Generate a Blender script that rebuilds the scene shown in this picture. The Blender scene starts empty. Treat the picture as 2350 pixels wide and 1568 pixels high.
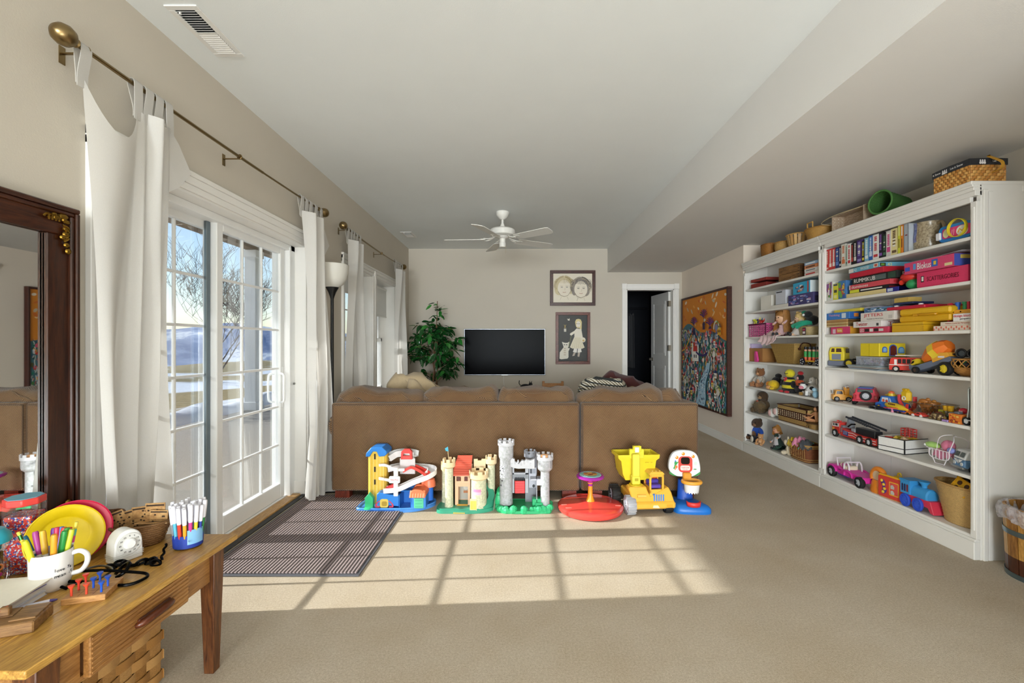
import bpy, math, random
from mathutils import Vector, Matrix, Euler, Quaternion
PI = math.pi
RN = random.Random(11)
scene = bpy.context.scene
COL = scene.collection

# ------------------------------------------------------------------ camera
cam_d = bpy.data.cameras.new('camera'); cam = bpy.data.objects.new('camera', cam_d); COL.objects.link(cam)
cam.location = (0, 0, 1.2); cam.rotation_euler = (PI/2, 0, 0)
cam_d.sensor_width = 36; cam_d.lens = 1045/2350*36
cam_d.shift_x = -13/2350; cam_d.shift_y = 7/2350
cam_d.clip_start = .02; cam_d.clip_end = 3000
scene.camera = cam

# ------------------------------------------------------------------ world, sun, added fill lights, exposure
world = bpy.data.worlds.new('sky'); scene.world = world; world.use_nodes = True
wn = world.node_tree.nodes; wl = world.node_tree.links
sky = wn.new('ShaderNodeTexSky'); sky.sky_type = 'NISHITA'; sky.sun_disc = False
sky.sun_elevation = math.radians(25.8); sky.sun_rotation = math.radians(-86.5)
sky.air_density = 1.0; sky.dust_density = .6; sky.ozone_density = 1.5
wl.new(sky.outputs[0], wn['Background'].inputs[0]); wn['Background'].inputs[1].default_value = .19
SUN_DIR = Vector((1, .061, -.4844)).normalized()
sl = bpy.data.lights.new('sun', 'SUN'); sl.energy = 5.9; sl.angle = .011; sl.color = (1, .98, .94)
so = bpy.data.objects.new('sun', sl); COL.objects.link(so); so.rotation_euler = SUN_DIR.to_track_quat('-Z', 'Y').to_euler()
so.location = (-20, 2, 10)
def area(name, loc, target, sx, sy, power, color):
    l = bpy.data.lights.new(name, 'AREA'); l.shape = 'RECTANGLE'; l.size = sx; l.size_y = sy; l.energy = power; l.color = color
    o = bpy.data.objects.new(name, l); COL.objects.link(o); o.location = loc
    o.rotation_euler = (Vector(target)-Vector(loc)).to_track_quat('-Z', 'Y').to_euler()
# the room goes on behind the photographer: three added fill lights
area('rear_side_fill', (-1.66, -4.6, 1.25), (3, -3.0, 1.3), 4.6, 1.7, 560, (.84, .93, 1))
area('rear_end_fill', (.0, -11.7, 1.4), (.3, 8, 1.8), 3.4, 2.2, 640, (.84, .93, 1))
area('rear_low_fill', (.9, -1.5, .35), (.9, 4.6, 2.7), 2.4, .6, 52, (.86, .94, 1))
vs = scene.view_settings
vs.view_transform = 'Standard'; vs.look = 'None'; vs.gamma = 1; vs.use_curve_mapping = False; vs.exposure = 0.38

# ------------------------------------------------------------------ materials
def lin(h):
    h = h.lstrip('#'); o = []
    for i in (0, 2, 4):
        c = int(h[i:i+2], 16)/255
        o.append(c/12.92 if c <= .04045 else ((c+.055)/1.055)**2.4)
    return o
MATS = {}
def newmat(name):
    m = bpy.data.materials.new(name); m.use_nodes = True
    nt = m.node_tree; b = nt.nodes['Principled BSDF']
    return m, nt, b
def N(nt, t, **kw):
    n = nt.nodes.new('ShaderNode'+t)
    for k, v in kw.items():
        if k.startswith('i_'):
            n.inputs[int(k[2:])].default_value = v
        else: setattr(n, k, v)
    return n
def ramp(nt, src, stops):
    r = N(nt, 'ValToRGB'); e = r.color_ramp.elements
    while len(e) < len(stops): e.new(.5)
    for el, (p, c) in zip(e, stops): el.position = p; el.color = (*lin(c), 1) if isinstance(c, str) else (c, c, c, 1)
    nt.links.new(src, r.inputs[0]); return r.outputs[0]
def bump(nt, b, h, s, d=.01):
    n = N(nt, 'Bump'); n.inputs['Strength'].default_value = s; n.inputs['Distance'].default_value = d
    nt.links.new(h, n.inputs['Height']); nt.links.new(n.outputs[0], b.inputs['Normal'])
def coords(nt, scale=(1, 1, 1), rot=(0, 0, 0)):
    tc = N(nt, 'TexCoord'); mp = N(nt, 'Mapping'); mp.inputs['Scale'].default_value = scale; mp.inputs['Rotation'].default_value = rot
    nt.links.new(tc.outputs['Object'], mp.inputs[0]); return mp.outputs[0]
def noise(nt, co, scale, detail=3, rough=.5, dist=0):
    n = N(nt, 'TexNoise'); n.inputs['Scale'].default_value = scale; n.inputs['Detail'].default_value = detail
    n.inputs['Roughness'].default_value = rough; n.inputs['Distortion'].default_value = dist
    nt.links.new(co, n.inputs['Vector']); return n.outputs[0]
def mt(hexc, kind='plastic'):
    """one procedural material per colour and kind"""
    key = kind+'_'+hexc.lstrip('#')
    if key in MATS: return MATS[key]
    m, nt, b = newmat(key); c = lin(hexc)
    P = dict(plastic=(.38, 0, .05, 30, 0, 0), gloss=(.12, 0, .03, 20, 0, 0), paper=(.6, 0, .05, 60, .05, 300), fabric=(.9, 0, .12, 150, .5, 500),
             plush=(.95, 0, .25, 90, 1, 260), paint=(.45, 0, .03, 8, .03, 400), wall=(.85, 0, .025, 3, .12, 220), metal=(.3, 1, .06, 30, 0, 0), rubber=(.7, 0, .1, 60, .1, 200),
             wood=(.45, 0, .22, 0, .08, 0), wicker=(.6, 0, .35, 60, .4, 220), card=(.7, 0, .08, 90, .05, 300), hair=(.6, 0, .4, 120, .6, 300), skin=(.5, 0, .06, 30, 0, 0))[kind]
    rough, metal, var, sc, bs, bsc = P
    b.inputs['Roughness'].default_value = rough; b.inputs['Metallic'].default_value = metal
    if kind == 'wood':
        co = coords(nt, (6, 60, 60)); n = noise(nt, co, 1.2, 4, .6, .8)
    else:
        co = coords(nt); n = noise(nt, co, sc, 3)
    if kind == 'wicker':
        wv = N(nt, 'TexWave'); wv.bands_direction = 'Z'; wv.inputs['Scale'].default_value = 38; wv.inputs['Distortion'].default_value = 3.5; wv.inputs['Detail Scale'].default_value = 6; nt.links.new(co, wv.inputs[0])
        av = N(nt, 'Math', operation='MULTIPLY_ADD'); av.inputs[1].default_value = .6; nt.links.new(wv.outputs[1], av.inputs[0]); hf = N(nt, 'Math', operation='MULTIPLY'); hf.inputs[1].default_value = .4; nt.links.new(n, hf.inputs[0]); nt.links.new(hf.outputs[0], av.inputs[2]); n = av.outputs[0]; bsc = 0; bs = .7
    mx = N(nt, 'Mix'); mx.data_type = 'RGBA'
    mx.inputs[6].default_value = (*[max(0, x*(1-var)) for x in c], 1); mx.inputs[7].default_value = (*[min(1, x*(1+var)) for x in c], 1)
    nt.links.new(n, mx.inputs[0]); nt.links.new(mx.outputs[2], b.inputs['Base Color'])
    if bs:
        h = noise(nt, co, bsc, 2) if bsc else n
        bump(nt, b, h, bs, .003)
    if kind == 'gloss': b.inputs['Coat Weight'].default_value = .4
    if kind in ('fabric', 'plush'): b.inputs['Sheen Weight'].default_value = .2
    MATS[key] = m; return m
def m_print(name='printed_colour', rough=.5, spec=.4):
    if name in MATS: return MATS[name]
    m, nt, b = newmat(name); a = N(nt, 'VertexColor'); a.layer_name = 'Col'
    nt.links.new(a.outputs[0], b.inputs['Base Color']); b.inputs['Roughness'].default_value = rough
    n = noise(nt, coords(nt), 300, 2); bump(nt, b, n, .05, .002); MATS[name] = m; return m
def m_carpet():
    m, nt, b = newmat('beige_cut_pile_carpet'); co = coords(nt)
    n1 = noise(nt, co, 420, 2, .7); n2 = noise(nt, co, 2.2, 4, .6); n3 = noise(nt, co, 110, 3, .7)
    a = ramp(nt, n1, [(.3, '#cfbfa6'), (.72, '#fdf1df')]); c = ramp(nt, n2, [(.3, '#e8e0d2'), (.7, '#ffffff')]); d = ramp(nt, n3, [(.3, '#c9bca8'), (.7, '#ffffff')])
    mx = N(nt, 'Mix'); mx.data_type = 'RGBA'; mx.blend_type = 'MULTIPLY'; mx.inputs[0].default_value = .6
    nt.links.new(a, mx.inputs[6]); nt.links.new(c, mx.inputs[7])
    m2 = N(nt, 'Mix'); m2.data_type = 'RGBA'; m2.blend_type = 'MULTIPLY'; m2.inputs[0].default_value = .55
    nt.links.new(mx.outputs[2], m2.inputs[6]); nt.links.new(d, m2.inputs[7])
    nt.links.new(m2.outputs[2], b.inputs['Base Color']); b.inputs['Roughness'].default_value = 1; b.inputs['Specular IOR Level'].default_value = .05
    bump(nt, b, n1, .8, .008); return m
def m_herring():
    if 'herring' in MATS: return MATS['herring']
    m, nt, b = newmat('brown_herringbone_tweed'); tc = N(nt, 'TexCoord'); sp = N(nt, 'SeparateXYZ'); nt.links.new(tc.outputs['Object'], sp.inputs[0])
    def mth(op, a, c=None):
        n = N(nt, 'Math', operation=op)
        for i, q in enumerate((a, c)):
            if q is None: continue
            if isinstance(q, (int, float)): n.inputs[i].default_value = q
            else: nt.links.new(q, n.inputs[i])
        return n.outputs[0]
    tri = mth('PINGPONG', mth('MULTIPLY', sp.outputs[0], 1/.078), 1.0)
    v = mth('ADD', mth('ADD', sp.outputs[2], mth('MULTIPLY', sp.outputs[1], .8)), mth('MULTIPLY', tri, .062))
    w = mth('SINE', mth('MULTIPLY', v, 2*PI/.0120))
    w2 = mth('ADD', mth('MULTIPLY', w, .5), .5)
    c1 = ramp(nt, w2, [(.3, '#4a331f'), (.66, '#947450')])
    n2 = noise(nt, tc.outputs['Object'], 3, 3); c2 = ramp(nt, n2, [(.3, '#d8cabb'), (.7, '#ffffff')])
    mx = N(nt, 'Mix'); mx.data_type = 'RGBA'; mx.blend_type = 'MULTIPLY'; mx.inputs[0].default_value = .9
    nt.links.new(c1, mx.inputs[6]); nt.links.new(c2, mx.inputs[7]); nt.links.new(mx.outputs[2], b.inputs['Base Color'])
    b.inputs['Roughness'].default_value = .95; b.inputs['Sheen Weight'].default_value = .25; bump(nt, b, w2, .35, .004)
    MATS['herring'] = m; return m
def m_oak(name, dark, light, sc=(3, 26, 26), rough=.4, rot=(0, 0, 0)):
    if name in MATS: return MATS[name]
    m, nt, b = newmat(name); co = coords(nt, sc, rot); n = noise(nt, co, 2.0, 6, .62, 1.2); n2 = noise(nt, co, 9, 3, .7)
    c = ramp(nt, n, [(.3, dark), (.68, light)]); c2 = ramp(nt, n2, [(.35, '#b09a80'), (.6, '#ffffff')])
    mx = N(nt, 'Mix'); mx.data_type = 'RGBA'; mx.blend_type = 'MULTIPLY'; mx.inputs[0].default_value = .55
    nt.links.new(c, mx.inputs[6]); nt.links.new(c2, mx.inputs[7]); nt.links.new(mx.outputs[2], b.inputs['Base Color'])
    b.inputs['Roughness'].default_value = rough; bump(nt, b, n2, .12, .002); MATS[name] = m; return m
def m_glass(name='window_glass', refl=.1, tint=(.97, .99, 1), k=.35):
    if name in MATS: return MATS[name]
    m, nt, b = newmat(name); nt.nodes.remove(b); out = nt.nodes['Material Output']
    t = N(nt, 'BsdfTransparent'); t.inputs[0].default_value = (*tint, 1); g = N(nt, 'BsdfGlossy'); g.inputs['Roughness'].default_value = .01
    fr = N(nt, 'LayerWeight'); fr.inputs[0].default_value = .35
    mu = N(nt, 'Math', operation='MULTIPLY_ADD'); mu.inputs[1].default_value = k; mu.inputs[2].default_value = refl*.6
    nt.links.new(fr.outputs['Fresnel'], mu.inputs[0]); mx = N(nt, 'MixShader'); nt.links.new(mu.outputs[0], mx.inputs[0])
    nt.links.new(t.outputs[0], mx.inputs[1]); nt.links.new(g.outputs[0], mx.inputs[2]); nt.links.new(mx.outputs[0], out.inputs[0]); MATS[name] = m; return m
def m_film(name, col, alpha):
    """thin clear plastic film with a milky sheen"""
    if name in MATS: return MATS[name]
    m, nt, b = newmat(name); out = nt.nodes['Material Output']; t = N(nt, 'BsdfTransparent'); mx = N(nt, 'MixShader'); b.inputs['Base Color'].default_value = (*lin(col), 1); b.inputs['Roughness'].default_value = .2
    n = noise(nt, coords(nt), 35, 4, .6, 1); mr = N(nt, 'Math', operation='MULTIPLY'); mr.inputs[1].default_value = alpha*2; nt.links.new(n, mr.inputs[0]); nt.links.new(mr.outputs[0], mx.inputs[0]); bump(nt, b, n, .5, .01)
    nt.links.new(t.outputs[0], mx.inputs[1]); nt.links.new(b.outputs[0], mx.inputs[2]); nt.links.new(mx.outputs[0], out.inputs[0]); MATS[name] = m; return m
def m_cloth(name, col, trans=.45):
    if name in MATS: return MATS[name]
    m, nt, b = newmat(name); out = nt.nodes['Material Output']; co = coords(nt); n = noise(nt, co, 500, 2)
    cc = ramp(nt, n, [(.2, col), (.9, '#ffffff')]); c = N(nt, 'Mix'); c.data_type = 'RGBA'; c.inputs[0].default_value = .25
    c.inputs[6].default_value = (*lin(col), 1); nt.links.new(cc, c.inputs[7])
    nt.links.new(c.outputs[2], b.inputs['Base Color']); b.inputs['Roughness'].default_value = .9; b.inputs['Sheen Weight'].default_value = .1
    bump(nt, b, n, .15, .002); t = N(nt, 'BsdfTranslucent'); nt.links.new(c.outputs[2], t.inputs[0])
    mx = N(nt, 'MixShader'); mx.inputs[0].default_value = trans; nt.links.new(b.outputs[0], mx.inputs[1]); nt.links.new(t.outputs[0], mx.inputs[2])
    nt.links.new(mx.outputs[0], out.inputs[0]); MATS[name] = m; return m

# ------------------------------------------------------------------ geometry helpers
def smooth_path(pts, n=6, closed=False):
    P = [Vector(p) for p in pts]; k = len(P); out = []
    rng = range(k) if closed else range(k-1)
    for i in rng:
        if closed: p0, p1, p2, p3 = P[i-1], P[i], P[(i+1) % k], P[(i+2) % k]
        else: p0, p1, p2, p3 = P[max(i-1, 0)], P[i], P[i+1], P[min(i+2, k-1)]
        for j in range(n):
            t = j/n
            out.append(.5*((2*p1)+(p2-p0)*t+(2*p0-5*p1+4*p2-p3)*t*t+(3*p1-p0-3*p2+p3)*t**3))
    if not closed: out.append(P[-1])
    return out
class G:
    def __init__(s): s.v = []; s.f = []; s.c = []; s.M = None
    def at(s, loc=(0, 0, 0), rot=(0, 0, 0), sc=1):
        s.M = Matrix.Translation(loc) @ Euler(rot).to_matrix().to_4x4() @ Matrix.Diagonal((*((sc,)*3 if isinstance(sc, (int, float)) else sc), 1)); return s
    def end(s): s.M = None; return s
    def add(s, vs, fs, col=None):
        o = len(s.v)
        s.v += [tuple(s.M @ Vector(p)) for p in vs] if s.M else [tuple(p) for p in vs]
        s.f += [tuple(i+o for i in f) for f in fs]; s.c += [col]*len(fs); return s
    def box(s, x0, x1, y0, y1, z0, z1, b=0, col=None):
        if x1 < x0: x0, x1 = x1, x0
        if y1 < y0: y0, y1 = y1, y0
        if z1 < z0: z0, z1 = z1, z0
        if b <= 0:
            vs = [(x, y, z) for x in (x0, x1) for y in (y0, y1) for z in (z0, z1)]
            return s.add(vs, [(0, 1, 3, 2), (4, 6, 7, 5), (0, 4, 5, 1), (2, 3, 7, 6), (0, 2, 6, 4), (1, 5, 7, 3)], col)
        b = min(b, .49*(x1-x0), .49*(y1-y0), .49*(z1-z0)); X = (x0, x1); Y = (y0, y1); Z = (z0, z1); vs = []; ix = {}
        for i in (0, 1):
            for j in (0, 1):
                for k in (0, 1):
                    sx, sy, sz = b*(1-2*i), b*(1-2*j), b*(1-2*k)
                    for a, d in enumerate(((0, sy, sz), (sx, 0, sz), (sx, sy, 0))):
                        ix[i, j, k, a] = len(vs); vs.append((X[i]+d[0], Y[j]+d[1], Z[k]+d[2]))
        q = lambda i, j, k, a: ix[i, j, k, a]
        fs = []
        for i in (0, 1):
            f = [q(i, 0, 0, 0), q(i, 0, 1, 0), q(i, 1, 1, 0), q(i, 1, 0, 0)]; fs.append(f if i == 0 else f[::-1])
            f = [q(0, i, 0, 1), q(1, i, 0, 1), q(1, i, 1, 1), q(0, i, 1, 1)]; fs.append(f if i == 0 else f[::-1])
            f = [q(0, 0, i, 2), q(0, 1, i, 2), q(1, 1, i, 2), q(1, 0, i, 2)]; fs.append(f if i == 0 else f[::-1])
        for i in (0, 1):
            for j in (0, 1):
                f = [q(i, j, 0, 0), q(i, j, 1, 0), q(i, j, 1, 1), q(i, j, 0, 1)]; fs.append(f if i != j else f[::-1])
                f = [q(i, 0, j, 0), q(i, 1, j, 0), q(i, 1, j, 2), q(i, 0, j, 2)]; fs.append(f if i == j else f[::-1])
                f = [q(0, i, j, 1), q(1, i, j, 1), q(1, i, j, 2), q(0, i, j, 2)]; fs.append(f if i != j else f[::-1])
                for k in (0, 1):
                    f = [q(i, j, k, 0), q(i, j, k, 1), q(i, j, k, 2)]; fs.append(f if (i+j+k) % 2 == 0 else f[::-1])
        return s.add(vs, fs, col)
    def cyl(s, p, q, r, r2=None, n=16, caps=True, col=None):
        p = Vector(p); q = Vector(q); r2 = r if r2 is None else r2; d = (q-p).normalized()
        a = d.orthogonal().normalized(); b = d.cross(a); vs = []
        for c, rr in ((p, r), (q, r2)):
            for i in range(n):
                t = 2*PI*i/n; vs.append(c+(a*math.cos(t)+b*math.sin(t))*rr)
        fs = [(i, (i+1) % n, n+(i+1) % n, n+i) for i in range(n)]
        if caps: fs += [tuple(range(n))[::-1], tuple(range(n, 2*n))]
        return s.add(vs, fs, col)
    def lathe(s, prof, c=(0, 0, 0), n=24, sx=1, sy=1, col=None, cap=True, fn=None):
        vs = []; m = len(prof)
        for r, z in prof:
            for i in range(n):
                t = 2*PI*i/n; k = fn(t, z) if fn else 1
                vs.append((c[0]+r*k*sx*math.cos(t), c[1]+r*k*sy*math.sin(t), c[2]+z))
        fs = [(j*n+i, j*n+(i+1) % n, (j+1)*n+(i+1) % n, (j+1)*n+i) for j in range(m-1) for i in range(n)]
        if cap:
            if prof[0][0] > 1e-6: fs.append(tuple(range(n))[::-1])
            if prof[-1][0] > 1e-6: fs.append(tuple(range((m-1)*n, m*n)))
        return s.add(vs, fs, col)
    def sph(s, c, r, n=16, m=9, col=None):
        if isinstance(r, (int, float)): r = (r, r, r)
        prof = [(max(math.sin(PI*j/m), 1e-4), -math.cos(PI*j/m)) for j in range(m+1)]; vs = []
        for a, z in prof:
            for i in range(n):
                t = 2*PI*i/n; vs.append((c[0]+r[0]*a*math.cos(t), c[1]+r[1]*a*math.sin(t), c[2]+r[2]*z))
        fs = [(j*n+i, j*n+(i+1) % n, (j+1)*n+(i+1) % n, (j+1)*n+i) for j in range(m) for i in range(n)]
        return s.add(vs, fs, col)
    def tube(s, pts, r, n=6, closed=False, col=None):
        P = [Vector(p) for p in pts]; k = len(P); vs = []; nv = None
        for i in range(k):
            t = (P[(i+1) % k]-P[i-1]) if closed else (P[min(i+1, k-1)]-P[max(i-1, 0)])
            t = t.normalized() if t.length > 1e-9 else Vector((0, 0, 1))
            nv = t.orthogonal().normalized() if nv is None else (nv-t*nv.dot(t)).normalized()
            b = t.cross(nv); rr = r[i] if isinstance(r, (list, tuple)) else r
            for j in range(n):
                a = 2*PI*j/n; vs.append(P[i]+(nv*math.cos(a)+b*math.sin(a))*rr)
        fs = [(i*n+j, i*n+(j+1) % n, ((i+1) % k)*n+(j+1) % n, ((i+1) % k)*n+j) for i in range(k if closed else k-1) for j in range(n)]
        if not closed: fs += [tuple(range(n))[::-1], tuple(range((k-1)*n, k*n))]
        return s.add(vs, fs, col)
    def strip(s, pts, w, t, up=(0, 0, 1), closed=False, col=None):
        """flat band of width w along `up` and thickness t"""
        P = [Vector(p) for p in pts]; k = len(P); vs = []
        for i in range(k):
            d = (P[(i+1) % k]-P[i-1]) if closed else (P[min(i+1, k-1)]-P[max(i-1, 0)])
            d = d.normalized(); u = Vector(up[i]) if isinstance(up, list) else Vector(up); u = (u-d*u.dot(d)).normalized(); b = d.cross(u)
            for a, c in ((-1, -1), (1, -1), (1, 1), (-1, 1)): vs.append(P[i]+u*(w/2*a)+b*(t/2*c))
        fs = [(i*4+j, i*4+(j+1) % 4, ((i+1) % k)*4+(j+1) % 4, ((i+1) % k)*4+j) for i in range(k if closed else k-1) for j in range(4)]
        if not closed: fs += [(3, 2, 1, 0), tuple((k-1)*4+i for i in range(4))]
        return s.add(vs, fs, col)
    def prism(s, poly, a, b, ax='y', col=None):
        """polygon (two coords) extruded from a to b along ax"""
        def p3(p, h): return {'y': (p[0], h, p[1]), 'x': (h, p[0], p[1]), 'z': (p[0], p[1], h)}[ax]
        n = len(poly); vs = [p3(p, a) for p in poly]+[p3(p, b) for p in poly]
        fs = [(i, (i+1) % n, n+(i+1) % n, n+i) for i in range(n)]+[tuple(range(n))[::-1], tuple(range(n, 2*n))]
        return s.add(vs, fs, col)
    def frame(s, x0, x1, z0, z1, w, y0, y1, col=None, b=0):
        s.box(x0, x1, y0, y1, z1-w, z1, b, col); s.box(x0, x1, y0, y1, z0, z0+w, b, col)
        s.box(x0, x0+w, y0, y1, z0+w, z1-w, b, col); s.box(x1-w, x1, y0, y1, z0+w, z1-w, b, col); return s
    def torus(s, c, R, r, n=24, m=8, ax='z', sx=1, sy=1, col=None):
        pts = []
        for i in range(n):
            t = 2*PI*i/n; a, b = R*sx*math.cos(t), R*sy*math.sin(t)
            pts.append({'z': (c[0]+a, c[1]+b, c[2]), 'y': (c[0]+a, c[1], c[2]+b), 'x': (c[0], c[1]+a, c[2]+b)}[ax])
        return s.tube(pts, r, m, True, col)
    def grid(s, fn, nu, nv, col=None, wrap=False):
        vs = [fn(i/nu, j/nv) for j in range(nv+1) for i in range(nu+(0 if wrap else 1))]; w = nu if wrap else nu+1
        return s.add(vs, [(j*w+i, j*w+(i+1) % w, (j+1)*w+(i+1) % w, (j+1)*w+i) for j in range(nv) for i in range(nu)], col)
    def poly(s, pts, col=None): return s.add(pts, [tuple(range(len(pts)))], col)
    def mesh(s, name, mat, ang=38):
        me = bpy.data.meshes.new(name); me.from_pydata(s.v, [], s.f); me.validate()
        if any(c is not None for c in s.c):
            a = me.color_attributes.new('Col', 'FLOAT_COLOR', 'CORNER'); d = []
            cache = {}
            for p in me.polygons:
                c = s.c[p.index] if p.index < len(s.c) else '#ffffff'
                if c not in cache: cache[c] = (*lin(c or '#ffffff'), 1)
                d += list(cache[c])*p.loop_total
            a.data.foreach_set('color', d)
        if mat: me.materials.append(mat)
        if ang:
            me.polygons.foreach_set('use_smooth', [True]*len(me.polygons)); me.set_sharp_from_angle(angle=math.radians(ang))
        return me
    def obj(s, name, mat, parent=None, ang=38, loc=None, rot=None, fix=True):
        me = s.mesh(name, mat, ang)
        return link(name, me, parent, loc, rot)
def link(name, me, parent=None, loc=None, rot=None):
    o = bpy.data.objects.new(name, me); COL.objects.link(o)
    if parent: o.parent = parent
    if loc: o.location = loc
    if rot: o.rotation_euler = rot
    return o
def tag(o, label, cat=None, group=None, kind=None):
    if label: o['label'] = label
    if cat: o['category'] = cat
    if group: o['group'] = group
    if kind: o['kind'] = kind
    return o
def thing(name, label, cat, loc=(0, 0, 0), rz=0, group=None):
    o = bpy.data.objects.new(name, None); COL.objects.link(o); o.location = loc; o.rotation_euler = (0, 0, rz); o.empty_display_size = .05
    return tag(o, label, cat, group)
def struct(g, name, mat, parent=None, ang=30):
    o = g.obj(name, mat, parent, ang)
    if not parent: o['kind'] = 'structure'
    return o
def copy_tree(o, parent=None):
    c = o.copy(); COL.objects.link(c); c.parent = parent
    for ch in [x for x in bpy.data.objects if x.parent == o]: copy_tree(ch, c)
    return c
def bevel(o, w, seg=2, sub=0):
    m = o.modifiers.new('bevel', 'BEVEL'); m.width = w; m.segments = seg; m.limit_method = 'ANGLE'; m.angle_limit = .6
    if sub: k = o.modifiers.new('sub', 'SUBSURF'); k.levels = sub; k.render_levels = sub
    return o
TEXTQ = []
def text(s, parent, loc, h, col, rot=(PI/2, 0, 0), w=None, name='lettering', kind='paper'):
    """lettering, centred on loc, cap height about h (or fitted to width w); meshes are made in one batch at the end"""
    o = link(name, bpy.data.meshes.new(name), parent, loc, rot); TEXTQ.append((o, s, h, w, mt(col, kind))); return o
def flush_text():
    tmp = []
    for o, s, h, w, m in TEXTQ:
        c = bpy.data.curves.new('t', 'FONT'); c.body = s; c.align_x = 'CENTER'; c.size = 1; c.extrude = .01; c.resolution_u = 2
        t = bpy.data.objects.new('t', c); COL.objects.link(t); tmp.append(t)
    bpy.context.view_layer.update(); dg = bpy.context.evaluated_depsgraph_get()
    for (o, s, h, w, m), t in zip(TEXTQ, tmp):
        me = bpy.data.meshes.new_from_object(t.evaluated_get(dg)); xs = [v.co.x for v in me.vertices]; ys = [v.co.y for v in me.vertices]
        if not xs: continue
        cx, cy = (min(xs)+max(xs))/2, (min(ys)+max(ys))/2; ky = h/max(max(ys)-min(ys), .5); kx = w/(max(xs)-min(xs)) if w else ky
        for v in me.vertices: v.co = ((v.co.x-cx)*kx, (v.co.y-cy)*ky, v.co.z*.03)
        me.name = 'lettering'; me.materials.clear(); me.materials.append(m); old = o.data; o.data = me; bpy.data.meshes.remove(old)
    for t in tmp:
        c = t.data; bpy.data.objects.remove(t); bpy.data.curves.remove(c)
# ================================================================== the room
XL, XR, XN, D, CZ, SZ, XB = -1.693, 2.55, 2.88, 7.07, 2.687, 2.322, 1.395
WALL = mt('#cdc4b5', 'wall'); CEIL = mt('#eef1f0', 'wall'); SOF = mt('#e2dfda', 'wall'); TRIM = mt('#f3f0ea', 'paint'); VIN = mt('#f4f4f2', 'paint')
g = G(); g.box(XL-.01, XN, -12, D+.0, -.05, 0); struct(g, 'floor', m_carpet())
g = G(); g.box(XL-.3, XN+.1, -12.1, D+.12, CZ, CZ+.15); struct(g, 'ceiling', CEIL)
g = G(); g.box(XB, XN+.1, -12, D, SZ, CZ); struct(g, 'ceiling_soffit', SOF)
def wall_x(name, xa, xb, y0, y1, z1, holes, mat):
    """wall lying along y, with rectangular holes (ya, yb, za, zb)"""
    g = G(); ys = sorted({y0, y1, *[h[0] for h in holes], *[h[1] for h in holes]})
    for a, b in zip(ys, ys[1:]):
        hs = [h for h in holes if h[0] <= a and h[1] >= b]
        if not hs: g.box(xa, xb, a, b, 0, z1)
        else:
            h = hs[0]
            if h[2] > 0: g.box(xa, xb, a, b, 0, h[2])
            if h[3] < z1: g.box(xa, xb, a, b, h[3], z1)
    return struct(g, name, mat)
DY0, DY1, DZ = 1.86, 3.655, 1.99
W1, W2, WZ0, WZ1 = (4.44, 5.30), (5.41, 6.27), .55, 2.0
wall_x('wall_left', XL-.27, XL, -12, D+.12, CZ, [(DY0, DY1, 0, DZ), (*W1, WZ0, WZ1), (*W2, WZ0, WZ1)], WALL)
OX0, OX1, OZ = 1.69, 2.427, 2.06
g = G(); g.box(XL, OX0, D, D+.12, 0, CZ); g.box(OX1, XN, D, D+.12, 0, CZ); g.box(OX0, OX1, D, D+.12, OZ, CZ); struct(g, 'wall_back', WALL)
g = G(); g.box(XR, XN+.1, 5.145, D, 0, SZ); struct(g, 'wall_right', mt('#efe1d1', 'wall'))  # same paint as WALL, lightened: bounced sunlight put into the colour
g = G(); g.box(XN, XN+.1, -12, 5.145, 0, SZ); struct(g, 'wall_niche', WALL)
g = G(); g.box(XL-.27, XN+.1, -12.12, -12, 0, CZ); struct(g, 'wall_rear', WALL)
g = G(); g.box(1.95, XN, -1.5, 1.0, 0, SZ); struct(g, 'wall_light_blocker', WALL)  # added unseen block, keeps rear fill light off the near bookcase side

# baseboards
def base_y(g, x, s, y0, y1):
    g.box(x, x+s*.014, y0, y1, 0, .085, .002); g.box(x, x+s*.01, y0, y1, .085, .1, .003)
g = G(); base_y(g, XL, 1, -12, 1.78); base_y(g, XL, 1, 3.75, D); struct(g, 'baseboard_left', TRIM)
g = G(); base_y(g, XR, -1, 5.145, D); base_y(g, XN, -1, 1.0, 2.5); struct(g, 'baseboard_right', TRIM)
g = G(); g.box(XL, OX0-.07, D-.014, D, 0, .1, .003); g.box(OX1+.07, XR, D-.014, D, 0, .1, .003); struct(g, 'baseboard_back', TRIM)

# casings on the left wall: three stepped strips each
def casing_left(g, y0, y1, z0, z1, head=.10, side=.08, floor=False):
    for a, b, t in ((0, .35, .012), (.35, .75, .019), (.75, 1, .026)):
        g.box(XL, XL+t, y0-side*1.0, y1+side*1.0, z1+head*a, z1+head*b, .003)
        g.box(XL, XL+t, y0-side*b, y0-side*a, z0, z1+head*a, .003); g.box(XL, XL+t, y1+side*a, y1+side*b, z0, z1+head*a, .003)
g = G(); casing_left(g, DY0, DY1, 0, DZ); struct(g, 'trim_1', TRIM)
g = G(); casing_left(g, W1[0], W2[1], WZ0, WZ1, .09, .075); g.box(XL, XL+.02, W1[1]-.01, W2[0]+.01, WZ0, WZ1, .004); g.box(XL, XL+.03, W1[1]+.03, W2[0]-.03, WZ0, WZ1+.06, .004)
g.box(XL, XL+.05, W1[0]-.09, W2[1]+.09, WZ0-.03, WZ0, .005); struct(g, 'trim_2', TRIM)
g = G()
for a, b in ((DY0, DY1),):   # deep painted reveal of the garden door
    g.box(XL-.26, XL, b-.012, b, 0, DZ); g.box(XL-.26, XL, a, a+.012, 0, DZ); g.box(XL-.26, XL, a, b, DZ-.012, DZ)
    g.box(XL-.13, XL-.002, b-.024, b-.012, 0, .11, .003)
struct(g, 'trim_3', TRIM)
g = G()
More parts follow.
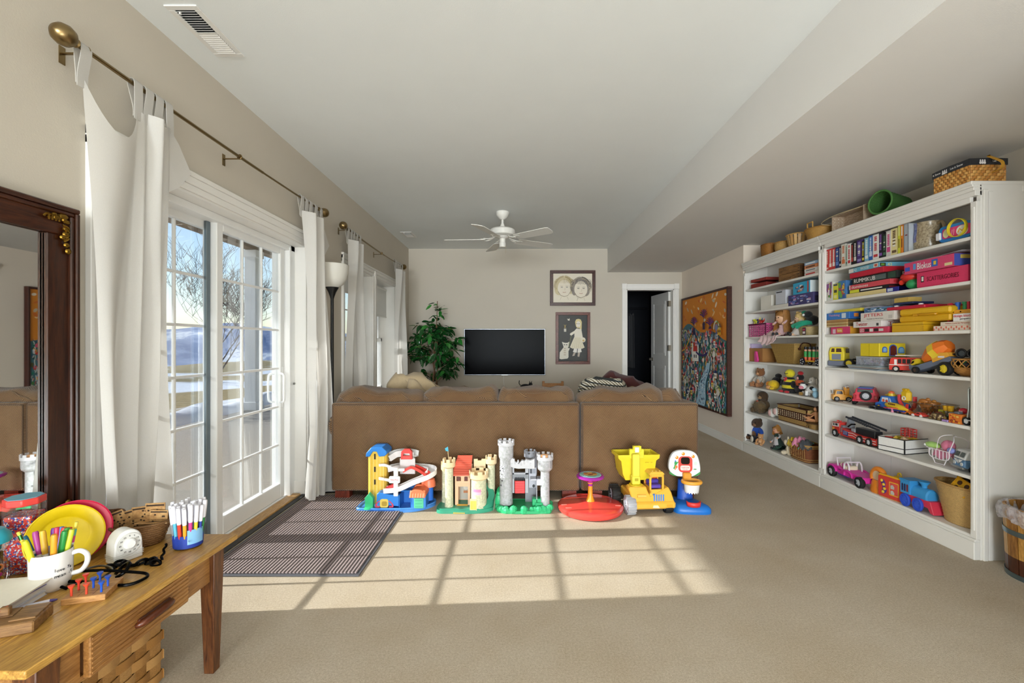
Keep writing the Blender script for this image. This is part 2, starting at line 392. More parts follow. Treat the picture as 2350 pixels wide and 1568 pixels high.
for a, b in (W1, W2):
    g.box(XL-.26, XL, b-.01, b, WZ0, WZ1); g.box(XL-.26, XL, a, a+.01, WZ0, WZ1); g.box(XL-.26, XL, a, b, WZ1-.01, WZ1); g.box(XL-.26, XL, a, b, WZ0, WZ0+.01)
struct(g, 'trim_4', TRIM)

# sliding garden door: fixed leaf (outer track) and sliding leaf (inner track)
dr = bpy.data.objects.new('door_1', None); COL.objects.link(dr); tag(dr, 'white sliding patio door with gridded glass in the left wall', None, None, 'structure')
XD = -1.832
g = G(); fy0, fy1 = DY0+.012, DY1-.012
g.box(XD-.10, XD+.05, fy1-.065, fy1, 0, DZ-.012, .004); g.box(XD-.10, XD+.05, fy0, fy0+.05, 0, DZ-.012, .004); g.box(XD-.10, XD+.05, fy0, fy1, DZ-.055, DZ-.012, .004)
g.box(XD-.02, XD+.055, fy1-.09, fy1-.065, 0, DZ-.03, .003); g.box(XD-.10, XD+.03, fy0, fy1, 0, .028, .003); g.obj('frame', VIN, dr)
g = G(); g.box(XD+.03, XD+.11, fy0, fy1-.03, 0, .02, .003); g.obj('oak_sill', m_oak('oak_sill_wood', '#b98a4c', '#dcb377', (26, 3, 26)), dr)
g = G(); g.box(XD+.11, XL+.012, fy0, fy1-.01, .0, .008, .002); g.obj('threshold', mt('#3a3a3a', 'rubber'), dr)
def leaf(y0, y1, x, z0, z1, st, name):
    g = G(); g.box(x-.022, x+.022, y0, y0+st, z0, z1, .004); g.box(x-.022, x+.022, y1-st, y1, z0, z1, .004)
    g.box(x-.022, x+.022, y0+st, y1-st, z1-.06, z1, .004); g.box(x-.022, x+.022, y0+st, y1-st, z0, z0+.11, .004); p = g.obj(name, VIN, dr)
    a, b, c, d = y0+st, y1-st, z0+.11, z1-.06
    me = None
    for i in (1, 2):
        yy = a+(b-a)*i/3
        G().box(x-.009, x+.009, yy-.008, yy+.008, c, d, .004).obj('muntin', VIN, p)
    for i in range(1, 6):
        zz = c+(d-c)*i/6
        G().box(x-.0088, x+.0088, a, b, zz-.008, zz+.008, .004).obj('muntin', VIN, p)
    g = G(); g.box(x-.003, x+.003, a, b, c, d); g.obj('pane', m_glass(), p)
    return p
leaf(2.74, 3.535, XD, .03, 1.955, .058, 'sliding_leaf')
lf = leaf(fy0+.05, 2.815, XD-.055, .03, 1.955, .058, 'fixed_leaf')
g = G(); g.box(XD-.03, XD-.012, 2.70, 2.735, .03, 1.95, .003); g.obj('weather_seal', mt('#707a80', 'metal'), dr)
h = G(); h.tube(smooth_path([(XD+.02, 3.47, .98), (XD+.055, 3.46, .97), (XD+.06, 3.455, .92), (XD+.06, 3.455, .82), (XD+.055, 3.46, .77), (XD+.02, 3.47, .76)], 4), .008, 8)
h.box(XD+.02, XD+.027, 3.495, 3.525, .72, 1.03, .004); h.box(XD+.026, XD+.036, 3.50, 3.515, .80, .95, .003); h.obj('pull_handle', VIN, dr)
h = G(); h.tube(smooth_path([(XD-.02, 3.47, .98), (XD-.055, 3.46, .97), (XD-.06, 3.455, .92), (XD-.06, 3.455, .82), (XD-.055, 3.46, .77), (XD-.02, 3.47, .76)], 4), .008, 8); h.obj('outer_handle', VIN, dr)
h = G(); h.cyl((XD+.056, fy1-.035, .89), (XD+.066, fy1-.035, .89), .008); h.obj('screw_cap', mt('#8a8a86', 'metal'), dr)

# twin sash windows
for i, (a, b) in enumerate((W1, W2)):
    w = bpy.data.objects.new('window_%d' % (i+1), None); COL.objects.link(w)
    tag(w, ['deep-set white sash window half hidden by a cream curtain', 'deep-set white sash window with a roller shade next to the room corner'][i], None, None, 'structure')
    x = XL-.20; g = G()
    def fr(y0, y1, z0, z1, t, xx):
        g.box(xx-.02, xx+.02, y0, y0+t, z0, z1, .003); g.box(xx-.02, xx+.02, y1-t, y1, z0, z1, .003); g.box(xx-.02, xx+.02, y0, y1, z1-t, z1, .003); g.box(xx-.02, xx+.02, y0, y1, z0, z0+t, .003)
    fr(a+.01, b-.01, WZ0+.01, WZ1-.01, .04, x-.02); g.obj('frame', VIN, w); g = G(); fr(a+.05, b-.05, 1.24, WZ1-.05, .045, x-.015); o = g.obj('upper_sash', VIN, w)
    for k in (1, 2): G().box(x-.02, x-.01, a+.095+(b-a-.19)*k/3-.007, a+.095+(b-a-.19)*k/3+.007, 1.28, WZ1-.09).obj('muntin', VIN, o)
    G().box(x-.02, x-.01, a+.095, b-.095, 1.58, 1.594).obj('muntin', VIN, o)
    g = G(); fr(a+.05, b-.05, WZ0+.05, 1.285, .045, x+.02); g.obj('lower_sash', VIN, w)
    g = G(); g.box(x-.017, x-.013, a+.09, b-.09, 1.28, WZ1-.09); g.obj('pane', m_glass(), w); g = G(); g.box(x+.018, x+.022, a+.09, b-.09, WZ0+.09, 1.245); g.obj('pane', m_glass(), w)
    s = bpy.data.objects.new('roller_shade', None); COL.objects.link(s); s.parent = w; s.location = (x+.075, a+.03, WZ1-.06)
    G().cyl((0, 0, 0), (0, b-a-.06, 0), .024, n=16).obj('roller', mt('#efede6', 'fabric'), s)
    L = (.18, .36)[i]; G().box(.02, .0215, .02, b-a-.08, -L, 0).obj('shade_cloth', m_cloth('shade_cloth', '#eceae4', .35), s); G().box(.015, .027, .02, b-a-.08, -L-.02, -L, .003).obj('hem_bar', mt('#e8e6df', 'fabric'), s)

# interior door in the back wall with casing, and the dark room beyond
g = G(); y = D
for sgn, x in ((-1, OX0), (1, OX1)):
    for a, b, t in ((0, .3, .012), (.3, .7, .018), (.7, 1, .022)):
        g.box(x+sgn*.07*a, x+sgn*.07*b, y-t, y, 0, OZ, .002)
    g.box(x if sgn < 0 else x, x+sgn*.075, y-.026, y, OZ, OZ+.085, .003); g.lathe([(.001, .012), (.02, .01), (.022, 0)], (0, 0, 0), 16) if 0 else None
    g.cyl((x+sgn*.037, y-.03, OZ+.042), (x+sgn*.037, y-.026, OZ+.042), .022, n=16); g.cyl((x+sgn*.037, y-.034, OZ+.042), (x+sgn*.037, y-.03, OZ+.042), .01, n=12)
g.box(OX0, OX1, y-.018, y, OZ, OZ+.075, .003); g.box(OX0, OX1, y-.023, y, OZ+.06, OZ+.078, .003)
g.box(OX0, OX0+.014, y, y+.12, 0, OZ); g.box(OX1-.014, OX1, y, y+.12, 0, OZ); g.box(OX0, OX1, y, y+.12, OZ-.014, OZ); struct(g, 'trim_5', TRIM)
dd = bpy.data.objects.new('door_2', None); COL.objects.link(dd); dd.location = (OX1-.016, D+.115, 0); dd.rotation_euler = (0, 0, math.radians(95.5))
tag(dd, 'white two-panel interior door standing open in the back wall', None, None, 'structure')
g = G(); g.box(0, .70, 0, .035, .012, 2.035, .002); g.obj('leaf', mt('#eceae6', 'paint'), dd)
for z0, z1 in ((.2, .86), (1.02, 1.9)):
    G().frame(.11, .59, z0, z1, .02, -.0, .041).obj('panel_moulding', mt('#eceae6', 'paint'), dd); G().box(.15, .55, .03, .039, z0+.045, z1-.045, .004).obj('raised_panel', mt('#e2e0dc', 'paint'), dd)
for s in (1, -1):
    h = G(); h.at((.635, .035 if s > 0 else 0, .95), (-PI/2*s, 0, 0)); h.lathe([(.028, 0), (.028, .006), (.012, .012), (.011, .03), (.025, .042), (.028, .052), (.02, .064), (.001, .066)], n=20); h.obj('knob', mt('#b9b2a4', 'metal'), dd)
for z in (.25, 1.1, 1.8):
    G().box(-.012, .03, -.004, .0395, z, z+.09, .002).obj('hinge', mt('#a89f90', 'metal'), dd)
DK = mt('#1d1f26', 'wall')  # darkness of the unlit room put into its wall colour
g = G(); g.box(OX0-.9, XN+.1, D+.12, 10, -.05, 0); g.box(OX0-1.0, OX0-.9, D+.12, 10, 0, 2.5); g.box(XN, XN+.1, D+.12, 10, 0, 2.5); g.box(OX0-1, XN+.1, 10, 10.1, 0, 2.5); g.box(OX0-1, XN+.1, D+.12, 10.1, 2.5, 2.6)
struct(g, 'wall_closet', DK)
t = thing('garment_rack', 'dark clothes hanging on a rail in the unlit room beyond the open door', 'clothes rack', (1.62, 8.35, 0))
G().cyl((-.3, 0, 1.86), (.75, 0, 1.86), .014).obj('rail', mt('#303033', 'metal'), t)
for k in range(9):
    x = -.22+k*.085; g = G(); hh = .85+.25*RN.random()
    def gf(u, v, hh=hh, x=x, k=k):
        a = 2*PI*u; w = .2+.05*v; return (x+.03*math.cos(a)*(1+.4*math.sin(3*a+k)), w*math.sin(a), 1.78-hh*v-.07*abs(math.sin(a))*(1-v))
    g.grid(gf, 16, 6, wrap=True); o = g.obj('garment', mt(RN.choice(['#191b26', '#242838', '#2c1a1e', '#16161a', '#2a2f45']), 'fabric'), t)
    G().tube(smooth_path([(x, 0, 1.78), (x, .02, 1.84), (x, 0, 1.88), (x, -.02, 1.86)], 3), .003, 5).obj('hanger_hook', mt('#55565c', 'metal'), o)

# ------------------------------------------------------------------ outside
g = G(); g.box(-5.3, XL-.27, -8, 30, -.22, -.08); tag(struct(g, 'patio', mt('#a59f95', 'wall')), 'pale concrete patio outside the sliding door')
def m_ground():
    m, nt, b = newmat('winter_grass_and_snow'); co = coords(nt); n = noise(nt, co, .35, 5, .6); n2 = noise(nt, co, 9, 4, .7); sp = coords(nt, (.3, .09, .3)); n3 = noise(nt, sp, 1.0, 4, .6, .6)
    gr = ramp(nt, n2, [(.3, '#7d6d47'), (.7, '#b09d6d')]); mx = N(nt, 'Mix'); mx.data_type = 'RGBA'
    f = ramp(nt, n3, [(.50, 0.0), (.56, 1.0)]); nt.links.new(f, mx.inputs[0]); nt.links.new(gr, mx.inputs[6]); mx.inputs[7].default_value = (*lin('#e9edf2'), 1)
    nt.links.new(mx.outputs[2], b.inputs['Base Color']); b.inputs['Roughness'].default_value = .95; bump(nt, b, n2, .4, .05); return m
g = G()
def gfn(u, v):
    x = -5.3-u*u*90; y = -30+v*160; q = (-x-5.3)
    return (x, y, -.2+.25*math.sin(x*.5+y*.17)*min(1, q*.1)-max(0, q-14)**1.35*.055)
g.grid(gfn, 60, 80); tag(struct(g, 'ground', m_ground(), ang=180), 'dry winter lawn with streaks of old snow')
g = G(); r2 = random.Random(3)
def sfn(u, v):
    y = -6+u*26; w = .42+.12*math.sin(y*1.7)+.08*math.sin(y*4.1); h = .17+.05*math.sin(y*2.3+1)+.03*math.sin(y*6)
    a = PI*v; return (-5.95-w*math.cos(a)*.5*1.2, y, -.2+h*1.25*math.sin(a))
g.grid(sfn, 160, 10); tag(g.obj('snow_bank', mt('#eef1f5', 'wall'), ang=180), 'low bank of old snow along the patio edge', 'snow')
def m_mount():
    m, nt, b = newmat('snowy_hazed_mountain'); co = coords(nt, (1, 1, 2.2)); n = noise(nt, co, .012, 9, .68, .5); c = ramp(nt, n, [(.40, '#8f9cba'), (.50, '#b4bed6'), (.55, '#ffffff')])  # distance haze put into the pale blue rock colours
    nt.links.new(c, b.inputs['Base Color']); b.inputs['Roughness'].default_value = 1; return m
g = G(); r3 = random.Random(5); ph = [r3.random()*6 for _ in range(8)]
def mfn(u, v):
    t = u*3.0-.9; dist = 420+160*v; a = PI-(t)*.9; ridge = 20+9*math.sin(t*5+ph[0])+6*math.sin(t*13+ph[1])+3*math.sin(t*31+ph[2])
    p = v; z = -75+(ridge+75)*(p**.75)+5*math.sin(t*40+p*9+ph[3])*p*(1-p)*2+3*math.sin(t*90+p*22)*p*(1-p)*2
    return (dist*math.cos(a), dist*math.sin(a), z)
g.grid(mfn, 160, 22); tag(struct(g, 'mountains', m_mount(), ang=180), 'distant blue snow-streaked mountains')
# deck overhead: front beam, posts, boards
WD = m_oak('weathered_deck_wood', '#4f3c28', '#9a7a52', (30, 2, 30), .8)
t = thing('deck_overhead', 'weathered wooden deck above the patio seen at the top of the sliding door', 'deck', (0, 0, 0))
G().box(-5.3, -5.1, -6, 16, 3.05, 3.28).obj('beam', WD, t); G().box(-5.36, -5.3, -6, 16, 3.10, 3.34).obj('rim_joist', WD, t)
ng = None
for k in range(24):
    o = G().box(-5.3, XL-.3, -.02, .02, 3.28, 3.42).mesh('joist', WD) if ng is None else ng; ng = o; link('joist', o, t, (0, -5+k*.8, 0))
G().box(-5.4, XL-.28, -6, 16, 3.42, 3.45).obj('deck_boards', WD, t)
for yy, lb in ((8.95, 'white square post holding up the deck, seen through the sliding door'),):
    t = thing('deck_post', lb, 'post', (-5.2, yy, -.08)); G().box(-.11, .11, -.11, .11, 0, 3.13, .006).obj('shaft', VIN, t); G().box(-.14, .14, -.14, .14, 0, .16, .008).obj('post_base', VIN, t); G().box(-.14, .14, -.14, .14, 2.98, 3.12, .008).obj('post_cap', VIN, t)
# bare trees
BK = mt('#5d5148', 'rubber')
def tree(label, loc, h, seed, lean=0, spread=.55, depth=5):
    r = random.Random(seed); t = thing('bare_tree', label, 'tree', loc, 0, 'bare trees on the lawn'); gt = G(); gb = G()
    def grow(p, d, L, rad, lv):
        pts = [p]; n = 4; q = p.copy(); dd = d.copy()
        for i in range(n):
            dd = (dd+Vector((r.uniform(-1, 1), r.uniform(-1, 1), r.uniform(-.5, .9)))*.16).normalized(); q = q+dd*(L/n); pts.append(q.copy())
        rr = [rad*(1-.55*i/n) for i in range(n+1)]; (gt if lv == 0 else gb).tube(pts, rr, 5 if lv < 2 else 3)
        if lv < depth:
            for k in range(3 if lv else 6):
                i = r.randint(2, n) if lv else r.randint(1, n); ax = Vector((r.uniform(-1, 1), r.uniform(-1, 1), r.uniform(.0, .8))).normalized()
                nd = (dd*(1-spread)+ax*spread).normalized(); grow(pts[i], nd, L*r.uniform(.62, .92), max(rr[i]*.66, .007), lv+1)
    grow(Vector((0, 0, 0)), Vector((lean, 0, 1)).normalized(), h, h*.035, 0)
    gt.obj('trunk', BK, t, 60); gb.obj('branches', BK, t, 60)
tree('bare tree with dark spreading branches left of the patio door stile', (-9.5, 8.6, -.3), 1.5, 4, .25, .6, 6)
tree('fine-twigged bare tree seen through the sliding leaf', (-11.5, 17.5, -.35), 1.7, 9, .1, .55, 6)
tree('small bare tree far out on the lawn', (-19, 17.5, -1.2), 2.4, 21, 0, .5, 4)
# ================================================================== flat print helper (pictures, box fronts): polygons on a plane facing -y
class P(G):
    def __init__(s,y=0,eps=.00012):super().__init__();s.k=0;s.y=y;s.eps=eps
    def pl(s,pts,col):
        s.k +=1;s.poly([(x,s.y-s.eps*s.k,z) for x,z in pts],col);return s
    def rect(s,x0,x1,z0,z1,col):return s.pl([(x0,z0),(x1,z0),(x1,z1),(x0,z1)],col)
    def ell(s,cx,cz,rx,rz,col,n=14,a=0):
        return s.pl([(cx+rx*math.cos(t)*math.cos(a)-rz*math.sin(t)*math.sin(a),cz+rx*math.cos(t)*math.sin(a)+rz*math.sin(t)*math.cos(a)) for t in [2*PI*i/n for i in range(n)]],col)
    def stroke(s,pts,w,col):
        p=[Vector(q).to_2d() if len(q) > 2 else Vector(q) for q in pts];L=[];Rr=[]
        for i in range(len(p)):
            d=(p[min(i+1,len(p)-1)]-p[max(i-1,0)]).normalized();n=Vector((-d.y,d.x))*w/2;L.append(p[i]+n);Rr.append(p[i]-n)
        s.k +=1;m=len(p);yy=s.y-s.eps*s.k
        s.add([(q.x,yy,q.y) for q in L+Rr],[(m+i,m+i+1,i+1,i) for i in range(m-1)],col);return s
    def done(s,parent,name='printed_picture',mat=None):return s.obj(name,mat or m_print(),parent,0)

# ================================================================== curtains and rods
BRASS=mt('#8f7a55','metal');CLOTH=m_cloth('cream_curtain_cotton','#dedad3',.38)
def rod(label,x,y0,y1,z,brk,sag=.012):
    t=thing('curtain_rod',label,'curtain rod',(x,y0,z));L=y1-y0;pts=[(0,L*i/12,-sag*4*(i/12)*(1-i/12)) for i in range(13)]
    G().tube(pts[:8],.0085,10).obj('rod',BRASS,t);G().tube(pts[6:],.0065,10).obj('inner_rod',BRASS,t)
    for yy,s in ((0,-1),(L,1)):
        g=G();g.at((0,yy,0),(-PI/2*s,0,0));g.lathe([(.011,-.02),(.011,0),(.016,.004),(.012,.01),(.02,.016),(.033,.03),(.038,.05),(.033,.07),(.02,.084),(.001,.09)],n=20);g.obj('finial',BRASS,t)
    for yy in brk:
        b=yy-y0;zz=-sag*4*(b/L)*(1-b/L);g=G();g.box(XL-x,XL-x+.004,b-.012,b+.012,zz-.05,zz+.015,.001);g.box(XL-x,.004,b-.006,b+.006,zz-.014,zz-.009,.001);g.torus((0,b,zz),.012,.004,14,6,'y')
        g.obj('bracket',BRASS,t)
    return t
RX,RZ=-1.60,2.292
rod('long brass curtain rod with round finials above the sliding door',RX,1.655,3.72,RZ,(1.69,2.62,3.66))
rod('brass curtain rod above the two windows near the corner',RX,4.23,6.36,RZ,(4.30,5.35,6.30),.02)
def curtain(label,tabs,yb,xb,L=.24,nf=4,seed=1,zb=.02,swell=0,flare=.0,endflap=0,depth=.085,vpow=1.0):
    """tab-top panel: tabs = y of each tab on the rod; yb/xb = span of the hem"""
    r=random.Random(seed);t=thing('curtain',label,'curtain',(RX,tabs[0],RZ),0);n=len(tabs)-1;per=14;ph=[r.uniform(-.6,.6) for _ in range(12)]
    def top(u):
        s=u*n;i=min(int(s),n-1);f=s-i;g=tabs[i+1]-tabs[i];d=.5*math.sqrt(max(L*L-g*g,0))
        return (RX+min(depth,d)*math.sin(PI*f)*(1 if i % 2==0 else .25)+.004,tabs[i]+g*f,RZ-.10-(.16*max(0,g-.1)/.13)*4*f*(1-f)-.012*math.sin(PI*f))
    def bot(u):
        a=2*PI*nf*u;am=(.05+.015*math.sin(5*u+seed))*(1+.25*math.sin(2.3*a*.31+ph[0]))
        return (xb[0]+(xb[1]-xb[0])*u+am*math.sin(a+ph[1]),yb[0]+(yb[1]-yb[0])*u+.02*math.cos(a+ph[1]),zb+.01*math.sin(7*u))
    def fn(u,v):
        a,b=top(u),bot(u);w=v**vpow;w=w*w*(3-2*w)*.6+w*.4;sw=swell*math.sin(PI*v)
        x=a[0]+(b[0]-a[0])*w+sw+.006*math.sin(9*v+14*u+ph[2]);y=a[1]+(b[1]-a[1])*w+.008*math.sin(6*v+9*u+ph[3]);z=a[2]+(b[2]-a[2])*v
        return (max(x,XL+.02)-RX,y-tabs[0],z-RZ)
    g=G();g.grid(fn,n*per,40);o=g.obj('panel',CLOTH,t,180)
    g=G();g.grid(lambda u,v:tuple(Vector(fn(u,.965+.03*v))+Vector((.002,0,0))),n*per,1);g.obj('hem',CLOTH,o,180)
    for i,y in enumerate(tabs):
        p=fn(i/n,0);yy=y-tabs[0];pts=smooth_path([(p[0]+.002,p[1],p[2]-.05),(p[0]+.003,p[1],p[2]),(.014,yy,-.02),(.011,yy,.006),(0,yy,.013),(-.011,yy,.006),(-.013,yy,-.02),(p[0]-.004,p[1],p[2]),(p[0]-.003,p[1],p[2]-.04)],3)
        G().strip(pts,.042,.0025,(0,1,0)).obj('tab',CLOTH,t,60)
    if endflap:
        y=tabs[-1]-tabs[0];g=G();g.add([(.01,y,-.10),(.02,y+.05,-.16),(.03,y+.115,-.27),(.02,y+.05,-.36),(.008,y-.005,-.40),(.012,y-.01,-.2)],[(0,1,2,3,4,5)]);g.obj('folded_corner',CLOTH,t,0)
    return t
curtain('cream tab-top curtain hanging beside the wooden mirror',[1.675,1.905,1.965,2.02,2.075],(1.70,2.0),(-1.555,-1.57),.24,3,2,swell=0,endflap=1,depth=.05)
curtain('cream tab-top curtain at the sofa end of the sliding door, its hem on the mat',[3.36,3.43,3.50,3.59,3.68],(3.42,3.73),(-1.585,-1.53),.22,4,3,swell=.03,endflap=1)
curtain('cream tab-top curtain behind the black floor lamp',[4.28,4.36,4.43,4.51,4.60],(4.22,4.78),(-1.60,-1.57),.22,5,4,endflap=0)
curtain('cream tab-top curtain between the window and the artificial tree',[5.93,6.0,6.08,6.17,6.27],(5.85,6.52),(-1.60,-1.57),.22,5,5,endflap=1)

# ================================================================== ceiling vents
def vent(label,x0,x1,y0,y1,n):
    t=thing('ceiling_vent',label,'vent',(x0,y0,CZ));W=x1-x0;L=y1-y0;c=mt('#eceae5','paint')
    g=G();b=.028;g.box(0,W,0,b,-.006,0,.002);g.box(0,W,L-b,L,-.006,0,.002);g.box(0,b,b,L-b,-.006,0,.002);g.box(W-b,W,b,L-b,-.006,0,.002);g.obj('frame',c,t)
    G().box(b,W-b,b,L-b,-.0012,-.0004).obj('dark_duct',mt('#1c1e20','rubber'),t);G().box(b,W-b,L/2-.004,L/2+.004,-.008,-.002).obj('divider',c,t);me=None
    for i in range(n):
        y=b+(L-2*b)*(i+.5)/n
        if me is None:me=G().box(-(W-2*b)/2,(W-2*b)/2,-.0055,.0055,-.0006,.0006).mesh('louver',c)
        link('louver',me,t,(W/2,y,-.006),((.75 if y < L/2 else -.45),0,0))
    G().box(b+.015,b+.022,.034,.044,-.016,-.004,.001).obj('damper_lever',c,t)
vent('long white ceiling vent with louvers above the curtain rod',-1.55,-1.405,1.99,2.345,20)
vent('small white ceiling vent near the far corner',-1.55,-1.40,6.0,6.30,14)

# ================================================================== ceiling fan
FW=mt('#e9e6de','paint')
t=thing('ceiling_fan','white five-blade ceiling fan hanging over the sofa','ceiling fan',(-.17,5.11,CZ))
G().lathe([(.001,0),(.072,0),(.074,-.012),(.066,-.04),(.05,-.062),(.032,-.078),(.022,-.086),(.001,-.088)][::-1]).obj('canopy',FW,t)
G().lathe([(.014,-.16),(.013,-.08)],n=14).obj('downrod',FW,t);G().lathe([(.03,-.185),(.024,-.15),(.016,-.13)],n=16).obj('coupling',FW,t)
G().lathe([(.001,-.275),(.10,-.275),(.135,-.262),(.145,-.24),(.14,-.205),(.12,-.19),(.06,-.182),(.02,-.178)],n=32).obj('motor_housing',FW,t)
G().lathe([(.001,-.40),(.036,-.395),(.038,-.35),(.034,-.345),(.034,-.30),(.06,-.29),(.07,-.275)],n=20).obj('switch_cup',FW,t)
G().tube([(.03,-.02,-.385),(.034,-.022,-.42),(.034,-.022,-.47)],.0012,5).obj('pull_chain',mt('#b8a676','metal'),t)
for k in range(5):
    a=math.radians(-39+72*k);b=bpy.data.objects.new('blade_arm',None)
    g=G();g.tube(smooth_path([(.09,0,-.28),(.13,.02,-.30),(.17,.035,-.305),(.21,.03,-.30)],4),.006,6);g.tube(smooth_path([(.09,0,-.28),(.13,-.02,-.30),(.17,-.035,-.31),(.21,-.03,-.31)],4),.006,6)
    g.tube(smooth_path([(.12,.0,-.29),(.15,.02,-.30),(.165,0,-.305),(.15,-.02,-.30)],3,True),.005,6);g.box(.19,.25,-.035,.035,-.31,-.304,.002)
    o=g.obj('blade_arm',FW,t,rot=(0,0,a))
    pts=[(.19,-.05),(.22,-.06),(.63,-.072),(.662,-.06),(.664,.02),(.645,.06),(.62,.07),(.22,.06),(.19,.05)]
    g=G();g.at((0,0,-.306),(math.radians(-12),0,0));g.prism(pts,-.003,.003,'z');g.obj('blade',FW,t,rot=(0,0,a))

# ================================================================== television on the back wall
t=thing('television','wall-mounted flat television with a thin silver bezel','television',(-.2,D-.033,1.085))
G().box(-.626,.626,-.035,.02,-.358,.358,.006).obj('case',mt('#8d9096','metal'),t);m_,nt_,b_=newmat('matte_black_screen');b_.inputs['Roughness'].default_value=.22;b_.inputs['Specular IOR Level'].default_value=.02;nt_.links.new(ramp(nt_,noise(nt_,coords(nt_),4,2),[(0,'#050506'),(1,'#08080a')]),b_.inputs['Base Color'])
G().box(-.615,.615,-.037,-.034,-.345,.348).obj('screen',m_,t)
G().box(-.05,.05,-.04,-.034,-.356,-.349).obj('brand_strip',mt('#b9bcc2','metal'),t);G().box(-.25,.25,.02,.03,-.2,.2).obj('wall_bracket',mt('#222222','metal'),t)
o=G().tube(smooth_path([(-.215,D-.012,.74),(-.213,D-.014,.6),(-.206,D-.012,.5),(-.21,D-.012,.3)],4),.006,6).obj('power_cord',mt('#e6e2d8','plastic'));tag(o,'white power cord hanging down the wall below the television','cord')

# ================================================================== framed pictures
MAH=m_oak('dark_mahogany','#2d140b','#5e2a17',(8,40,40),.35)
def framed(name,label,x0,x1,z0,z1,fw,mat):
    t=thing(name,label,'picture',((x0+x1)/2,D-.002,(z0+z1)/2));W,H=(x1-x0)/2,(z1-z0)/2
    for a,b,c,d,nm in ((-W,W,H-fw,H,'frame_rail'),(-W,W,-H,-H+fw,'frame_rail'),(-W,-W+fw,-H+fw,H-fw,'frame_stile'),(W-fw,W,-H+fw,H-fw,'frame_stile')):
        g=G();g.box(a,b,-.028,0,c,d,.004);hz=(b-a) > (d-c)
        if hz:g.box(a+fw*.3,b-fw*.3,-.034,-.02,(c+d)/2-fw*.2,(c+d)/2+fw*.2,.003)
        else:g.box((a+b)/2-fw*.2,(a+b)/2+fw*.2,-.034,-.02,c-fw*.3,d+fw*.3,.003)
        g.obj(nm,mat,t)
    return t,W-fw,H-fw
S=D/1045
t,W,H=framed('framed_portrait','dark wood frame with a sketch of two children\'s faces',(1262-1188)*S,(1366-1188)*S,1.2+(791-702)*S,1.2+(791-621)*S,.05,MAH)
p=P(-.012);p.rect(-W,W,-H,H,'#e9dfc9')
def face(cx,cz,s,hair,hair2,dark,style):
    rr=random.Random(int(cx*1000)+5)
    p.ell(cx,cz+.03*s,.088*s,.088*s,hair,20);p.ell(cx+(.05 if style else -.06)*s,cz-.03*s,.045*s,.06*s,hair,14);p.ell(cx-(.07 if style else -.07)*s,cz-.02*s,.03*s,.06*s,hair,14);p.ell(cx,cz-.015*s,.07*s,.09*s,'#ebe0cb',22)
    for k in range(90):
        e=-1 if k % 2 else 1;f=rr.random();ln=rr.uniform(.5,1);q=[]
        for j in range(6):
            t_=j/5*ln;a_=PI/2-e*(.1+t_*2.0);r_=.078+.022*f+(.02 if j > 3 else 0)*rr.random();q.append((cx+s*r_*math.cos(a_)*1.02,cz+.012*s+s*(r_+.008)*math.sin(a_)))
        p.stroke(q,.0022*s,rr.choice([hair2,hair,hair2,'#c9b896']))
    for k in range(14):x=cx+(-.052+.008*k)*s;p.stroke([(x,cz+.085*s),(x+.002*(k-6.5)*s,cz+.055*s),(x+.003*(k-6.5)*s,cz+(.032+.012*rr.random())*s)],.003*s,rr.choice([hair2,hair]))
    for e in (-1,1):
        p.ell(cx+e*.028*s,cz-.006*s,.011*s,.005*s,dark,10);p.ell(cx+e*.028*s,cz-.007*s,.003*s,.003*s,'#e9e2d4',8);p.stroke([(cx+e*.043*s,cz+.006*s),(cx+e*.028*s,cz+.010*s),(cx+e*.014*s,cz+.006*s)],.002*s,hair2)
    p.stroke([(cx+.006*s,cz-.015*s),(cx+.008*s,cz-.034*s),(cx-.004*s,cz-.038*s)],.002*s,'#b79f80');p.stroke([(cx-.018*s,cz-.058*s),(cx,cz-.062*s),(cx+.018*s,cz-.057*s)],.005*s,'#b98a7a')
    for k in range(3):p.stroke([(cx-(.066+.002*k)*s,cz-.05*s),(cx-.04*s,cz-(.09+.002*k)*s),(cx,cz-(.104+.002*k)*s),(cx+.04*s,cz-(.09+.002*k)*s),(cx+(.066+.002*k)*s,cz-.05*s)],.0016*s,'#9a8a70')
    for e in (-1,1):p.stroke([(cx+e*.03*s,cz-.105*s),(cx+e*.045*s,cz-.14*s)],.002*s,'#a89a80')
face(-.13,.02,1.45,'#d6c69c','#a8935f','#75706a',0);face(.125,.0,1.45,'#8d8378','#564e46','#4e463e',1);p.done(t)
MAH2=m_oak('red_mahogany','#4a1f14','#8a4630',(8,40,40),.35)
t,W,H=framed('framed_collage','red-brown frame with a paper doll and white cat on black',(1275-1188)*S,(1354-1188)*S,1.2+(791-836)*S,1.2+(791-717)*S,.045,MAH2)
p=P(-.008);p.rect(-W,W,-H,H,'#23241f')
CR='#e8e0cc'
def q(cx,cy):return ((cx-408)*.001075,(1106-cy)*.001075)
def Q(*pts):return [q(*a) for a in pts]
p.pl(Q((325,820),(345,835),(358,815),(362,850),(338,850)),CR);p.rect(*(q(280,0)[0],q(312,0)[0]),q(0,1012)[1],q(0,968)[1],'#cfcabd');p.stroke(Q((280,912),(295,930),(285,960)),.006,'#c9b05a');p.stroke(Q((310,912),(295,930),(305,960)),.006,'#c9b05a')
p.pl(Q((440,870),(455,835),(488,826),(520,835),(537,870),(534,985),(510,985),(505,960),(470,960),(452,935)),'#dccb8e');p.ell(*q(488,905),.033,.05,'#ece3d2')
for e in (467,497):p.ell(*q(e,897),.008,.006,'#55483c')
p.ell(*q(484,945),.008,.004,'#b08070')
p.pl(Q((460,965),(530,975),(552,1100),(518,1110),(510,1090),(430,1090),(430,1035),(385,1070),(365,1055),(370,1035),(430,1000)),CR)
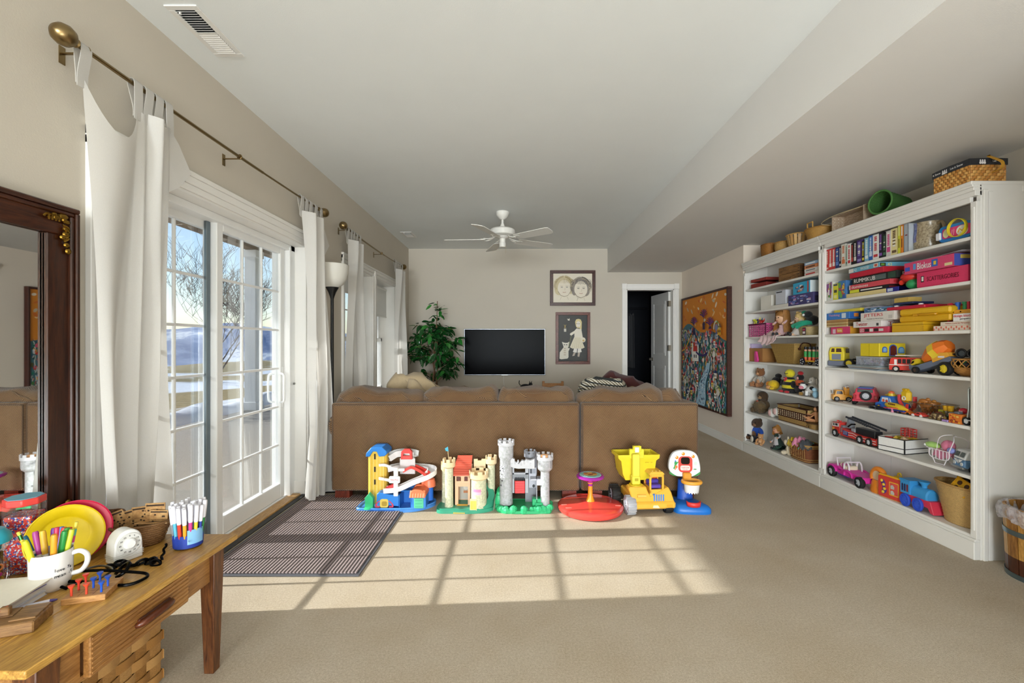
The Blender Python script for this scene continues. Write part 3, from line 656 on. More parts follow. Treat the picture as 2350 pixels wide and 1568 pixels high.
p.pl(Q((430,1085),(515,1090),(578,1240),(540,1258),(400,1255),(365,1235)),'#e4dbbf')
for k in range(6):p.stroke(Q((440+13*k,1100),(395+32*k,1245)),.003,'#b9ab88')
p.pl(Q((425,1255),(470,1258),(465,1315),(408,1305)),'#efeae0');p.pl(Q((480,1258),(525,1255),(535,1305),(475,1315)),'#efeae0')
p.pl(Q((420,1310),(450,1312),(430,1360),(398,1365)),'#b9aa9a');p.pl(Q((480,1312),(515,1310),(500,1375),(475,1370)),'#b9aa9a')
p.ell(*q(555,1130),.04,.04,'#e8dfc8',9);p.ell(*q(560,1140),.018,.016,'#c7a45a',7);p.stroke(Q((385,1065),(365,1160),(350,1240)),.004,'#9aa05a')
p.pl(Q((250,1158),(290,1172),(330,1172),(357,1155),(345,1225),(335,1250),(362,1248),(355,1275),(345,1290),(345,1380),(330,1400),(240,1410),(215,1400),(220,1310),(275,1235)),'#e2dccb')
for a in ((285,1200),(318,1200)):p.ell(*q(*a),.011,.007,'#33302a')
for k in range(4):p.ell(*q(292,1255+30*k),.02,.011,'#c8b9a2')
p.done(t)
G().box(-W,W,-.0135,-.0125,-H,H).obj('glass_pane',m_glass('picture_glass',.003,(1,1,1),.008),t)

# large naive village painting on the right wall
PY0,PY1,PZ0,PZ1=5.416,6.94,.34,1.895
t=thing('village_painting','large bright naive painting of a hillside village and river on the right wall','painting',(XR,PY1,PZ0),-PI/2)
W,H=PY1-PY0,PZ1-PZ0
for a,b,c,d in ((0,W,0,.028),(0,W,H-.028,H),(0,.028,.028,H-.028),(W-.028,W,.028,H-.028)):G().box(a,b,-.055,0,c,d,.003).obj('frame_bar',m_oak('dark_frame_wood','#2a120c','#56281a',(8,40,40),.5),t)
G().box(.02,W-.02,-.045,-.004,.02,H-.02).obj('canvas',mt('#d9862c','fabric'),t)
p=P(-.0455,.000012);r=random.Random(17);p.rect(.028,W-.028,.028,H-.028,'#e08a2a')
for k in range(34):p.ell(.05+r.random()*1.42,1.12+r.random()*.38,.03+.02*r.random(),.012+.01*r.random(),r.choice(['#f4c98a','#efe0c8','#c9b89a','#f0a850','#d8702a']),8,r.uniform(-.9,.9))
def hill(x):return 1.03+.09*math.sin(x*3.1+.4)+.05*math.sin(x*7)
xs=[.028+i*(W-.056)/40 for i in range(41)];p.pl([(x,hill(x)) for x in xs]+[(W-.028,.028),(.028,.028)],'#4d7a84')
GC=['#1f6b52','#12805f','#244a86','#8fb4d6','#f2efe6','#e8e2d2','#d63a34','#e8a035','#e05a7a','#4a7f46','#5b5a3a','#7a3a34','#33507e','#c9d3da','#f2efe6','#16403f','#2a8a62','#f4f1e8','#e9e4da','#c9503a','#5f9ac0','#f2efe6','#e8574a','#7fb0d8','#e9b84a','#f2efe6','#d8343a']
inriver=lambda x,z:abs(x-(.98-.28*(.62-z)/.6+.03*math.sin(z*14))) < .06+.2*(.65-z)
for k in range(1900):
    x=.04+r.random()*(W-.08);z=.04+r.random()**.9*1.05
    if z > hill(x)-.01:continue
    if z < .62 and inriver(x,z):continue
    a=.012+.02*r.random()
    if r.random() < .5:p.ell(x,z,a*.75,a*1.15,r.choice(GC),7)
    else:p.stroke([(x,z-a),(x+r.uniform(-a,a)*.6,z),(x+r.uniform(-a,a),z+a*1.2)],.008,r.choice(GC))
zz=[.62-i*.02 for i in range(30)];c=lambda z:.98-.28*(.62-z)/.6+.03*math.sin(z*14);p.pl([(c(z)-.045-.18*(.65-z),z) for z in zz]+[(c(z)+.045+.18*(.65-z),z) for z in zz[::-1]],'#a9cbe0')
for k in range(90):
    z=.05+r.random()*.5;x=c(z)+r.uniform(-1,1)*(.03+.16*(.65-z));p.ell(x,z,.008,.013,r.choice(['#2a3f6b','#e9eef2','#5d86b0','#20304a']),7)
def house(x,z,s,wall,roof):
    p.rect(x,x+s,z,z+s*.9,wall);p.pl([(x-s*.15,z+s*.9),(x+s*1.15,z+s*.9),(x+s*.85,z+s*1.4),(x+s*.15,z+s*1.4)],roof);p.rect(x+s*.15,x+s*.38,z+s*.3,z+s*.6,'#2a2a3a');p.rect(x+s*.6,x+s*.82,z+s*.3,z+s*.6,'#2a2a3a')
for k in range(30):
    x=.08+r.random()*(W-.25);z=.08+r.random()*.86
    if z < .6 and inriver(x+.03,z):continue
    house(x,z,.05+.025*r.random(),r.choice(['#f3efe6','#e9a93a','#f3efe6','#f0a9b4','#f2d36a']),r.choice(['#c8342c','#a8322c','#2b3a6e','#d86a30','#e8747e']))
house(.5,.63,.15,'#f5f2ea','#c8342c');p.rect(.46,.5,.63,.88,'#f5f2ea');p.rect(.65,.69,.63,.86,'#f5f2ea');house(1.28,.98,.10,'#e8b030','#8a5a34')
p.stroke([(.06,.76),(.2,.80),(.36,.93),(.44,1.0)],.022,'#e8a835');p.stroke([(.6,.76),(.7,.72),(.85,.71),(.98,.75)],.03,'#3a2f6e')
for x,z,h in ((.52,1.02,.3),(.86,1.08,.36),(1.06,1.02,.22)):
    house(x-.03,z-.02,.07,'#3a2a5a' if x < 1 else '#d64a3a','#1f2a5a');p.stroke([(x,z+.05),(x,z+h*.45)],.014,'#6a3a34')
    for k in range(9):
        a=PI*(.12+.76*k/8);p.stroke([(x,z+h*.4),(x+.06*math.cos(a),z+h*.4+.09*math.sin(a)),(x+.13*math.cos(a),z+h*.4+.10*math.sin(a)+.01)],.017,r.choice(['#5a2f7a','#7a3a8a','#4a4a3a','#8a2f4a']))
for x,z in ((.2,.98),(1.25,1.06),(1.18,.72),(.2,.3),(1.3,.25)):
    p.stroke([(x,z-.16),(x,z)],.02,'#8c8fb4' if z > .9 else '#e9e4da')
    for k in range(14):
        a=PI*(k+.5)/14;p.stroke([(x,z-.03),(x+.05*math.cos(a),z+.06*math.sin(a))],.008,'#8c8fb4' if z > .9 else '#e9e4da');p.ell(x+.075*math.cos(a),z+.09*math.sin(a),.014,.022,r.choice(['#7d9a4a','#c9d39a','#e8e2d2']),7,a)
p.done(t,'painted_scene',m_print('oil_paint',.65))

# ================================================================== sectional sofa
HB=m_herring();FOOT=m_oak('red_brown_foot_wood','#4e1d10','#7d3320',(20,20,8),.35);SY=3.52
def welt(pts,parent):return G().tube(pts,.006,6).obj('welt',mt('#5a4430','fabric'),parent)
def seatc(x0,x1,y0,y1,parent):
    g=G();g.box(x0+.006,x1-.006,y0,y1,.30,.455,.0);o=g.obj('seat_cushion',HB,parent);bevel(o,.035,3);return o
def foot(parent,x,y):G().prism([(x-.055,y-.03),(x+.055,y-.03),(x+.055,y+.04),(x-.055,y+.04)],.0,.066,'z').obj('foot',FOOT,parent)
t=thing('sofa_section','long brown herringbone sofa section with its back to the toys and a rounded left arm','sofa',(0,0,0),0,'herringbone sectional sofa')
o=G().box(-1.442,.480,SY,SY+.12,.066,.748).obj('back_panel',HB,t);bevel(o,.018,3)
welt([(-1.425,SY-.001,.733),(.463,SY-.001,.733)],o);welt([(-1.43,SY+.002,.09),(-1.43,SY+.002,.735)],o);welt([(.469,SY+.002,.09),(.469,SY+.002,.735)],o)
o=G().box(-1.43,.478,SY+.10,4.45,.066,.30).obj('seat_base',HB,t);bevel(o,.015,2)
o=G().box(-1.475,-1.27,SY+.04,4.48,.066,.62).obj('arm',HB,t);bevel(o,.06,4)
o=G().lathe([(.001,0),(.09,.0),(.11,.02),(.11,.84),(.09,.86),(.001,.86)],n=20).obj('arm_roll',HB,t,loc=(-1.385,SY+.05,.56),rot=(-PI/2,0,0))
for a,b in ((-1.26,-.39),(-.39,.475)):seatc(a,b,SY+.14,4.5,t)
for x,y in ((-1.36,SY+.04),(.40,SY+.04),(-1.36,4.38),(.40,4.38)):foot(t,x,y)
t=thing('sofa_section','right-hand corner section of the brown herringbone sofa','sofa',(0,0,0),0,'herringbone sectional sofa')
o=G().box(.492,1.40,SY,SY+.12,.066,.748).obj('back_panel',HB,t);bevel(o,.018,3)
welt([(.51,SY-.001,.733),(1.385,SY-.001,.733)],o);welt([(.503,SY+.002,.09),(.503,SY+.002,.735)],o);welt([(1.389,SY+.002,.09),(1.389,SY+.002,.735)],o)
o=G().box(1.28,1.40,SY+.121,5.55,.066,.748).obj('side_back',HB,t);bevel(o,.018,3)
o=G().box(.495,1.279,SY+.10,5.5,.066,.30).obj('seat_base',HB,t);bevel(o,.015,2)
for a,b in ((SY+.14,4.4),(4.41,5.52)):seatc(.49,1.275,a,b,t)
for x,y in ((.60,SY+.04),(1.31,SY+.04),(.6,5.4),(1.31,5.4)):foot(t,x,y)
def cushion(name,label,loc,w,h,th,seed,rot=(0,0,0),e=.28,mat=None,wl=True,group=None,sag=.02,wr=.008,cat='cushion'):
    r=random.Random(seed);ph=[r.uniform(0,6) for _ in range(9)];t=thing(name,label,cat,loc,0,group);t.rotation_euler=rot
    def sg(a,k):return math.copysign(abs(a)**k,a)
    def sq(u,v,ex=0):
        a=2*PI*u;b=PI*(v-.5);cx=sg(math.cos(b),e)*sg(math.cos(a),e*1.2);cz=sg(math.cos(b),e)*sg(math.sin(a),e*1.2);cy=sg(math.sin(b),.7)
        d=wr*(math.sin(7*cx+ph[0]+3*cy)+math.sin(11*cz+ph[1]+5*cx)+.6*math.sin(17*cx+ph[2]+9*cz));dz=-sag*abs(math.sin(3.2*cx+ph[3]))*max(cz,0)+.015*math.sin(2*cx+ph[4])*max(cz,0)
        return (cx*w/2+d*.6,cy*th/2*(1-.25*abs(cx)**6)+d,h/2+cz*h/2+d+dz)
    g=G();g.grid(sq,64,30,wrap=True);o=g.obj('cover',mat or HB,t,180)
    if wl:
        for v in (.2,.8):
            pts=[Vector(sq(i/64,v)) for i in range(64)];G().tube([p+Vector((0,-.002 if v < .5 else .002,.002)) for p in pts],.005,6,True).obj('welt',mt('#6a5138','fabric'),o)
    return t
CG='herringbone back cushions'
cushion('back_cushion','flattened leftmost back cushion of the brown sofa',(-1.10,SY+.22,.43),.72,.43,.24,1,(.10,0,0),group=CG,sag=.03)
cushion('back_cushion','second back cushion from the left on the brown sofa',(-.455,SY+.22,.44),.62,.435,.22,2,(.10,.0,0),group=CG)
cushion('back_cushion','tilted middle back cushion of the brown sofa, its right corner raised',(.165,SY+.22,.43),.61,.45,.22,3,(.10,-.05,0),group=CG)
cushion('back_cushion','wide back cushion right of the sofa seam',(.82,SY+.22,.43),.72,.43,.24,8,(.10,.01,0),group=CG)
cushion('back_cushion','slumped corner back cushion at the right end of the brown sofa',(1.22,SY+.40,.43),.60,.41,.22,12,(.12,0,-PI/2+.25),group=CG)
TAN=mt('#b6a17f','fabric')
cushion('throw_pillow','tan pillow standing in the sofa corner by the window',(-1.06,4.22,.44),.52,.50,.2,21,(.15,.30,.35),.45,TAN,False,wr=.012)
g=G();r=random.Random(4)
def bl(u,v):
    x=-.98+u*.50;y=3.92+v*.5;k=.045*math.sin(9*u+4*v)+.03*math.sin(17*u-6*v+1)+.02*math.sin(23*v+5*u)
    return (x,y,.47+.40*math.sin(PI*min(1,.12+.8*v))*(1-.55*u)+k*.6+.02)
g.grid(bl,40,30);o=g.obj('blanket',mt('#b8a382','fabric'),ang=180);s=o.modifiers.new('solid','SOLIDIFY');s.thickness=.012;tag(o,'crumpled tan blanket heaped on the sofa by the tan pillow','blanket')
def m_weave():
    m,nt,b=newmat('grey_cream_patterned_weave');tc=N(nt,'TexCoord');sp=N(nt,'SeparateXYZ');nt.links.new(tc.outputs['Object'],sp.inputs[0]);w=N(nt,'TexWave');w.wave_type='BANDS';w.bands_direction='DIAGONAL';w.inputs['Scale'].default_value=18;w.inputs['Distortion'].default_value=2
    w2=N(nt,'TexWave');w2.bands_direction='Z';w2.inputs['Scale'].default_value=9;w2.inputs['Distortion'].default_value=1;nt.links.new(tc.outputs['Object'],w.inputs[0]);nt.links.new(tc.outputs['Object'],w2.inputs[0])
    a=ramp(nt,w.outputs[0],[(.35,'#6f5f45'),(.5,'#ddd8c8')]);c=ramp(nt,w2.outputs[0],[(.15,'#46505a'),(.3,'#ffffff')]);mx=N(nt,'Mix');mx.data_type='RGBA';mx.blend_type='MULTIPLY';mx.inputs[0].default_value=1
    nt.links.new(a,mx.inputs[6]);nt.links.new(c,mx.inputs[7]);nt.links.new(mx.outputs[2],b.inputs['Base Color']);b.inputs['Roughness'].default_value=.95;return m
cushion('throw_pillow','grey and cream patterned pillow on the right end of the sofa',(.77,4.35,.45),.46,.46,.18,31,(.25,.12,-.15),.4,m_weave(),False,wr=.004)
cushion('throw_pillow','dark maroon pillow leaning behind the patterned pillow',(1.05,4.72,.45),.5,.48,.18,32,(.3,.25,-.5),.5,mt('#4a1f1d','fabric'),False,wr=.006)
cushion('throw_pillow','small brown pillow corner poking up behind the wide back cushion',(.95,4.10,.46),.30,.34,.12,33,(.2,.75,0),.4,mt('#5d4430','fabric'),False,wr=.004)
g=G()
def bl2(u,v):
    x=.93+u*.42;y=4.30+v*.5;k=.03*math.sin(11*u+4*v)+.02*math.sin(19*u-6*v+1)
    return (x,y,.47+.40*math.sin(PI*min(1,.15+.7*v))*(1-.35*u)+k*.6)
g.grid(bl2,36,26);o=g.obj('blanket',mt('#a08966','fabric'),ang=180);s=o.modifiers.new('solid','SOLIDIFY');s.thickness=.012;tag(o,'tan throw bunched beside the maroon pillow','blanket')
# things behind the sofa
t=thing('coffee_table','low dark table behind the sofa, mostly hidden','table',(.0,6.3,0));G().box(-.4,.3,-.25,.25,.53,.56,.005).obj('top',MAH,t)
for x in (-.36,.26):
    for y in (-.21,.21):G().box(x-.025,x+.025,y-.025,y+.025,0,.53,.004).obj('leg',MAH,t)
t=thing('iron_figurine','small black iron animal figurine below the television','figurine',(.11,6.35,.56));BLK=mt('#101010','rubber')
G().sph((0,0,.055),(.075,.04,.035)).obj('body',BLK,t)
for x in (-.05,-.03,.035,.055):G().cyl((x,0,0),(x,0,.05),.012,.014,8).obj('leg',BLK,t)
G().sph((.07,0,.085),(.028,.022,.025)).obj('head',BLK,t);G().cyl((.06,0,.10),(.055,.0,.13),.008,.003,6).obj('ear',BLK,t);G().cyl((.08,0,.10),(.085,.0,.13),.008,.003,6).obj('ear',BLK,t);G().tube(smooth_path([(-.07,0,.07),(-.09,0,.1),(-.085,0,.14)],4),.006,6).obj('tail',BLK,t)
t=thing('wooden_chair','small light wooden chair top showing above the sofa cushions','chair',(.52,6.6,0));LW=m_oak('honey_wood','#a86b34','#d39a58',(6,30,30))
for x in (-.14,.14):G().box(x-.018,x+.018,.10,.13,0,.66,.004).obj('back_post',LW,t);G().box(x-.018,x+.018,-.15,-.12,0,.34,.004).obj('leg',LW,t)
G().box(-.16,.16,-.16,.13,.34,.36,.004).obj('seat',LW,t);G().box(-.14,.14,.105,.125,.55,.63,.004).obj('back_rail',LW,t)

# ================================================================== floor lamp
t=thing('floor_lamp','black torchiere floor lamp with a white bowl shade behind the curtain','lamp',(-1.548,3.80,0));BK2=mt('#0d0d0e','plastic')
G().lathe([(.001,0),(.125,0),(.128,.012),(.11,.022),(.03,.03),(.014,.045)],n=28).obj('base',BK2,t);G().lathe([(.013,.03),(.013,1.60)],n=12).obj('pole',BK2,t)
G().lathe([(.013,1.58),(.018,1.60),(.03,1.635),(.05,1.672),(.052,1.678),(.001,1.676)],n=24).obj('cup',BK2,t)
G().lathe([(.05,1.678),(.085,1.70),(.115,1.745),(.13,1.81),(.132,1.865),(.129,1.865),(.126,1.81),(.111,1.748),(.08,1.705),(.001,1.69)],n=32,cap=False).obj('shade',m_cloth('frosted_lamp_shade','#f0ece2',.4),t)

# ================================================================== artificial ficus
t=thing('artificial_ficus','leafy green artificial ficus tree beside the television','plant',(-1.175,6.5,0));r=random.Random(8)
G().lathe([(.001,0),(.13,0),(.17,.26),(.18,.28),(.165,.28),(.15,.24),(.001,.24)],n=28).obj('pot',mt('#8a5a3c','rubber'),t);TR=mt('#7a5a40','wood')
ends=[]
for k in range(3):
    a=k*2.1;pts=[(.03*math.cos(a+i*.9),.03*math.sin(a+i*.9),.2+i*.13) for i in range(9)];G().tube(smooth_path(pts,3),.013,6).obj('stem',TR,t);ends.append(Vector(pts[-1]))
LM=[G(),];g=G();g.add([(0,0,0),(.018,.02,.004),(.021,.045,.0),(.012,.075,-.006),(0,.098,-.014),(-.012,.075,-.006),(-.021,.045,0),(-.018,.02,.004),(0,.045,-.007)],[(0,1,8),(1,2,8),(2,3,8),(3,4,8),(4,5,8),(5,6,8),(6,7,8),(7,0,8)])
LV,LF=list(g.v),list(g.f);gl=G()
lms=[g.mesh('leaf',mt(c,'gloss'),180) for c in ('#1c5a22','#2f7d31','#123f1a','#1a4d20','#3d8a3a')];nl=0
for k in range(58):
    e=r.choice(ends);z0=r.uniform(.62,1.45) if k % 4 else r.uniform(.9,1.2);a=r.uniform(0,2*PI);b0=Vector((.03*math.cos(a),.03*math.sin(a),z0));ln=r.uniform(.18,.36)*(1.15 if .75 < z0 < 1.2 else .8)
    d=Vector((math.cos(a)*1.05,math.sin(a),r.uniform(.15,.9))).normalized();b1=b0+d*ln*.6;b2=b0+d*ln+Vector((0,0,-.06));pts=smooth_path([b0,b1,b2],4);G().tube(pts,.003,4).obj('twig',TR,t)
    for j in range(5):
        q=pts[int(len(pts)*(.35+.65*j/5))-1] if j else pts[-1];nl +=1
        o=link('leaf',r.choice(lms),t,tuple(q));o.rotation_euler=(r.uniform(-1.2,.3),r.uniform(-.7,.7),a-PI/2+r.uniform(-1.3,1.3));o.scale=(r.uniform(1.1,1.6),)*3
    for j in range(5):
        q=pts[r.randint(2,len(pts)-1)];gl.at(tuple(q+Vector((r.uniform(-.05,.05),r.uniform(-.05,.05),r.uniform(-.05,.05)))),(r.uniform(-1.2,.3),r.uniform(-.7,.7),r.uniform(0,6.3)),r.uniform(1.1,1.5));gl.add(LV,LF);gl.end()
fl=gl.obj('small_leaves',mt('#1a4d20','gloss'),t,180);fl['kind']='stuff'
for k in range(22):
    o=link('leaf',r.choice(lms),t,(r.uniform(-.08,.14),r.uniform(-.08,.08),r.uniform(1.55,1.84)));o.rotation_euler=(r.uniform(-.9,.5),r.uniform(-.7,.7),r.uniform(0,6.3));o.scale=(1.15,)*3
G().tube(smooth_path([(.0,0,1.2),(.02,0,1.5),(.03,0,1.82)],4),.006,5).obj('stem',TR,t)

# ================================================================== door mat
def m_rug():
    m,nt,b=newmat('ribbed_mauve_mat');tc=N(nt,'TexCoord');sp=N(nt,'SeparateXYZ');nt.links.new(tc.outputs['Object'],sp.inputs[0]);s=N(nt,'Math',operation='MULTIPLY');s.inputs[1].default_value=2*PI/.019;nt.links.new(sp.outputs[0],s.inputs[0])
    si=N(nt,'Math',operation='SINE');nt.links.new(s.outputs[0],si.inputs[0]);n=noise(nt,tc.outputs['Object'],160,3,.7);ad=N(nt,'Math',operation='MULTIPLY_ADD');ad.inputs[1].default_value=1.6;nt.links.new(n,ad.inputs[0]);nt.links.new(si.outputs[0],ad.inputs[2])
    c=ramp(nt,ad.outputs[0],[(.25,'#4c423f'),(.95,'#a08f8c')]);nt.links.new(c,b.inputs['Base Color']);b.inputs['Roughness'].default_value=1;bump(nt,b,ad.outputs[0],.6,.008);return m
t=thing('door_mat','ribbed mauve-grey door mat with a dark rubber edge inside the sliding door','mat',(-1.665,2.35,0))
G().box(.0,.845,0,1.27,.001,.007,.002).obj('rubber_backing',mt('#55555a','rubber'),t);G().box(.02,.825,.02,1.25,.006,.013,.003).obj('pile',m_rug(),t)

# ================================================================== bookcases
BW=mt('#efece5','paint');SHZ=[.129,.457,.736,1.013,1.283,1.561,1.811];BX0,BX1=XR,XN-.06
def bookcase(label,y0,y1):
    """front at x = BX0, running from y0 (near) to y1 (far); local x runs away from the back corner towards the camera"""
    t=thing('bookcase',label,'bookcase',(BX0,y1,0),-PI/2,'white built-in bookcases');L=y1-y0;Dp=BX1-BX0
    for x in (0,L):s=1 if x==0 else -1;G().box(x,x+s*.02,.02,Dp,0,2.09).obj('side_panel',BW,t)
    for x in (0,L):
        s=1 if x==0 else -1;g=G();g.box(x,x+s*.036,0,.02,.115,2.0,.002);g.box(x+s*.010,x+s*.026,-.005,.002,.16,1.97,.002);g.obj('stile',BW,t)
    for i in (0,1):G().box(.02+(L-.04)*(0,.3)[i]+.003*i,.02+(L-.04)*(.3,1)[i],Dp-.012,Dp,.1,2.08).obj('back_board',BW,t)
    for z in SHZ:G().box(.02,L-.02,.004,Dp-.013,z-.02,z,.003).obj('shelf',BW,t)
    G().box(.036,L-.036,0,.02,2.0,2.05,.002).obj('header',BW,t);G().box(.02,L-.02,.02,Dp-.013,2.07,2.09).obj('top_board',BW,t)
    g=G();g.box(-.0,L,-.008,.03,2.0+.03,2.058,.002);g.box(0,L,-.016,.03,2.058,2.078,.003);g.box(0,L,-.028,Dp,2.090,2.112,.004);g.box(0,L,-.022,.03,2.078,2.092,.003);g.obj('crown',BW,t)
    g=G();g.box(0,L,-.014,.02,0,.098,.003);g.box(0,L,-.009,.02,.098,.114,.004);g.obj('plinth',BW,t)
    return t
bookcase('near white bookcase full of books, games and toy vehicles',2.53,3.822)
bookcase('far white bookcase filled with dolls, plush animals and baskets',3.826,5.14)
t=thing('side_trim','flat white strips up the open side of the near bookcase','trim',(BX0,2.53,0));G().box(.03,.055,-.012,0,0,2.06,.002).obj('strip',BW,t);G().box(.062,.085,-.008,0,0,2.05,.002).obj('strip',BW,t);G().box(.25,BX1-BX0,-.008,0,2.05,2.085,.002).obj('cap_strip',BW,t)

# ================================================================== oak side table
OAK=m_oak('golden_oak','#a87a34','#dcac56',(30,2.5,30),.32);OAK2=m_oak('oak_front','#8a5a2a','#c08c4e',(30,2.2,24),.4);OAKD=m_oak('dark_oak_leg','#3b1c0e','#7c4c26',(30,30,3),.4)
TZ=.48
t=thing('side_table','low oak side table with a single drawer under the mirror','table',(-1.08,1.02,0))
bb=[0,-.155,-.31,-.465,-.60]
for a,b in zip(bb,bb[1:]):
    if a==0:pts=[(b,-.018),(-.004,-.018),(.016,.712),(b,.712)]
    elif b==-.60:pts=[(a,-.018),(-.60,-.018),(-.60,.712),(a,.712)]
    else:pts=[(a,-.018),(b,-.018),(b,.712),(a,.712)]
    pts=[(x+(-.0004 if x==a and a !=0 else .0004 if x==b and b !=-.6 else 0),y) for x,y in pts]
    o=G().prism(pts,TZ-.02,TZ,'z').obj('top_board',OAK,t);bevel(o,.003,2)
for x,y in ((-.045,.655),(-.045,.045),(-.555,.655),(-.555,.045)):
    g=G();g.add([(x+sx*w,y+sy*w,z) for z,w in ((0,.018),(TZ-.02,.029)) for sx,sy in ((-1,-1),(1,-1),(1,1),(-1,1))],[(0,3,2,1),(4,5,6,7),(0,1,5,4),(1,2,6,5),(2,3,7,6),(3,0,4,7)]);o=g.obj('leg',OAKD,t);bevel(o,.003,2)
g=G();g.box(-.06,-.035,.07,.14,TZ-.14,TZ-.02);g.box(-.06,-.035,.50,.63,TZ-.14,TZ-.02);g.box(-.06,-.035,.14,.50,TZ-.036,TZ-.02);g.box(-.06,-.035,.14,.50,TZ-.14,TZ-.128);g.obj('front_apron',OAK2,t)
G().box(-.52,-.06,.642,.662,TZ-.14,TZ-.02).obj('side_apron',OAK2,t);G().box(-.52,-.06,.035,.055,TZ-.14,TZ-.02).obj('side_apron',OAK2,t);G().box(-.56,-.54,.07,.63,TZ-.14,TZ-.02).obj('back_apron',OAK2,t)
d=G().box(-.0,.02,.145,.495,TZ-.135,TZ-.028,.003).obj('drawer_front',OAK2,t,loc=(-.034,0,0));G().box(-.36,0,.155,.485,TZ-.13,TZ-.045).obj('drawer_box',mt('#7a4d28','wood'),d)
me=None
for k in range(8):
    if me is None:me=G().box(.0195,.0225,.149,.491,-.0035,.0035,.0012).mesh('bead_moulding',OAK2)
    link('bead_moulding',me,d,(0,0,TZ-.124+k*.0125))
g=G();pts=smooth_path([(.021,.285,TZ-.088),(.034,.292,TZ-.082),(.042,.32,TZ-.078),(.042,.37,TZ-.078),(.034,.40,TZ-.082),(.021,.407,TZ-.088)],5);g.tube(pts,[.0075+.004*math.sin(PI*i/(len(pts)-1)) for i in range(len(pts))],10);g.box(.0205,.03,.285,.407,TZ-.088,TZ-.070,.003);g.obj('pull',m_oak('walnut_pull','#3a190c','#6a3318',(30,6,30),.3),d)

# ================================================================== framed mirror leaning on the wall
MO=m_oak('dark_carved_oak','#1c0a05','#48230f',(40,40,3),.28);MOH=m_oak('dark_carved_oak_h','#1c0a05','#542a13',(40,3,40),.28)
MY1,MY0,MZ0,MZ1,MX,FWd=1.697,.82,TZ,1.70,-1.655,.105
t=thing('wall_mirror','large mirror in a wide dark carved oak frame standing on the side table','mirror',(MX,MY0,MZ0))
W,H=MY1-MY0,MZ1-MZ0
for a,b,c,d_,m in ((0,W,H-FWd,H,MOH),(0,W,0,FWd,MOH),(0,FWd,FWd,H-FWd,MO),(W-FWd,W,FWd,H-FWd,MO)):
    hz=m is MOH;g=G();g.box(-.02,.01,a,b,c,d_,.003);o=g.obj('frame_rail' if hz else 'frame_stile',m,t)
    def strip2(f0,f1,x):# stepped profile from the outer edge inwards
        if hz:
            z0,z1=(d_-(d_-c)*f1,d_-(d_-c)*f0) if c > 0 else (c+(d_-c)*f0,c+(d_-c)*f1);g2.box(-.01,x,FWd*f0,W-FWd*f0,z0,z1,.004)
        else:
            y0,y1=(a+(b-a)*f0,a+(b-a)*f1) if a==0 else (b-(b-a)*f1,b-(b-a)*f0);g2.box(-.01,x,y0,y1,FWd*f1,H-FWd*f1,.004)
    g2=G();strip2(0,.16,.028);strip2(.16,.3,.022);strip2(.85,1,.003);g2.obj('moulding',m,o)
m_,nt_,b_=newmat('silvered_mirror');b_.inputs['Metallic'].default_value=1;b_.inputs['Roughness'].default_value=.015;b_.inputs['Base Color'].default_value=(.86,.88,.87,1)
n_=noise(nt_,coords(nt_),2,2);bump(nt_,b_,n_,.004,.002)
G().box(-.012,-.008,FWd,W-FWd,FWd,H-FWd).obj('mirror_glass',m_,t)
GOLD=mt('#8a6a2a','metal')
for yc,zc,sy,sz in ((W-.05,H-.05,-1,-1),(.05,H-.05,1,-1),(W-.05,.055,-1,1)):
    g=G();r=random.Random(6)
    for k in range(15):
        f=k/14;y,z=(yc+sy*(.10-.2*f)*.45,zc) if k < 8 else (yc-sy*.0,zc+sz*(f-.5)*.20)
        g.sph((.017+.004*r.random(),y+r.uniform(-.012,.012),z+r.uniform(-.012,.012)),(.007,.009+.005*r.random(),.008+.005*r.random()),8,6)
    for k in range(4):g.tube(smooth_path([(.018,yc+sy*(.02+.012*k),zc-.01),(.024,yc+sy*(.03+.012*k),zc+.008),(.018,yc+sy*(.045+.01*k),zc-.004)],4),.0035,5);g.tube(smooth_path([(.018,yc-.01,zc+sz*(.02+.014*k)),(.024,yc+.008,zc+sz*(.03+.012*k)),(.018,yc-.004,zc+sz*(.05+.01*k))],4),.0035,5)
    g.obj('gilt_ornament',GOLD,t)

# ================================================================== stave bucket with a bin liner
t=thing('stave_bucket','wooden stave bucket with grey metal hoops beside the near bookcase','bucket',(2.70,2.315,0));STV=[m_oak('stave_%d' % i,a,b,(20,20,3),.4) for i,(a,b) in enumerate((('#9a6a2a','#d9a655'),('#8a5a26','#cc9648'),('#a87a36','#e0b36a'),('#7d4f22','#bd8742')))]
SD=m_oak('stave_dark','#2f150b','#5e3018',(20,20,3),.4);R0,R1,BH=.150,.163,.36
me={}
for k in range(16):
    a0,a1=2*PI*k/16+.012,2*PI*(k+1)/16-.012
    def ring(z,ra):return [(ra*math.cos(a),ra*math.sin(a),z) for a in (a0,(a0+a1)/2,a1)]
    for z0,z1,mm,nm in ((.0,.105,SD,'stave_foot'),(.105,BH,STV[k % 4],'stave')):
        ra,rb=R0+(R1-R0)*z0/BH,R0+(R1-R0)*z1/BH;vs=ring(z0,ra)+ring(z1,rb)+ring(z0,ra-.012)+ring(z1,rb-.012)
        G().add(vs,[(0,1,4,3),(1,2,5,4),(7,6,9,10),(8,7,10,11),(3,4,10,9),(4,5,11,10),(0,3,9,6),(2,8,11,5),(1,0,6,7),(2,1,7,8)]).obj(nm,mm,t)
HOOP=mt('#7f95a3','metal')
for z in (.012,.232):ra=R0+(R1-R0)*z/BH;G().lathe([(ra+.001,z-.012),(ra+.004,z-.012),(ra+.005,z+.014),(ra+.002,z+.014)],n=48,cap=False).obj('hoop',HOOP,t)
G().lathe([(.001,.03),(R0-.012,.03)],n=32,cap=False).obj('bottom',SD,t)
m_bag=m_film('clear_bin_liner','#e6e6ee',.42)
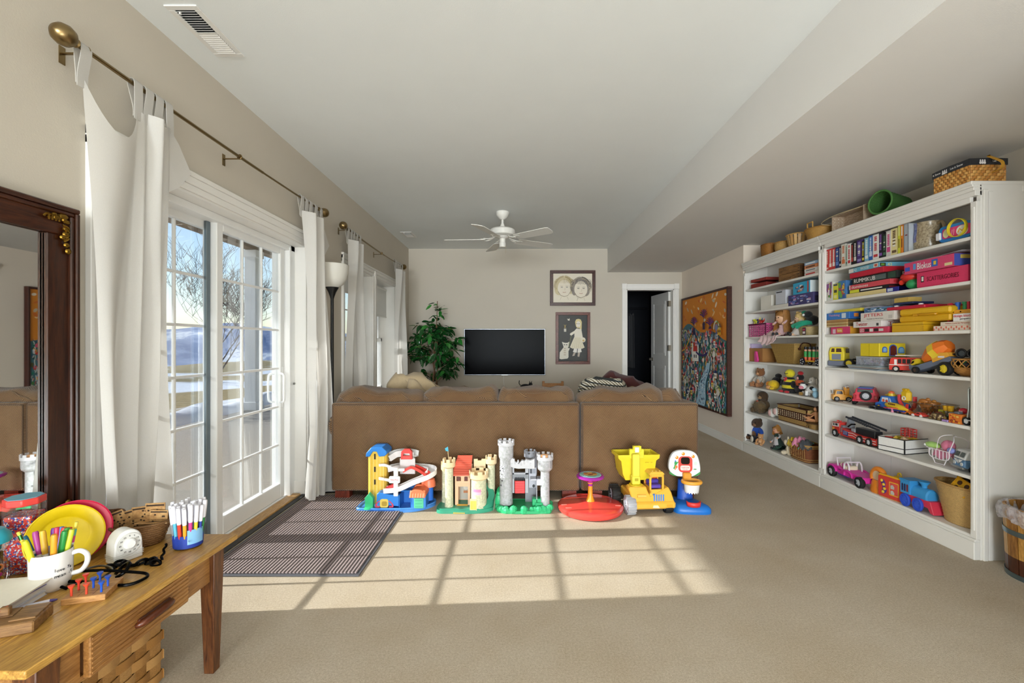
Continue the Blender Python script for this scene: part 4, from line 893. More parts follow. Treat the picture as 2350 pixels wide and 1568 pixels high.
g=G();r=random.Random(2)
def bag(u,v):
    a=2*PI*u;k=.006*math.sin(17*a+3*v)+.004*math.sin(31*a+7*v)
    if v < .55:f=v/.55;rr=R1+.006+.012*math.sin(PI*f)+k;z=BH-.075+.085*f+.012*math.sin(5*a)*(1-f)
    else:f=(v-.55)/.45;rr=R1-.004-.03*f+k;z=BH+.01-.11*f+.012*math.sin(7*a)*(1-f)
    return (rr*math.cos(a),rr*math.sin(a),z)
g.grid(bag,96,12,wrap=True);tag(g.obj('bin_liner',m_bag,ang=180,loc=(2.70,2.315,0)),'clear plastic bin liner folded over the rim of the wooden bucket','bin liner')

# ================================================================== toys lined up behind the sofa
def crown(g,c,r,z0,z1,n,th=.006,notch=.45,f=.55):
    """ring wall with n merlons"""
    zc=z1-(z1-z0)*notch
    g.lathe([(r-th,z0),(r,z0),(r,zc),(r-th,zc),(r-th,z0)],c,32,cap=False)
    for k in range(n):
        a=2*PI*(k+.5)/n;w=2*PI/n*f/2
        pts=[((r-th*(i==1))*math.cos(a+s*w),(r-th*(i==1))*math.sin(a+s*w)) for i,s in ((0,-1),(0,0),(0,1),(1,1),(1,0),(1,-1))]
        g.prism([(c[0]+x,c[1]+y) for x,y in pts],c[2]+zc-.001,c[2]+z1,'z')
def rpoly(x0,x1,y0,y1,r,n=5):
    o=[]
    for cx,cy,a in ((x1-r,y1-r,0),(x0+r,y1-r,PI/2),(x0+r,y0+r,PI),(x1-r,y0+r,1.5*PI)):
        o +=[(cx+r*math.cos(a+PI/2*i/n),cy+r*math.sin(a+PI/2*i/n)) for i in range(n+1)]
    return o
def wheel(parent,c,r,w,tyre='#151515',hub='#c9ccd0',ax='y',lugs=0,name='wheel',spokes=5):
    """tyre with hub as sub-part; axis along ax"""
    rot=(PI/2,0,0) if ax=='y' else (0,PI/2,0)
    g=G();g.lathe([(r*.62,-w/2),(r*.92,-w/2),(r,-w*.3),(r,w*.3),(r*.92,w/2),(r*.62,w/2),(r*.62,-w/2)],n=28,cap=False)
    if lugs:
        for k in range(lugs):
            a=2*PI*k/lugs;g.at((r*math.cos(a),r*math.sin(a),0),(0,0,a));g.box(-.001,r*.06,-r*.08,r*.08,-w*.48,w*.48);g.end()
    o=g.obj(name,mt(tyre,'rubber'),parent,loc=c,rot=rot)
    h=G();h.lathe([(.001,-w*.42),(r*.2,-w*.42),(r*.62,-w*.25),(r*.62,w*.25),(r*.2,w*.42),(.001,w*.42)],n=20)
    for k in range(spokes):
        a=2*PI*k/spokes
        for s in (-1,1):h.at((0,0,s*w*.36),(0,0,a));h.box(r*.15,r*.6,-r*.07,r*.07,-w*.08,w*.08);h.end()
    h.obj('hub',mt(hub,'plastic'),o);return o
YL,WH,BLU,RD,GRN,ORG='#e9c24a','#ece9e4','#2f86d8','#d8423c','#2fae72','#f07f52'

# --- parking garage ---------------------------------------------------------
t=thing('toy_parking_garage','multicoloured plastic toy parking garage with a yellow lift tower and white spiral ramp','toy garage',(-.885,3.36,0))
u=lambda c:(c-676)*.000442
v=lambda c:(1150-c)*.000442
pts=smooth_path([(u(60),-.06,0),(u(120),-.105,0),(u(600),-.112,0),(u(960),-.10,0),(u(1200),-.03,0),(u(1290),.06,0),(u(1150),.135,0),(u(600),.14,0),(u(180),.13,0),(u(75),.05,0)],5,True)
g=G();g.prism([(p.x,p.y) for p in pts],0,.022,'z');g.tube([Vector((p.x*.985,p.y*.96,.024)) for p in pts],.008,6,True);g.obj('base',mt('#4f93e0','plastic'),t)
G().box(u(300),u(690),-.118,-.108,.004,.018,.002).obj('base_sign',mt('#2d5fa8','plastic'),t)
g=G();x0,x1=u(165),u(480);g.prism(rpoly(x0,x1,.0,.11,.03,3),.02,v(215),'z');o=g.obj('lift_tower',mt(YL,'plastic'),t)
for k in range(5):G().box(x0+.02+k*.025,x0+.026+k*.025,-.004,.002,.03,v(300)).obj('rib',mt('#f0d070','plastic'),o)
for a,b in ((260,350),(475,560),(690,770)):G().box(u(285),u(308),-.005,.002,v(b),v(a)).obj('slot',mt('#2a2018','rubber'),o)
g=G();g.prism([(u(150),v(300)),(u(165),v(235)),(u(245),v(145)),(u(425),v(140)),(u(500),v(205)),(u(505),v(250)),(u(470),v(290)),(u(375),v(300)),(u(335),v(215)),(u(270),v(215)),(u(215),v(300))],-.02,.125,'y');o=g.obj('tower_roof',mt('#2a7fd0','plastic'),t);bevel(o,.005,2)
g=G();hel=[]   # upper deck and spiral: channel with side walls
def track(pts,w,col,name,wall=.022,up=None):
    P3=smooth_path(pts,5);a=G();a.strip(P3,w,.005,[Vector((-(P3[min(i+1,len(P3)-1)]-P3[max(i-1,0)]).y,(P3[min(i+1,len(P3)-1)]-P3[max(i-1,0)]).x,0)) for i in range(len(P3))])
    for s in (-1,1):
        L=[]
        for i,p in enumerate(P3):
            d=P3[min(i+1,len(P3)-1)]-P3[max(i-1,0)];n=Vector((-d.y,d.x,0)).normalized();L.append(p+n*(s*w/2)+Vector((0,0,wall*.35)))
        a.strip(L,wall,.005,(0,0,1))
    return a.obj(name,mt(col,'plastic'),t,60)
track([(u(470),.07,v(400)),(u(600),.10,v(340)),(u(800),.10,v(330)),(u(940),.08,v(350))],.07,'#d9d6d2','upper_deck',.045)
G().box(u(690),u(950),.03,.04,v(620),v(350),.004).obj('back_wall',mt('#dcd9d6','plastic'),t)
g=G();g.prism([(u(720),v(360)),(u(730),v(230)),(u(770),v(190)),(u(870),v(190)),(u(905),v(230)),(u(910),v(360)),(u(880),v(360)),(u(875),v(300)),(u(865),v(260)),(u(765),v(260)),(u(755),v(300)),(u(750),v(360))],.01,.035,'y');o=g.obj('sign_arch',mt(RD,'plastic'),t);G().box(u(745),u(885),.012,.033,v(362),v(300),.003).obj('sign_panel',mt('#e0514a','plastic'),o)
track([(u(470),.06,v(575)),(u(700),.09,v(540)),(u(1000),.09,v(560)),(u(1200),.05,v(560)),(u(1245),-.01,v(585)),(u(1150),-.055,v(640)),(u(950),-.06,v(720)),(u(720),-.06,v(820)),(u(500),-.05,v(850))],.065,'#e8e4e2','spiral_ramp',.034)
track([(u(760),.01,v(560)),(u(900),.02,v(500)),(u(1060),.0,v(540)),(u(1190),-.03,v(595))],.05,'#d9453a','red_slide',.02)
track([(u(500),-.045,v(835)),(u(640),-.045,v(770)),(u(700),-.045,v(730))],.045,'#d8494a','red_ramp_end',.02)
g=G();pth=smooth_path([(u(385),-.03,v(430)),(u(520),-.05,v(425)),(u(680),-.085,v(470)),(u(820),-.06,v(490))],4);g.strip(pth,.018,.008,(0,0,1));pth=smooth_path([(u(385),-.03,v(650)),(u(520),-.06,v(650)),(u(610),-.085,v(650))],4);g.strip(pth,.018,.008,(0,0,1));g.obj('guard_rail',mt(WH,'plastic'),t)
G().box(u(665),u(735),-.098,-.08,v(900),v(440),.004).obj('post',mt(WH,'plastic'),t)
o=G().prism(rpoly(u(600),u(775),v(675),v(568),.008,3),-.11,-.098,'y').obj('name_sign',mt('#f2efec','plastic'),t);text('Fisher-Price',o,(u(688),-.1105,v(620)),.012,'#c8382e',w=.054)
g=G();g.prism([(u(380),v(1040)),(u(385),v(870)),(u(420),v(845)),(u(600),v(880)),(u(740),v(890)),(u(740),v(1070))],-.085,-.02,'y');o=g.obj('garage_wall',mt('#2f80d2','plastic'),t);bevel(o,.004,2)
g=G();g.box(u(740),u(950),.04,.05,.02,v(800));g.box(u(745),u(756),-.085,.05,.02,v(880));g.box(u(935),u(952),-.085,.05,.02,v(830));g.box(u(740),u(950),-.085,.05,v(830),v(812),.003);g.obj('garage_bay',mt('#2672c4','plastic'),t)
o=G().box(u(952),u(1185),-.09,.04,.02,v(900),.005).obj('shop',mt('#3d86d8','plastic'),t);d=G().box(u(995),u(1150),-.096,-.089,.024,v(930),.003).obj('shop_door',mt('#5cc79a','plastic'),o)
for k in range(4):G().box(u(1015),u(1130),-.0975,-.095,.035+k*.022,.039+k*.022).obj('door_slat',mt('#48b088','plastic'),d)
g=G();A=[(u(935),v(905)),(u(935),v(870)),(u(960),v(800)),(u(1010),v(780)),(u(1120),v(785)),(u(1185),v(820)),(u(1195),v(890))];g.prism(A,-.115,.045,'y');o=g.obj('awning',mt(ORG,'plastic'),t);bevel(o,.004,2)
for k in range(6):G().cyl((u(955)+k*.0185,-.118,v(905)),(u(955)+k*.0185,-.10,v(800)),.011,.008,10).obj('scallop',mt('#f48a5c','plastic'),o)
g=G();g.cyl((u(1180),.05,v(1060)),(u(1180),.05,v(790)),.032,.03,16);g.obj('corner_tower',mt('#2f6fd0','plastic'),t);g=G();g.lathe([(.05,0),(.048,.03),(.04,.055),(.02,.065),(.001,.066)],(u(1180),.05,v(830)),10);g.box(u(1060),u(1140),.02,.05,v(790),v(715),.004);g.obj('tower_awning',mt('#ef7f58','plastic'),t)
g=G();g.prism([(u(200),.02),(u(205),v(960)),(u(195),v(930)),(u(265),v(850)),(u(335),v(930)),(u(330),.02)],-.10,-.06,'y');g.sph((u(270),-.08,v(855)),.007,10,6);o=g.obj('fuel_pump',mt('#35b878','plastic'),t);bevel(o,.004,2)
G().lathe([(.001,0),(.028,0),(.028,.006),(.02,.01)],(u(250),-.10,.024),16).obj('pump_plate',mt('#43c98a','plastic'),t)
o=G().prism(rpoly(u(440),u(575),v(1085),v(950),.014,4),-.09,-.06,'y').obj('car_lift',mt('#e8c85a','plastic'),t);G().prism(rpoly(u(470),u(555),v(1060),v(985),.01,4),-.0905,-.088,'y').obj('lift_window',mt('#b89534','plastic'),o)
G().torus((u(508),-.075,v(950)),.014,.005,16,6,'y').obj('lift_ring',mt('#3f7fd0','plastic'),t)
for s in (-1,1):g=G();g.tube(smooth_path([(u(508)+s*.035,-.08,.03),(u(508)+s*.06,-.085,.035),(u(508)+s*.055,-.08,.055),(u(508)+s*.035,-.08,.075)],4),.007,7);g.obj('lift_arm',mt('#d84a62','plastic'),t)

# --- cream castle --------------------------------------------------------------
t=thing('toy_castle','cream plastic toy castle with a red roof, green base and blue flag','toy castle',(-.37,3.345,0))
u=lambda c:(c-1823)*.000437
v=lambda c:(1190-c)*.000437
CRM,STN,TG=mt('#ead0a4','plastic'),None,mt('#3a9c7c','plastic')
def m_stone(name,base,c2,c3):
    m,nt,b=newmat(name);co=coords(nt,(60,60,60));vv=N(nt,'TexBrick');vv.inputs['Scale'].default_value=1;vv.inputs['Color1'].default_value=(*lin(base),1);vv.inputs['Color2'].default_value=(*lin(c2),1);vv.inputs['Mortar'].default_value=(*lin(c3),1);vv.inputs['Mortar Size'].default_value=.03
    tc=N(nt,'TexCoord');sp=N(nt,'SeparateXYZ');nt.links.new(tc.outputs['Object'],sp.inputs[0]);cb=N(nt,'CombineXYZ');ad=N(nt,'Math',operation='SUBTRACT');nt.links.new(sp.outputs[0],ad.inputs[0]);nt.links.new(sp.outputs[1],ad.inputs[1])
    for i,s in ((0,ad.outputs[0]),(1,sp.outputs[2])):q=N(nt,'Math',operation='MULTIPLY');q.inputs[1].default_value=45;nt.links.new(s,q.inputs[0]);nt.links.new(q.outputs[0],cb.inputs[i])
    nt.links.new(cb.outputs[0],vv.inputs[0]);n=noise(nt,tc.outputs['Object'],70,3);mx=N(nt,'Mix');mx.data_type='RGBA';mx.blend_type='MULTIPLY';mx.inputs[0].default_value=.5;c=ramp(nt,n,[(.35,'#b9c4b0'),(.6,'#ffffff')])
    nt.links.new(vv.outputs[0],mx.inputs[6]);nt.links.new(c,mx.inputs[7]);nt.links.new(mx.outputs[2],b.inputs['Base Color']);b.inputs['Roughness'].default_value=.5;bump(nt,b,vv.outputs['Fac'],-.4,.003);return m
STN=m_stone('printed_cream_stone','#e6dfc0','#dcd9b8','#b7b79a')
pts=smooth_path([(-.205,-.10,0),(-.1,-.118,0),(.06,-.118,0),(.17,-.075,0),(.208,.0,0),(.19,.10,0),(.05,.13,0),(-.15,.125,0),(-.205,.05,0)],5,True)
g=G();g.prism([(p.x,p.y) for p in pts],0,.025,'z');g.prism([(p.x*.95,p.y*.93) for p in pts],.025,.032,'z');o=g.obj('base',TG,t)
g=G()
def rampf(a,b):
    th=-1.2+a*2.3;rr=.2-.045*b;h=.03+.15*a**1.3;return (rr*math.cos(th)*1.0,rr*.62*math.sin(th),h if b < .999 else h)
g.grid(rampf,20,2);g.grid(lambda a,b:(lambda p:(p[0],p[1],p[2]*b))(rampf(a,0)),20,3);g.obj('ramp_wall',TG,t,60)
def tower(name,cx,cy,r,z0,z1,rc,zc0,zc1,n):
    o=G().lathe([(r*1.03,z0),(r,z0+.02),(r*.97,z1)],(cx,cy,0),28).obj(name,STN,t);g=G();g.lathe([(r*.97,zc0-.012),(rc,zc0),(rc,zc0+.006)],(cx,cy,0),28);crown(g,(cx,cy,0),rc,zc0+.004,zc1,n,.008);g.lathe([(rc-.006,zc0+.008),(.001,zc0+.009)],(cx,cy,0),24,cap=False);g.obj('battlement',CRM,o);return o
tower('tower',u(1535),-.055,.031,.03,v(470),.046,v(455),v(325),6);tower('tower',u(1435),.04,.024,.03,v(560),.030,v(560),v(430),5)
a=tower('tower',u(2025),-.05,.058,.03,v(640),.07,v(640),v(520),7);tower('tower',u(2215),.075,.03,.03,v(490),.043,v(480),v(350),5)
g=G();g.prism([(u(1920),v(560)),(u(1920),v(405)),(u(1985),v(405)),(u(1985),v(430)),(u(2050),v(430)),(u(2050),v(405)),(u(2120),v(405)),(u(2120),v(560))],.06,.072,'y');g.obj('curtain_wall',CRM,t)
PB=mt('#e3b893','plastic');g=G();y0,y1=-.03,.09
for bx in ((u(1610),u(1680),.03,v(630)),(u(1840),u(1892),.03,v(630)),(u(1680),u(1840),v(810),v(720)),(u(1680),u(1840),v(645),v(630)),(u(1725),u(1780),v(720),v(645)),(u(1680),u(1650),v(720),v(645))):g.box(bx[0],bx[1],y0,y0+.01,bx[2],bx[3])
g.box(u(1610),u(1625),y0,y1,.03,v(630));g.box(u(1880),u(1892),y0,y1,.03,v(630));g.box(u(1610),u(1892),y1-.01,y1,.03,v(500));g.obj('keep',PB,t)
g=G();g.torus((u(1760),y0-.001,v(850)),.034,.005,20,6,'y');g.at((0,0,0));
for x in (u(1695),u(1785)):g.prism([(x-.002,v(720)),(x+.022,v(720)),(x+.022,v(655)),(x+.011,v(638)),(x-.002,v(655))],y0-.002,y0-.0005,'y')
g.end();g=G();g.box(u(1660),u(1850),y0-.003,y0+.001,v(790),v(765),.001);g.obj('sill',PB,t)
p=P(.07,.0002);p.rect(u(1680),u(1840),.04,v(800),'#b9b3a6');p.ell(u(1780),v(890),.018,.022,'#d8d2c4');p.ell(u(1780),v(860),.01,.01,'#cfd8a0');p.rect(u(1740),u(1830),v(990),v(950),'#c07848');p.done(t,'hall_picture')
p=P(y0-.0003,.0002)
for x in (u(1655),u(1780)):p.pl([(x,v(712)),(x+.025,v(712)),(x+.025,v(660)),(x+.0125,v(640)),(x,v(660))],'#5d2618')
p.done(t,'window_opening',m_print())
g=G();g.add([(u(1580),y0-.02,v(625)),(u(1890),y0-.02,v(615)),(u(1892),.075,v(362)),(u(1640),.075,v(362)),(u(1580),y0-.02,v(605)),(u(1890),y0-.02,v(600)),(u(1892),.082,v(352)),(u(1640),.082,v(352))],[(0,1,2,3),(4,7,6,5),(0,4,5,1),(1,5,6,2),(2,6,7,3),(3,7,4,0)]);o=g.obj('roof',mt('#cf5a45','plastic'),t)
for k in range(9):
    f=k/9;a0=Vector((u(1580),y0-.021,v(604))).lerp(Vector((u(1640),.081,v(350))),f);a1=Vector((u(1890),y0-.021,v(599))).lerp(Vector((u(1892),.081,v(350))),f);G().tube([a0,a1],.0022,5).obj('roof_course',mt('#d96a52','plastic'),o)
G().add([(u(1665),-.03,.034),(u(1840),-.03,.034),(u(1815),-.125,.004),(u(1625),-.125,.004),(u(1665),-.03,.038),(u(1840),-.03,.038),(u(1815),-.125,.008),(u(1625),-.125,.008)],[(3,2,1,0),(4,5,6,7),(0,1,5,4),(1,2,6,5),(2,3,7,6),(3,0,4,7)]).obj('drawbridge',mt('#e0b04e','plastic'),t)
o=G().prism(rpoly(u(1893),u(2005),.02,v(965),.006,3),-.115,-.09,'y').obj('tower_door',mt('#e9d2a0','plastic'),t)
for k in range(5):G().box(u(1905)+k*.0085,u(1905)+k*.0085+.006,-.1175,-.114,.03,v(985),.001).obj('plank',mt('#f0cf3e','plastic'),o)
p=P(0,.0003);p.k=0;g=G()
for k,(c_,w_) in enumerate((('#d98ab0',.05),('#e9b4c8',.03))):
    g.grid(lambda a,b:(u(2025)+.0592*math.cos(-2.2+1.0*a),-.05+.0592*math.sin(-2.2+1.0*a),v(850)+.02*b-.02*k),8,1,col=c_)
g.obj('printed_banner',m_print(),t)
G().cyl((u(1530),-.05,v(400)),(u(1515),-.05,v(205)),.0022,n=8).obj('flagpole',mt('#c9b48a','plastic'),t);G().prism([(u(1525),v(215)),(u(1515),v(135)),(u(1465),v(165)),(u(1480),v(205))],-.052,-.049,'y').obj('flag',mt('#3fa9c4','plastic'),t)
o=G().add([(.196,-.09,.01),(.214,.03,.01),(.214,.03,.11),(.205,-.03,.10),(.196,-.09,.03)],[(0,1,2,3,4)]).obj('side_door_panel',mt('#d8d4c4','plastic'),t,0)

# --- grey castle -----------------------------------------------------------------
t=thing('toy_castle','grey stone-look toy castle with a tall tower, red drawbridge and green rocks','toy castle',(.042,3.345,0))
u=lambda c:(c-585)*.000437
v=lambda c:(1285-c)*.000437
GS=m_stone('grey_moulded_stone','#c9c8ca','#bdbcc0','#97969c');GR=mt('#c6c5c8','plastic');RKC=mt('#2fb273','plastic');r=random.Random(3)
g=G();pts=smooth_path([(-.2,-.04,0),(-.15,-.11,0),(-.02,-.122,0),(.12,-.118,0),(.195,-.10,0),(.20,.02,0),(.17,.12,0),(-.15,.13,0),(-.205,.06,0)],5,True);g.prism([(p.x,p.y) for p in pts],0,.02,'z');o=g.obj('base',RKC,t)
for k in range(44):
    f=r.random();p=pts[int(f*len(pts)*.62)];s=r.uniform(.55,1);rr=r.uniform(.012,.026);g=G();g.sph((p.x*.93+r.uniform(-.008,.008),p.y*.9+r.uniform(-.008,.008),.012+r.uniform(0,.022)),(rr*1.1,rr*.8,rr),7,5);g.obj('rock',RKC,o,25)
for k in range(10):g=G();g.sph((-.185+.012*r.random(),-.02+.012*k,.05+.05*r.random()),(.024,.022,.05),7,5);g.obj('rock',RKC,o,25)
for k in range(3):G().box(u(730)+.02*k,u(905),-.06-.02*k,.0,.02,.085-.022*k,.005).obj('step',RKC,o)
TLx,TLy=u(295),-.02
o=G().lathe([(.050,.04),(.047,.1),(.045,v(450)),(.052,v(420)),(.054,v(390)),(.054,v(200)),(.058,v(195))],(TLx,TLy,0),32).obj('tall_tower',GS,t)
g=G();crown(g,(TLx,TLy,0),.061,v(215),v(130),9,.009,.4,.5);g.lathe([(.001,v(215)),(.06,v(215))],(TLx,TLy,0),24,cap=False);g.obj('battlement',GR,o)
for a,z in ((-2.2,800),(-2.4,880),(-2.6,640),(-2.1,600),(-2.3,700)):G().box(-.004,.004,-.002,.001,0,.009).obj('arrow_slit',mt('#3a3a3e','rubber'),o,loc=(TLx+.0475*math.cos(a),TLy+.0475*math.sin(a),v(z)),rot=(0,0,a+PI/2))
r2=random.Random(5);g=G()
for k in range(26):
    a=r2.uniform(-2.6,-1.7);z=r2.uniform(v(760),v(540));g.sph((TLx+.047*math.cos(a),TLy+.047*math.sin(a),z),(.006,.004,.004),6,4)
g.obj('carved_stones',GR,o)
TRx,TRy=u(900),-.045
o=G().lathe([(.042,.03),(.034,.06),(.033,v(640)),(.052,v(600)),(.055,v(570)),(.055,v(440)),(.059,v(430))],(TRx+.018,TRy,0),32).obj('short_tower',GS,t)
g=G();crown(g,(TRx+.018,TRy,0),.061,v(440),v(345),9,.009,.45,.5);g.obj('battlement',GR,o);G().lathe([(.052,v(425)),(.05,v(405)),(.035,v(375)),(.001,v(355))],(TRx+.018,TRy,0),20).obj('orange_floor',mt('#f0b27a','plastic'),o)
g=G();g.prism([(u(365),v(560)),(u(365),v(455)),(u(400),v(420)),(u(440),v(440)),(u(445),v(510)),(u(480),v(480)),(u(500),v(520)),(u(560),v(455)),(u(600),v(470)),(u(625),v(440)),(u(700),v(460)),(u(770),v(430)),(u(770),v(600)),(u(700),v(600)),(u(600),v(595)),(u(500),v(600)),(u(420),v(585))],-.05,-.015,'y');o=g.obj('bridge_wall',GR,t);bevel(o,.003,2)
for k in range(7):G().box(u(380)+k*.0225,u(380)+k*.0225+.012,-.053,-.035,v(545-20*(k % 3)),v(500-25*(k % 3)),.003).obj('merlon',GR,o)
g=G();g.box(u(620),u(820),.07,.085,.02,v(380));crown(g,(u(700),.07,0),.045,v(460),v(350),7,.008);g.obj('back_tower',mt('#8f9096','plastic'),t)
g=G()
for a,b,c,d in ((400,432,1030,600),(615,670,1030,600),(400,670,720,690)):g.box(u(a),u(b),-.01,.02,v(c),v(d),.002)
g.obj('gate_frame',mt('#aeb0b6','plastic'),t);G().box(u(405),u(660),-.012,.0,v(790),v(715),.002).obj('gate_lintel',mt('#7f8288','plastic'),t)
g=G()
for k in range(6):g.cyl((u(450)+k*.012,-.014,v(815)),(u(450)+k*.012,-.014,v(760)),.003,n=8)
for k in range(2):g.cyl((u(440),-.014,v(800)+.01*k),(u(610),-.014,v(800)+.01*k),.0025,n=6)
g.obj('portcullis',mt('#33343a','plastic'),t);o=G().box(u(440),u(610),-.02,-.012,v(1030),v(820),.003).obj('drawbridge',mt('#d83a3e','plastic'),t)
for k in range(5):G().box(u(445),u(605),-.0215,-.0195,v(1020)+k*.018,v(1020)+k*.018+.014,.001).obj('plank',mt('#dc4648','plastic'),o)
g=G();g.box(u(680),u(800),.02,.03,v(960),v(620));g.box(u(700),u(910),-.06,.03,v(790),v(765),.003);g.box(u(800),u(810),-.06,.03,.05,v(765));g.obj('inner_room',mt('#b9bac2','plastic'),t);G().box(u(810),u(905),-.07,-.055,v(860),v(775),.002).obj('inner_wall',mt('#d8dcdc','plastic'),t)
p=P(.0195,.0002);p.rect(u(695),u(735),v(720),v(640),'#4a4d55');p.rect(u(745),u(790),v(720),v(640),'#9498a2');p.ell(u(760),v(930),.01,.012,'#2a2c30');p.done(t,'wall_picture')

# --- sit-and-spin -----------------------------------------------------------------
t=thing('spinning_seat','red round spinning seat with an orange stem and purple hand wheel','ride-on toy',(.527,3.305,0))
G().lathe([(.001,.0),(.20,.0),(.228,.006),(.237,.02),(.236,.036),(.226,.046),(.205,.05),(.10,.056),(.05,.066),(.001,.068)],n=56).obj('seat_disc',mt('#e0483f','gloss'),t)
for a in (-2.6,-2.95,-.3):o=G().box(-.022,.022,-.007,.007,0,.002).obj('tread_patch',mt('#f0897c','plastic'),t,loc=(.195*math.cos(a),.195*math.sin(a),.0495))
G().lathe([(.034,.062),(.026,.08),(.017,.11),(.0155,.18),(.019,.20)],n=24).obj('stem',mt('#f39a26','plastic'),t)
G().lathe([(.0165,.175),(.018,.20),(.03,.22),(.045,.228),(.085,.228),(.099,.238),(.101,.248),(.092,.256),(.001,.258)],n=40).obj('hand_wheel',mt('#a52a9e','gloss'),t)
o=G().lathe([(.001,.2595),(.078,.2585),(.08,.255)],n=36).obj('wheel_badge',mt('#8fd3d6','gloss'),t);p=G()
def disc(cx,cy,rx,ry,z,c):p.poly([(cx+rx*math.cos(2*PI*i/16),cy+ry*math.sin(2*PI*i/16),z) for i in range(16)],c)
disc(0,.0,.05,.045,.2602,'#e9b35c');disc(-.03,.022,.018,.014,.2606,'#b0473c');disc(.03,.022,.018,.014,.2606,'#7a3a34');disc(0,-.012,.02,.016,.2606,'#a83a34')
for k in range(4):disc(-.07+.012*k,-.02-.012*k,.007,.007,.2604,'#f2f2ee')
p.obj('badge_print',m_print(),o,0)

# --- dump truck --------------------------------------------------------------------
t=thing('dump_truck','big yellow toy dump truck with a digger arm facing the room','toy truck',(.93,3.27,0),math.radians(4))
u=lambda c:(c-690)*.000375
v=lambda c:(1395-c)*.000375
TY,TY2=mt('#eeb53e','plastic'),mt('#e6cf2c','plastic')
g=G();g.prism([(u(280),v(910)),(u(300),v(870)),(u(620),v(870)),(u(640),v(940)),(u(700),v(1060)),(u(1040),v(880)),(u(1100),v(980)),(u(1150),v(1130)),(u(1180),v(1200)),(u(1170),v(1280)),(u(900),v(1295)),(u(420),v(1280)),(u(370),v(1220)),(u(345),v(1090))],-.06,.02,'y');o=g.obj('chassis',TY,t);bevel(o,.008,2)
g=G();g.box(u(330),u(1130),.0,.2,v(1200),v(1030),.01);g.obj('frame_rails',TY,t);G().box(u(350),u(1175),-.078,-.05,v(1285),v(1150),.012).obj('bumper',TY,t)
G().prism([(u(725),v(1250)),(u(735),v(1205)),(u(820),v(1205)),(u(860),v(1260))],-.081,-.077,'y').obj('headlight',mt('#e9dfb8','plastic'),t);G().box(u(990),u(1110),-.08,-.077,v(1250),v(1195),.002).obj('number_plate',mt('#e2a62e','plastic'),t);G().cyl((u(440),-.066,v(1035)),(u(600),-.066,v(1035)),.011,n=12).obj('step_roll',mt('#f2bf58','plastic'),t)
g=G();x0,x1,x2,x3=u(690),u(970),u(615),u(1000)
g.box(x0,x0+.014,-.05,-.036,v(1010),v(660),.003);g.box(x1-.014,x1,-.05,-.036,v(1010),v(660),.003);g.box(x0,x1,-.05,-.036,v(1150),v(935),.003);g.box(x0,x1,-.05,-.036,v(700),v(655),.003)
g.box(x0,x1,-.05,.075,v(660),v(640),.004);g.prism([(x0-.004,v(650)),(x0+.012,v(600)),(x1-.012,v(600)),(x1+.004,v(650))],-.05,.075,'y');g.box(x0,x0+.008,.06,.075,v(1100),v(650));g.box(x1-.008,x1,.06,.075,v(1100),v(650));g.box(x0,x0+.008,-.04,.07,v(1100),v(900));g.box(x1-.008,x1,-.04,.07,v(1100),v(900));g.box(x0,x1,-.05,.075,v(1150),v(1080));g.obj('cab',TY,t)
G().box(x0+.006,x1-.006,.062,.07,v(1000),v(660)).obj('cab_back',mt('#e8672a','plastic'),t);o=G().box(x0+.008,x1-.008,-.02,.05,v(940),v(870),.006).obj('driver_seat',mt('#5d45a8','plastic'),t);G().box(x0+.008,x1-.008,.03,.055,v(880),v(800),.006).obj('seat_back',mt('#4a3796','plastic'),o)
for k in range(3):G().sph((x0+.028+k*.026,-.03,v(605)),(.006,.006,.006),10,6).obj('roof_light',mt('#f6d07a','plastic'),t)
o=G().box(u(745),u(985),-.056,-.049,v(1145),v(1010),.004).obj('grille',mt('#2f6fc4','plastic'),t)
for k in range(5):G().cyl((u(770)+k*.0165,-.058,v(1140)),(u(770)+k*.0165,-.058,v(1018)),.006,n=10).obj('grille_bar',mt('#4a8ad8','plastic'),o)
# hopper: open bin with flared rim
def hop(z,k):cx=u(565);return [(cx-.155*k,.05-.0*k),(cx+.155*k,.05),(cx+.155*k,.22),(cx-.155*k,.22)]
g=G();L=[(v(830),.62),(v(700),.76),(v(450),.84),(v(400),.98),(v(330),1.0)];vs=[]
for z,k in L:vs +=[(x,y if y > .1 else .05-.04*(k-.6),z) for x,y in hop(z,k)]
n0=len(vs)
for z,k in L[::-1]:vs +=[(u(565)+(x-u(565))*.95,y+(.006 if y < .1 else -.006),max(z,v(800))) for x,y in [(a,b if b > .1 else .05-.04*(k-.6)) for a,b in hop(z,k)]]
m=len(L)*2;fs=[(j*4+i,j*4+(i+1) % 4,(j+1)*4+(i+1) % 4,(j+1)*4+i) for j in range(m-1) for i in range(4)]+[(3,2,1,0),tuple(range((m-1)*4,m*4))];g.add(vs,fs);o=g.obj('hopper',TY2,t);bevel(o,.003,2)
for k in range(5):G().cyl((u(700)+k*.011,.025,v(480)),(u(700)+k*.011,.03,v(480)),.004,n=8).obj('rivet',TY2,o)
g=G();g.box(u(375),u(660),.03,.06,v(400),v(215),.004);g.box(u(440),u(600),.02,.05,v(260),v(150),.004);g.obj('shovel_bracket',mt('#e8d534','plastic'),t)
G().box(u(465),u(545),.012,.02,v(270),v(170),.002).obj('mirror_tile',mt('#dfe6dc','plastic'),t)
g=G();g.box(u(405),u(545),-.01,.03,v(720),v(290),.006);g.box(u(385),u(545),-.02,.03,v(860),v(700),.006);o=g.obj('boom',mt('#ebdc4a','plastic'),t);G().box(u(430),u(500),-.024,-.018,v(790),v(740),.002).obj('boom_slot',mt('#b8a520','plastic'),o)
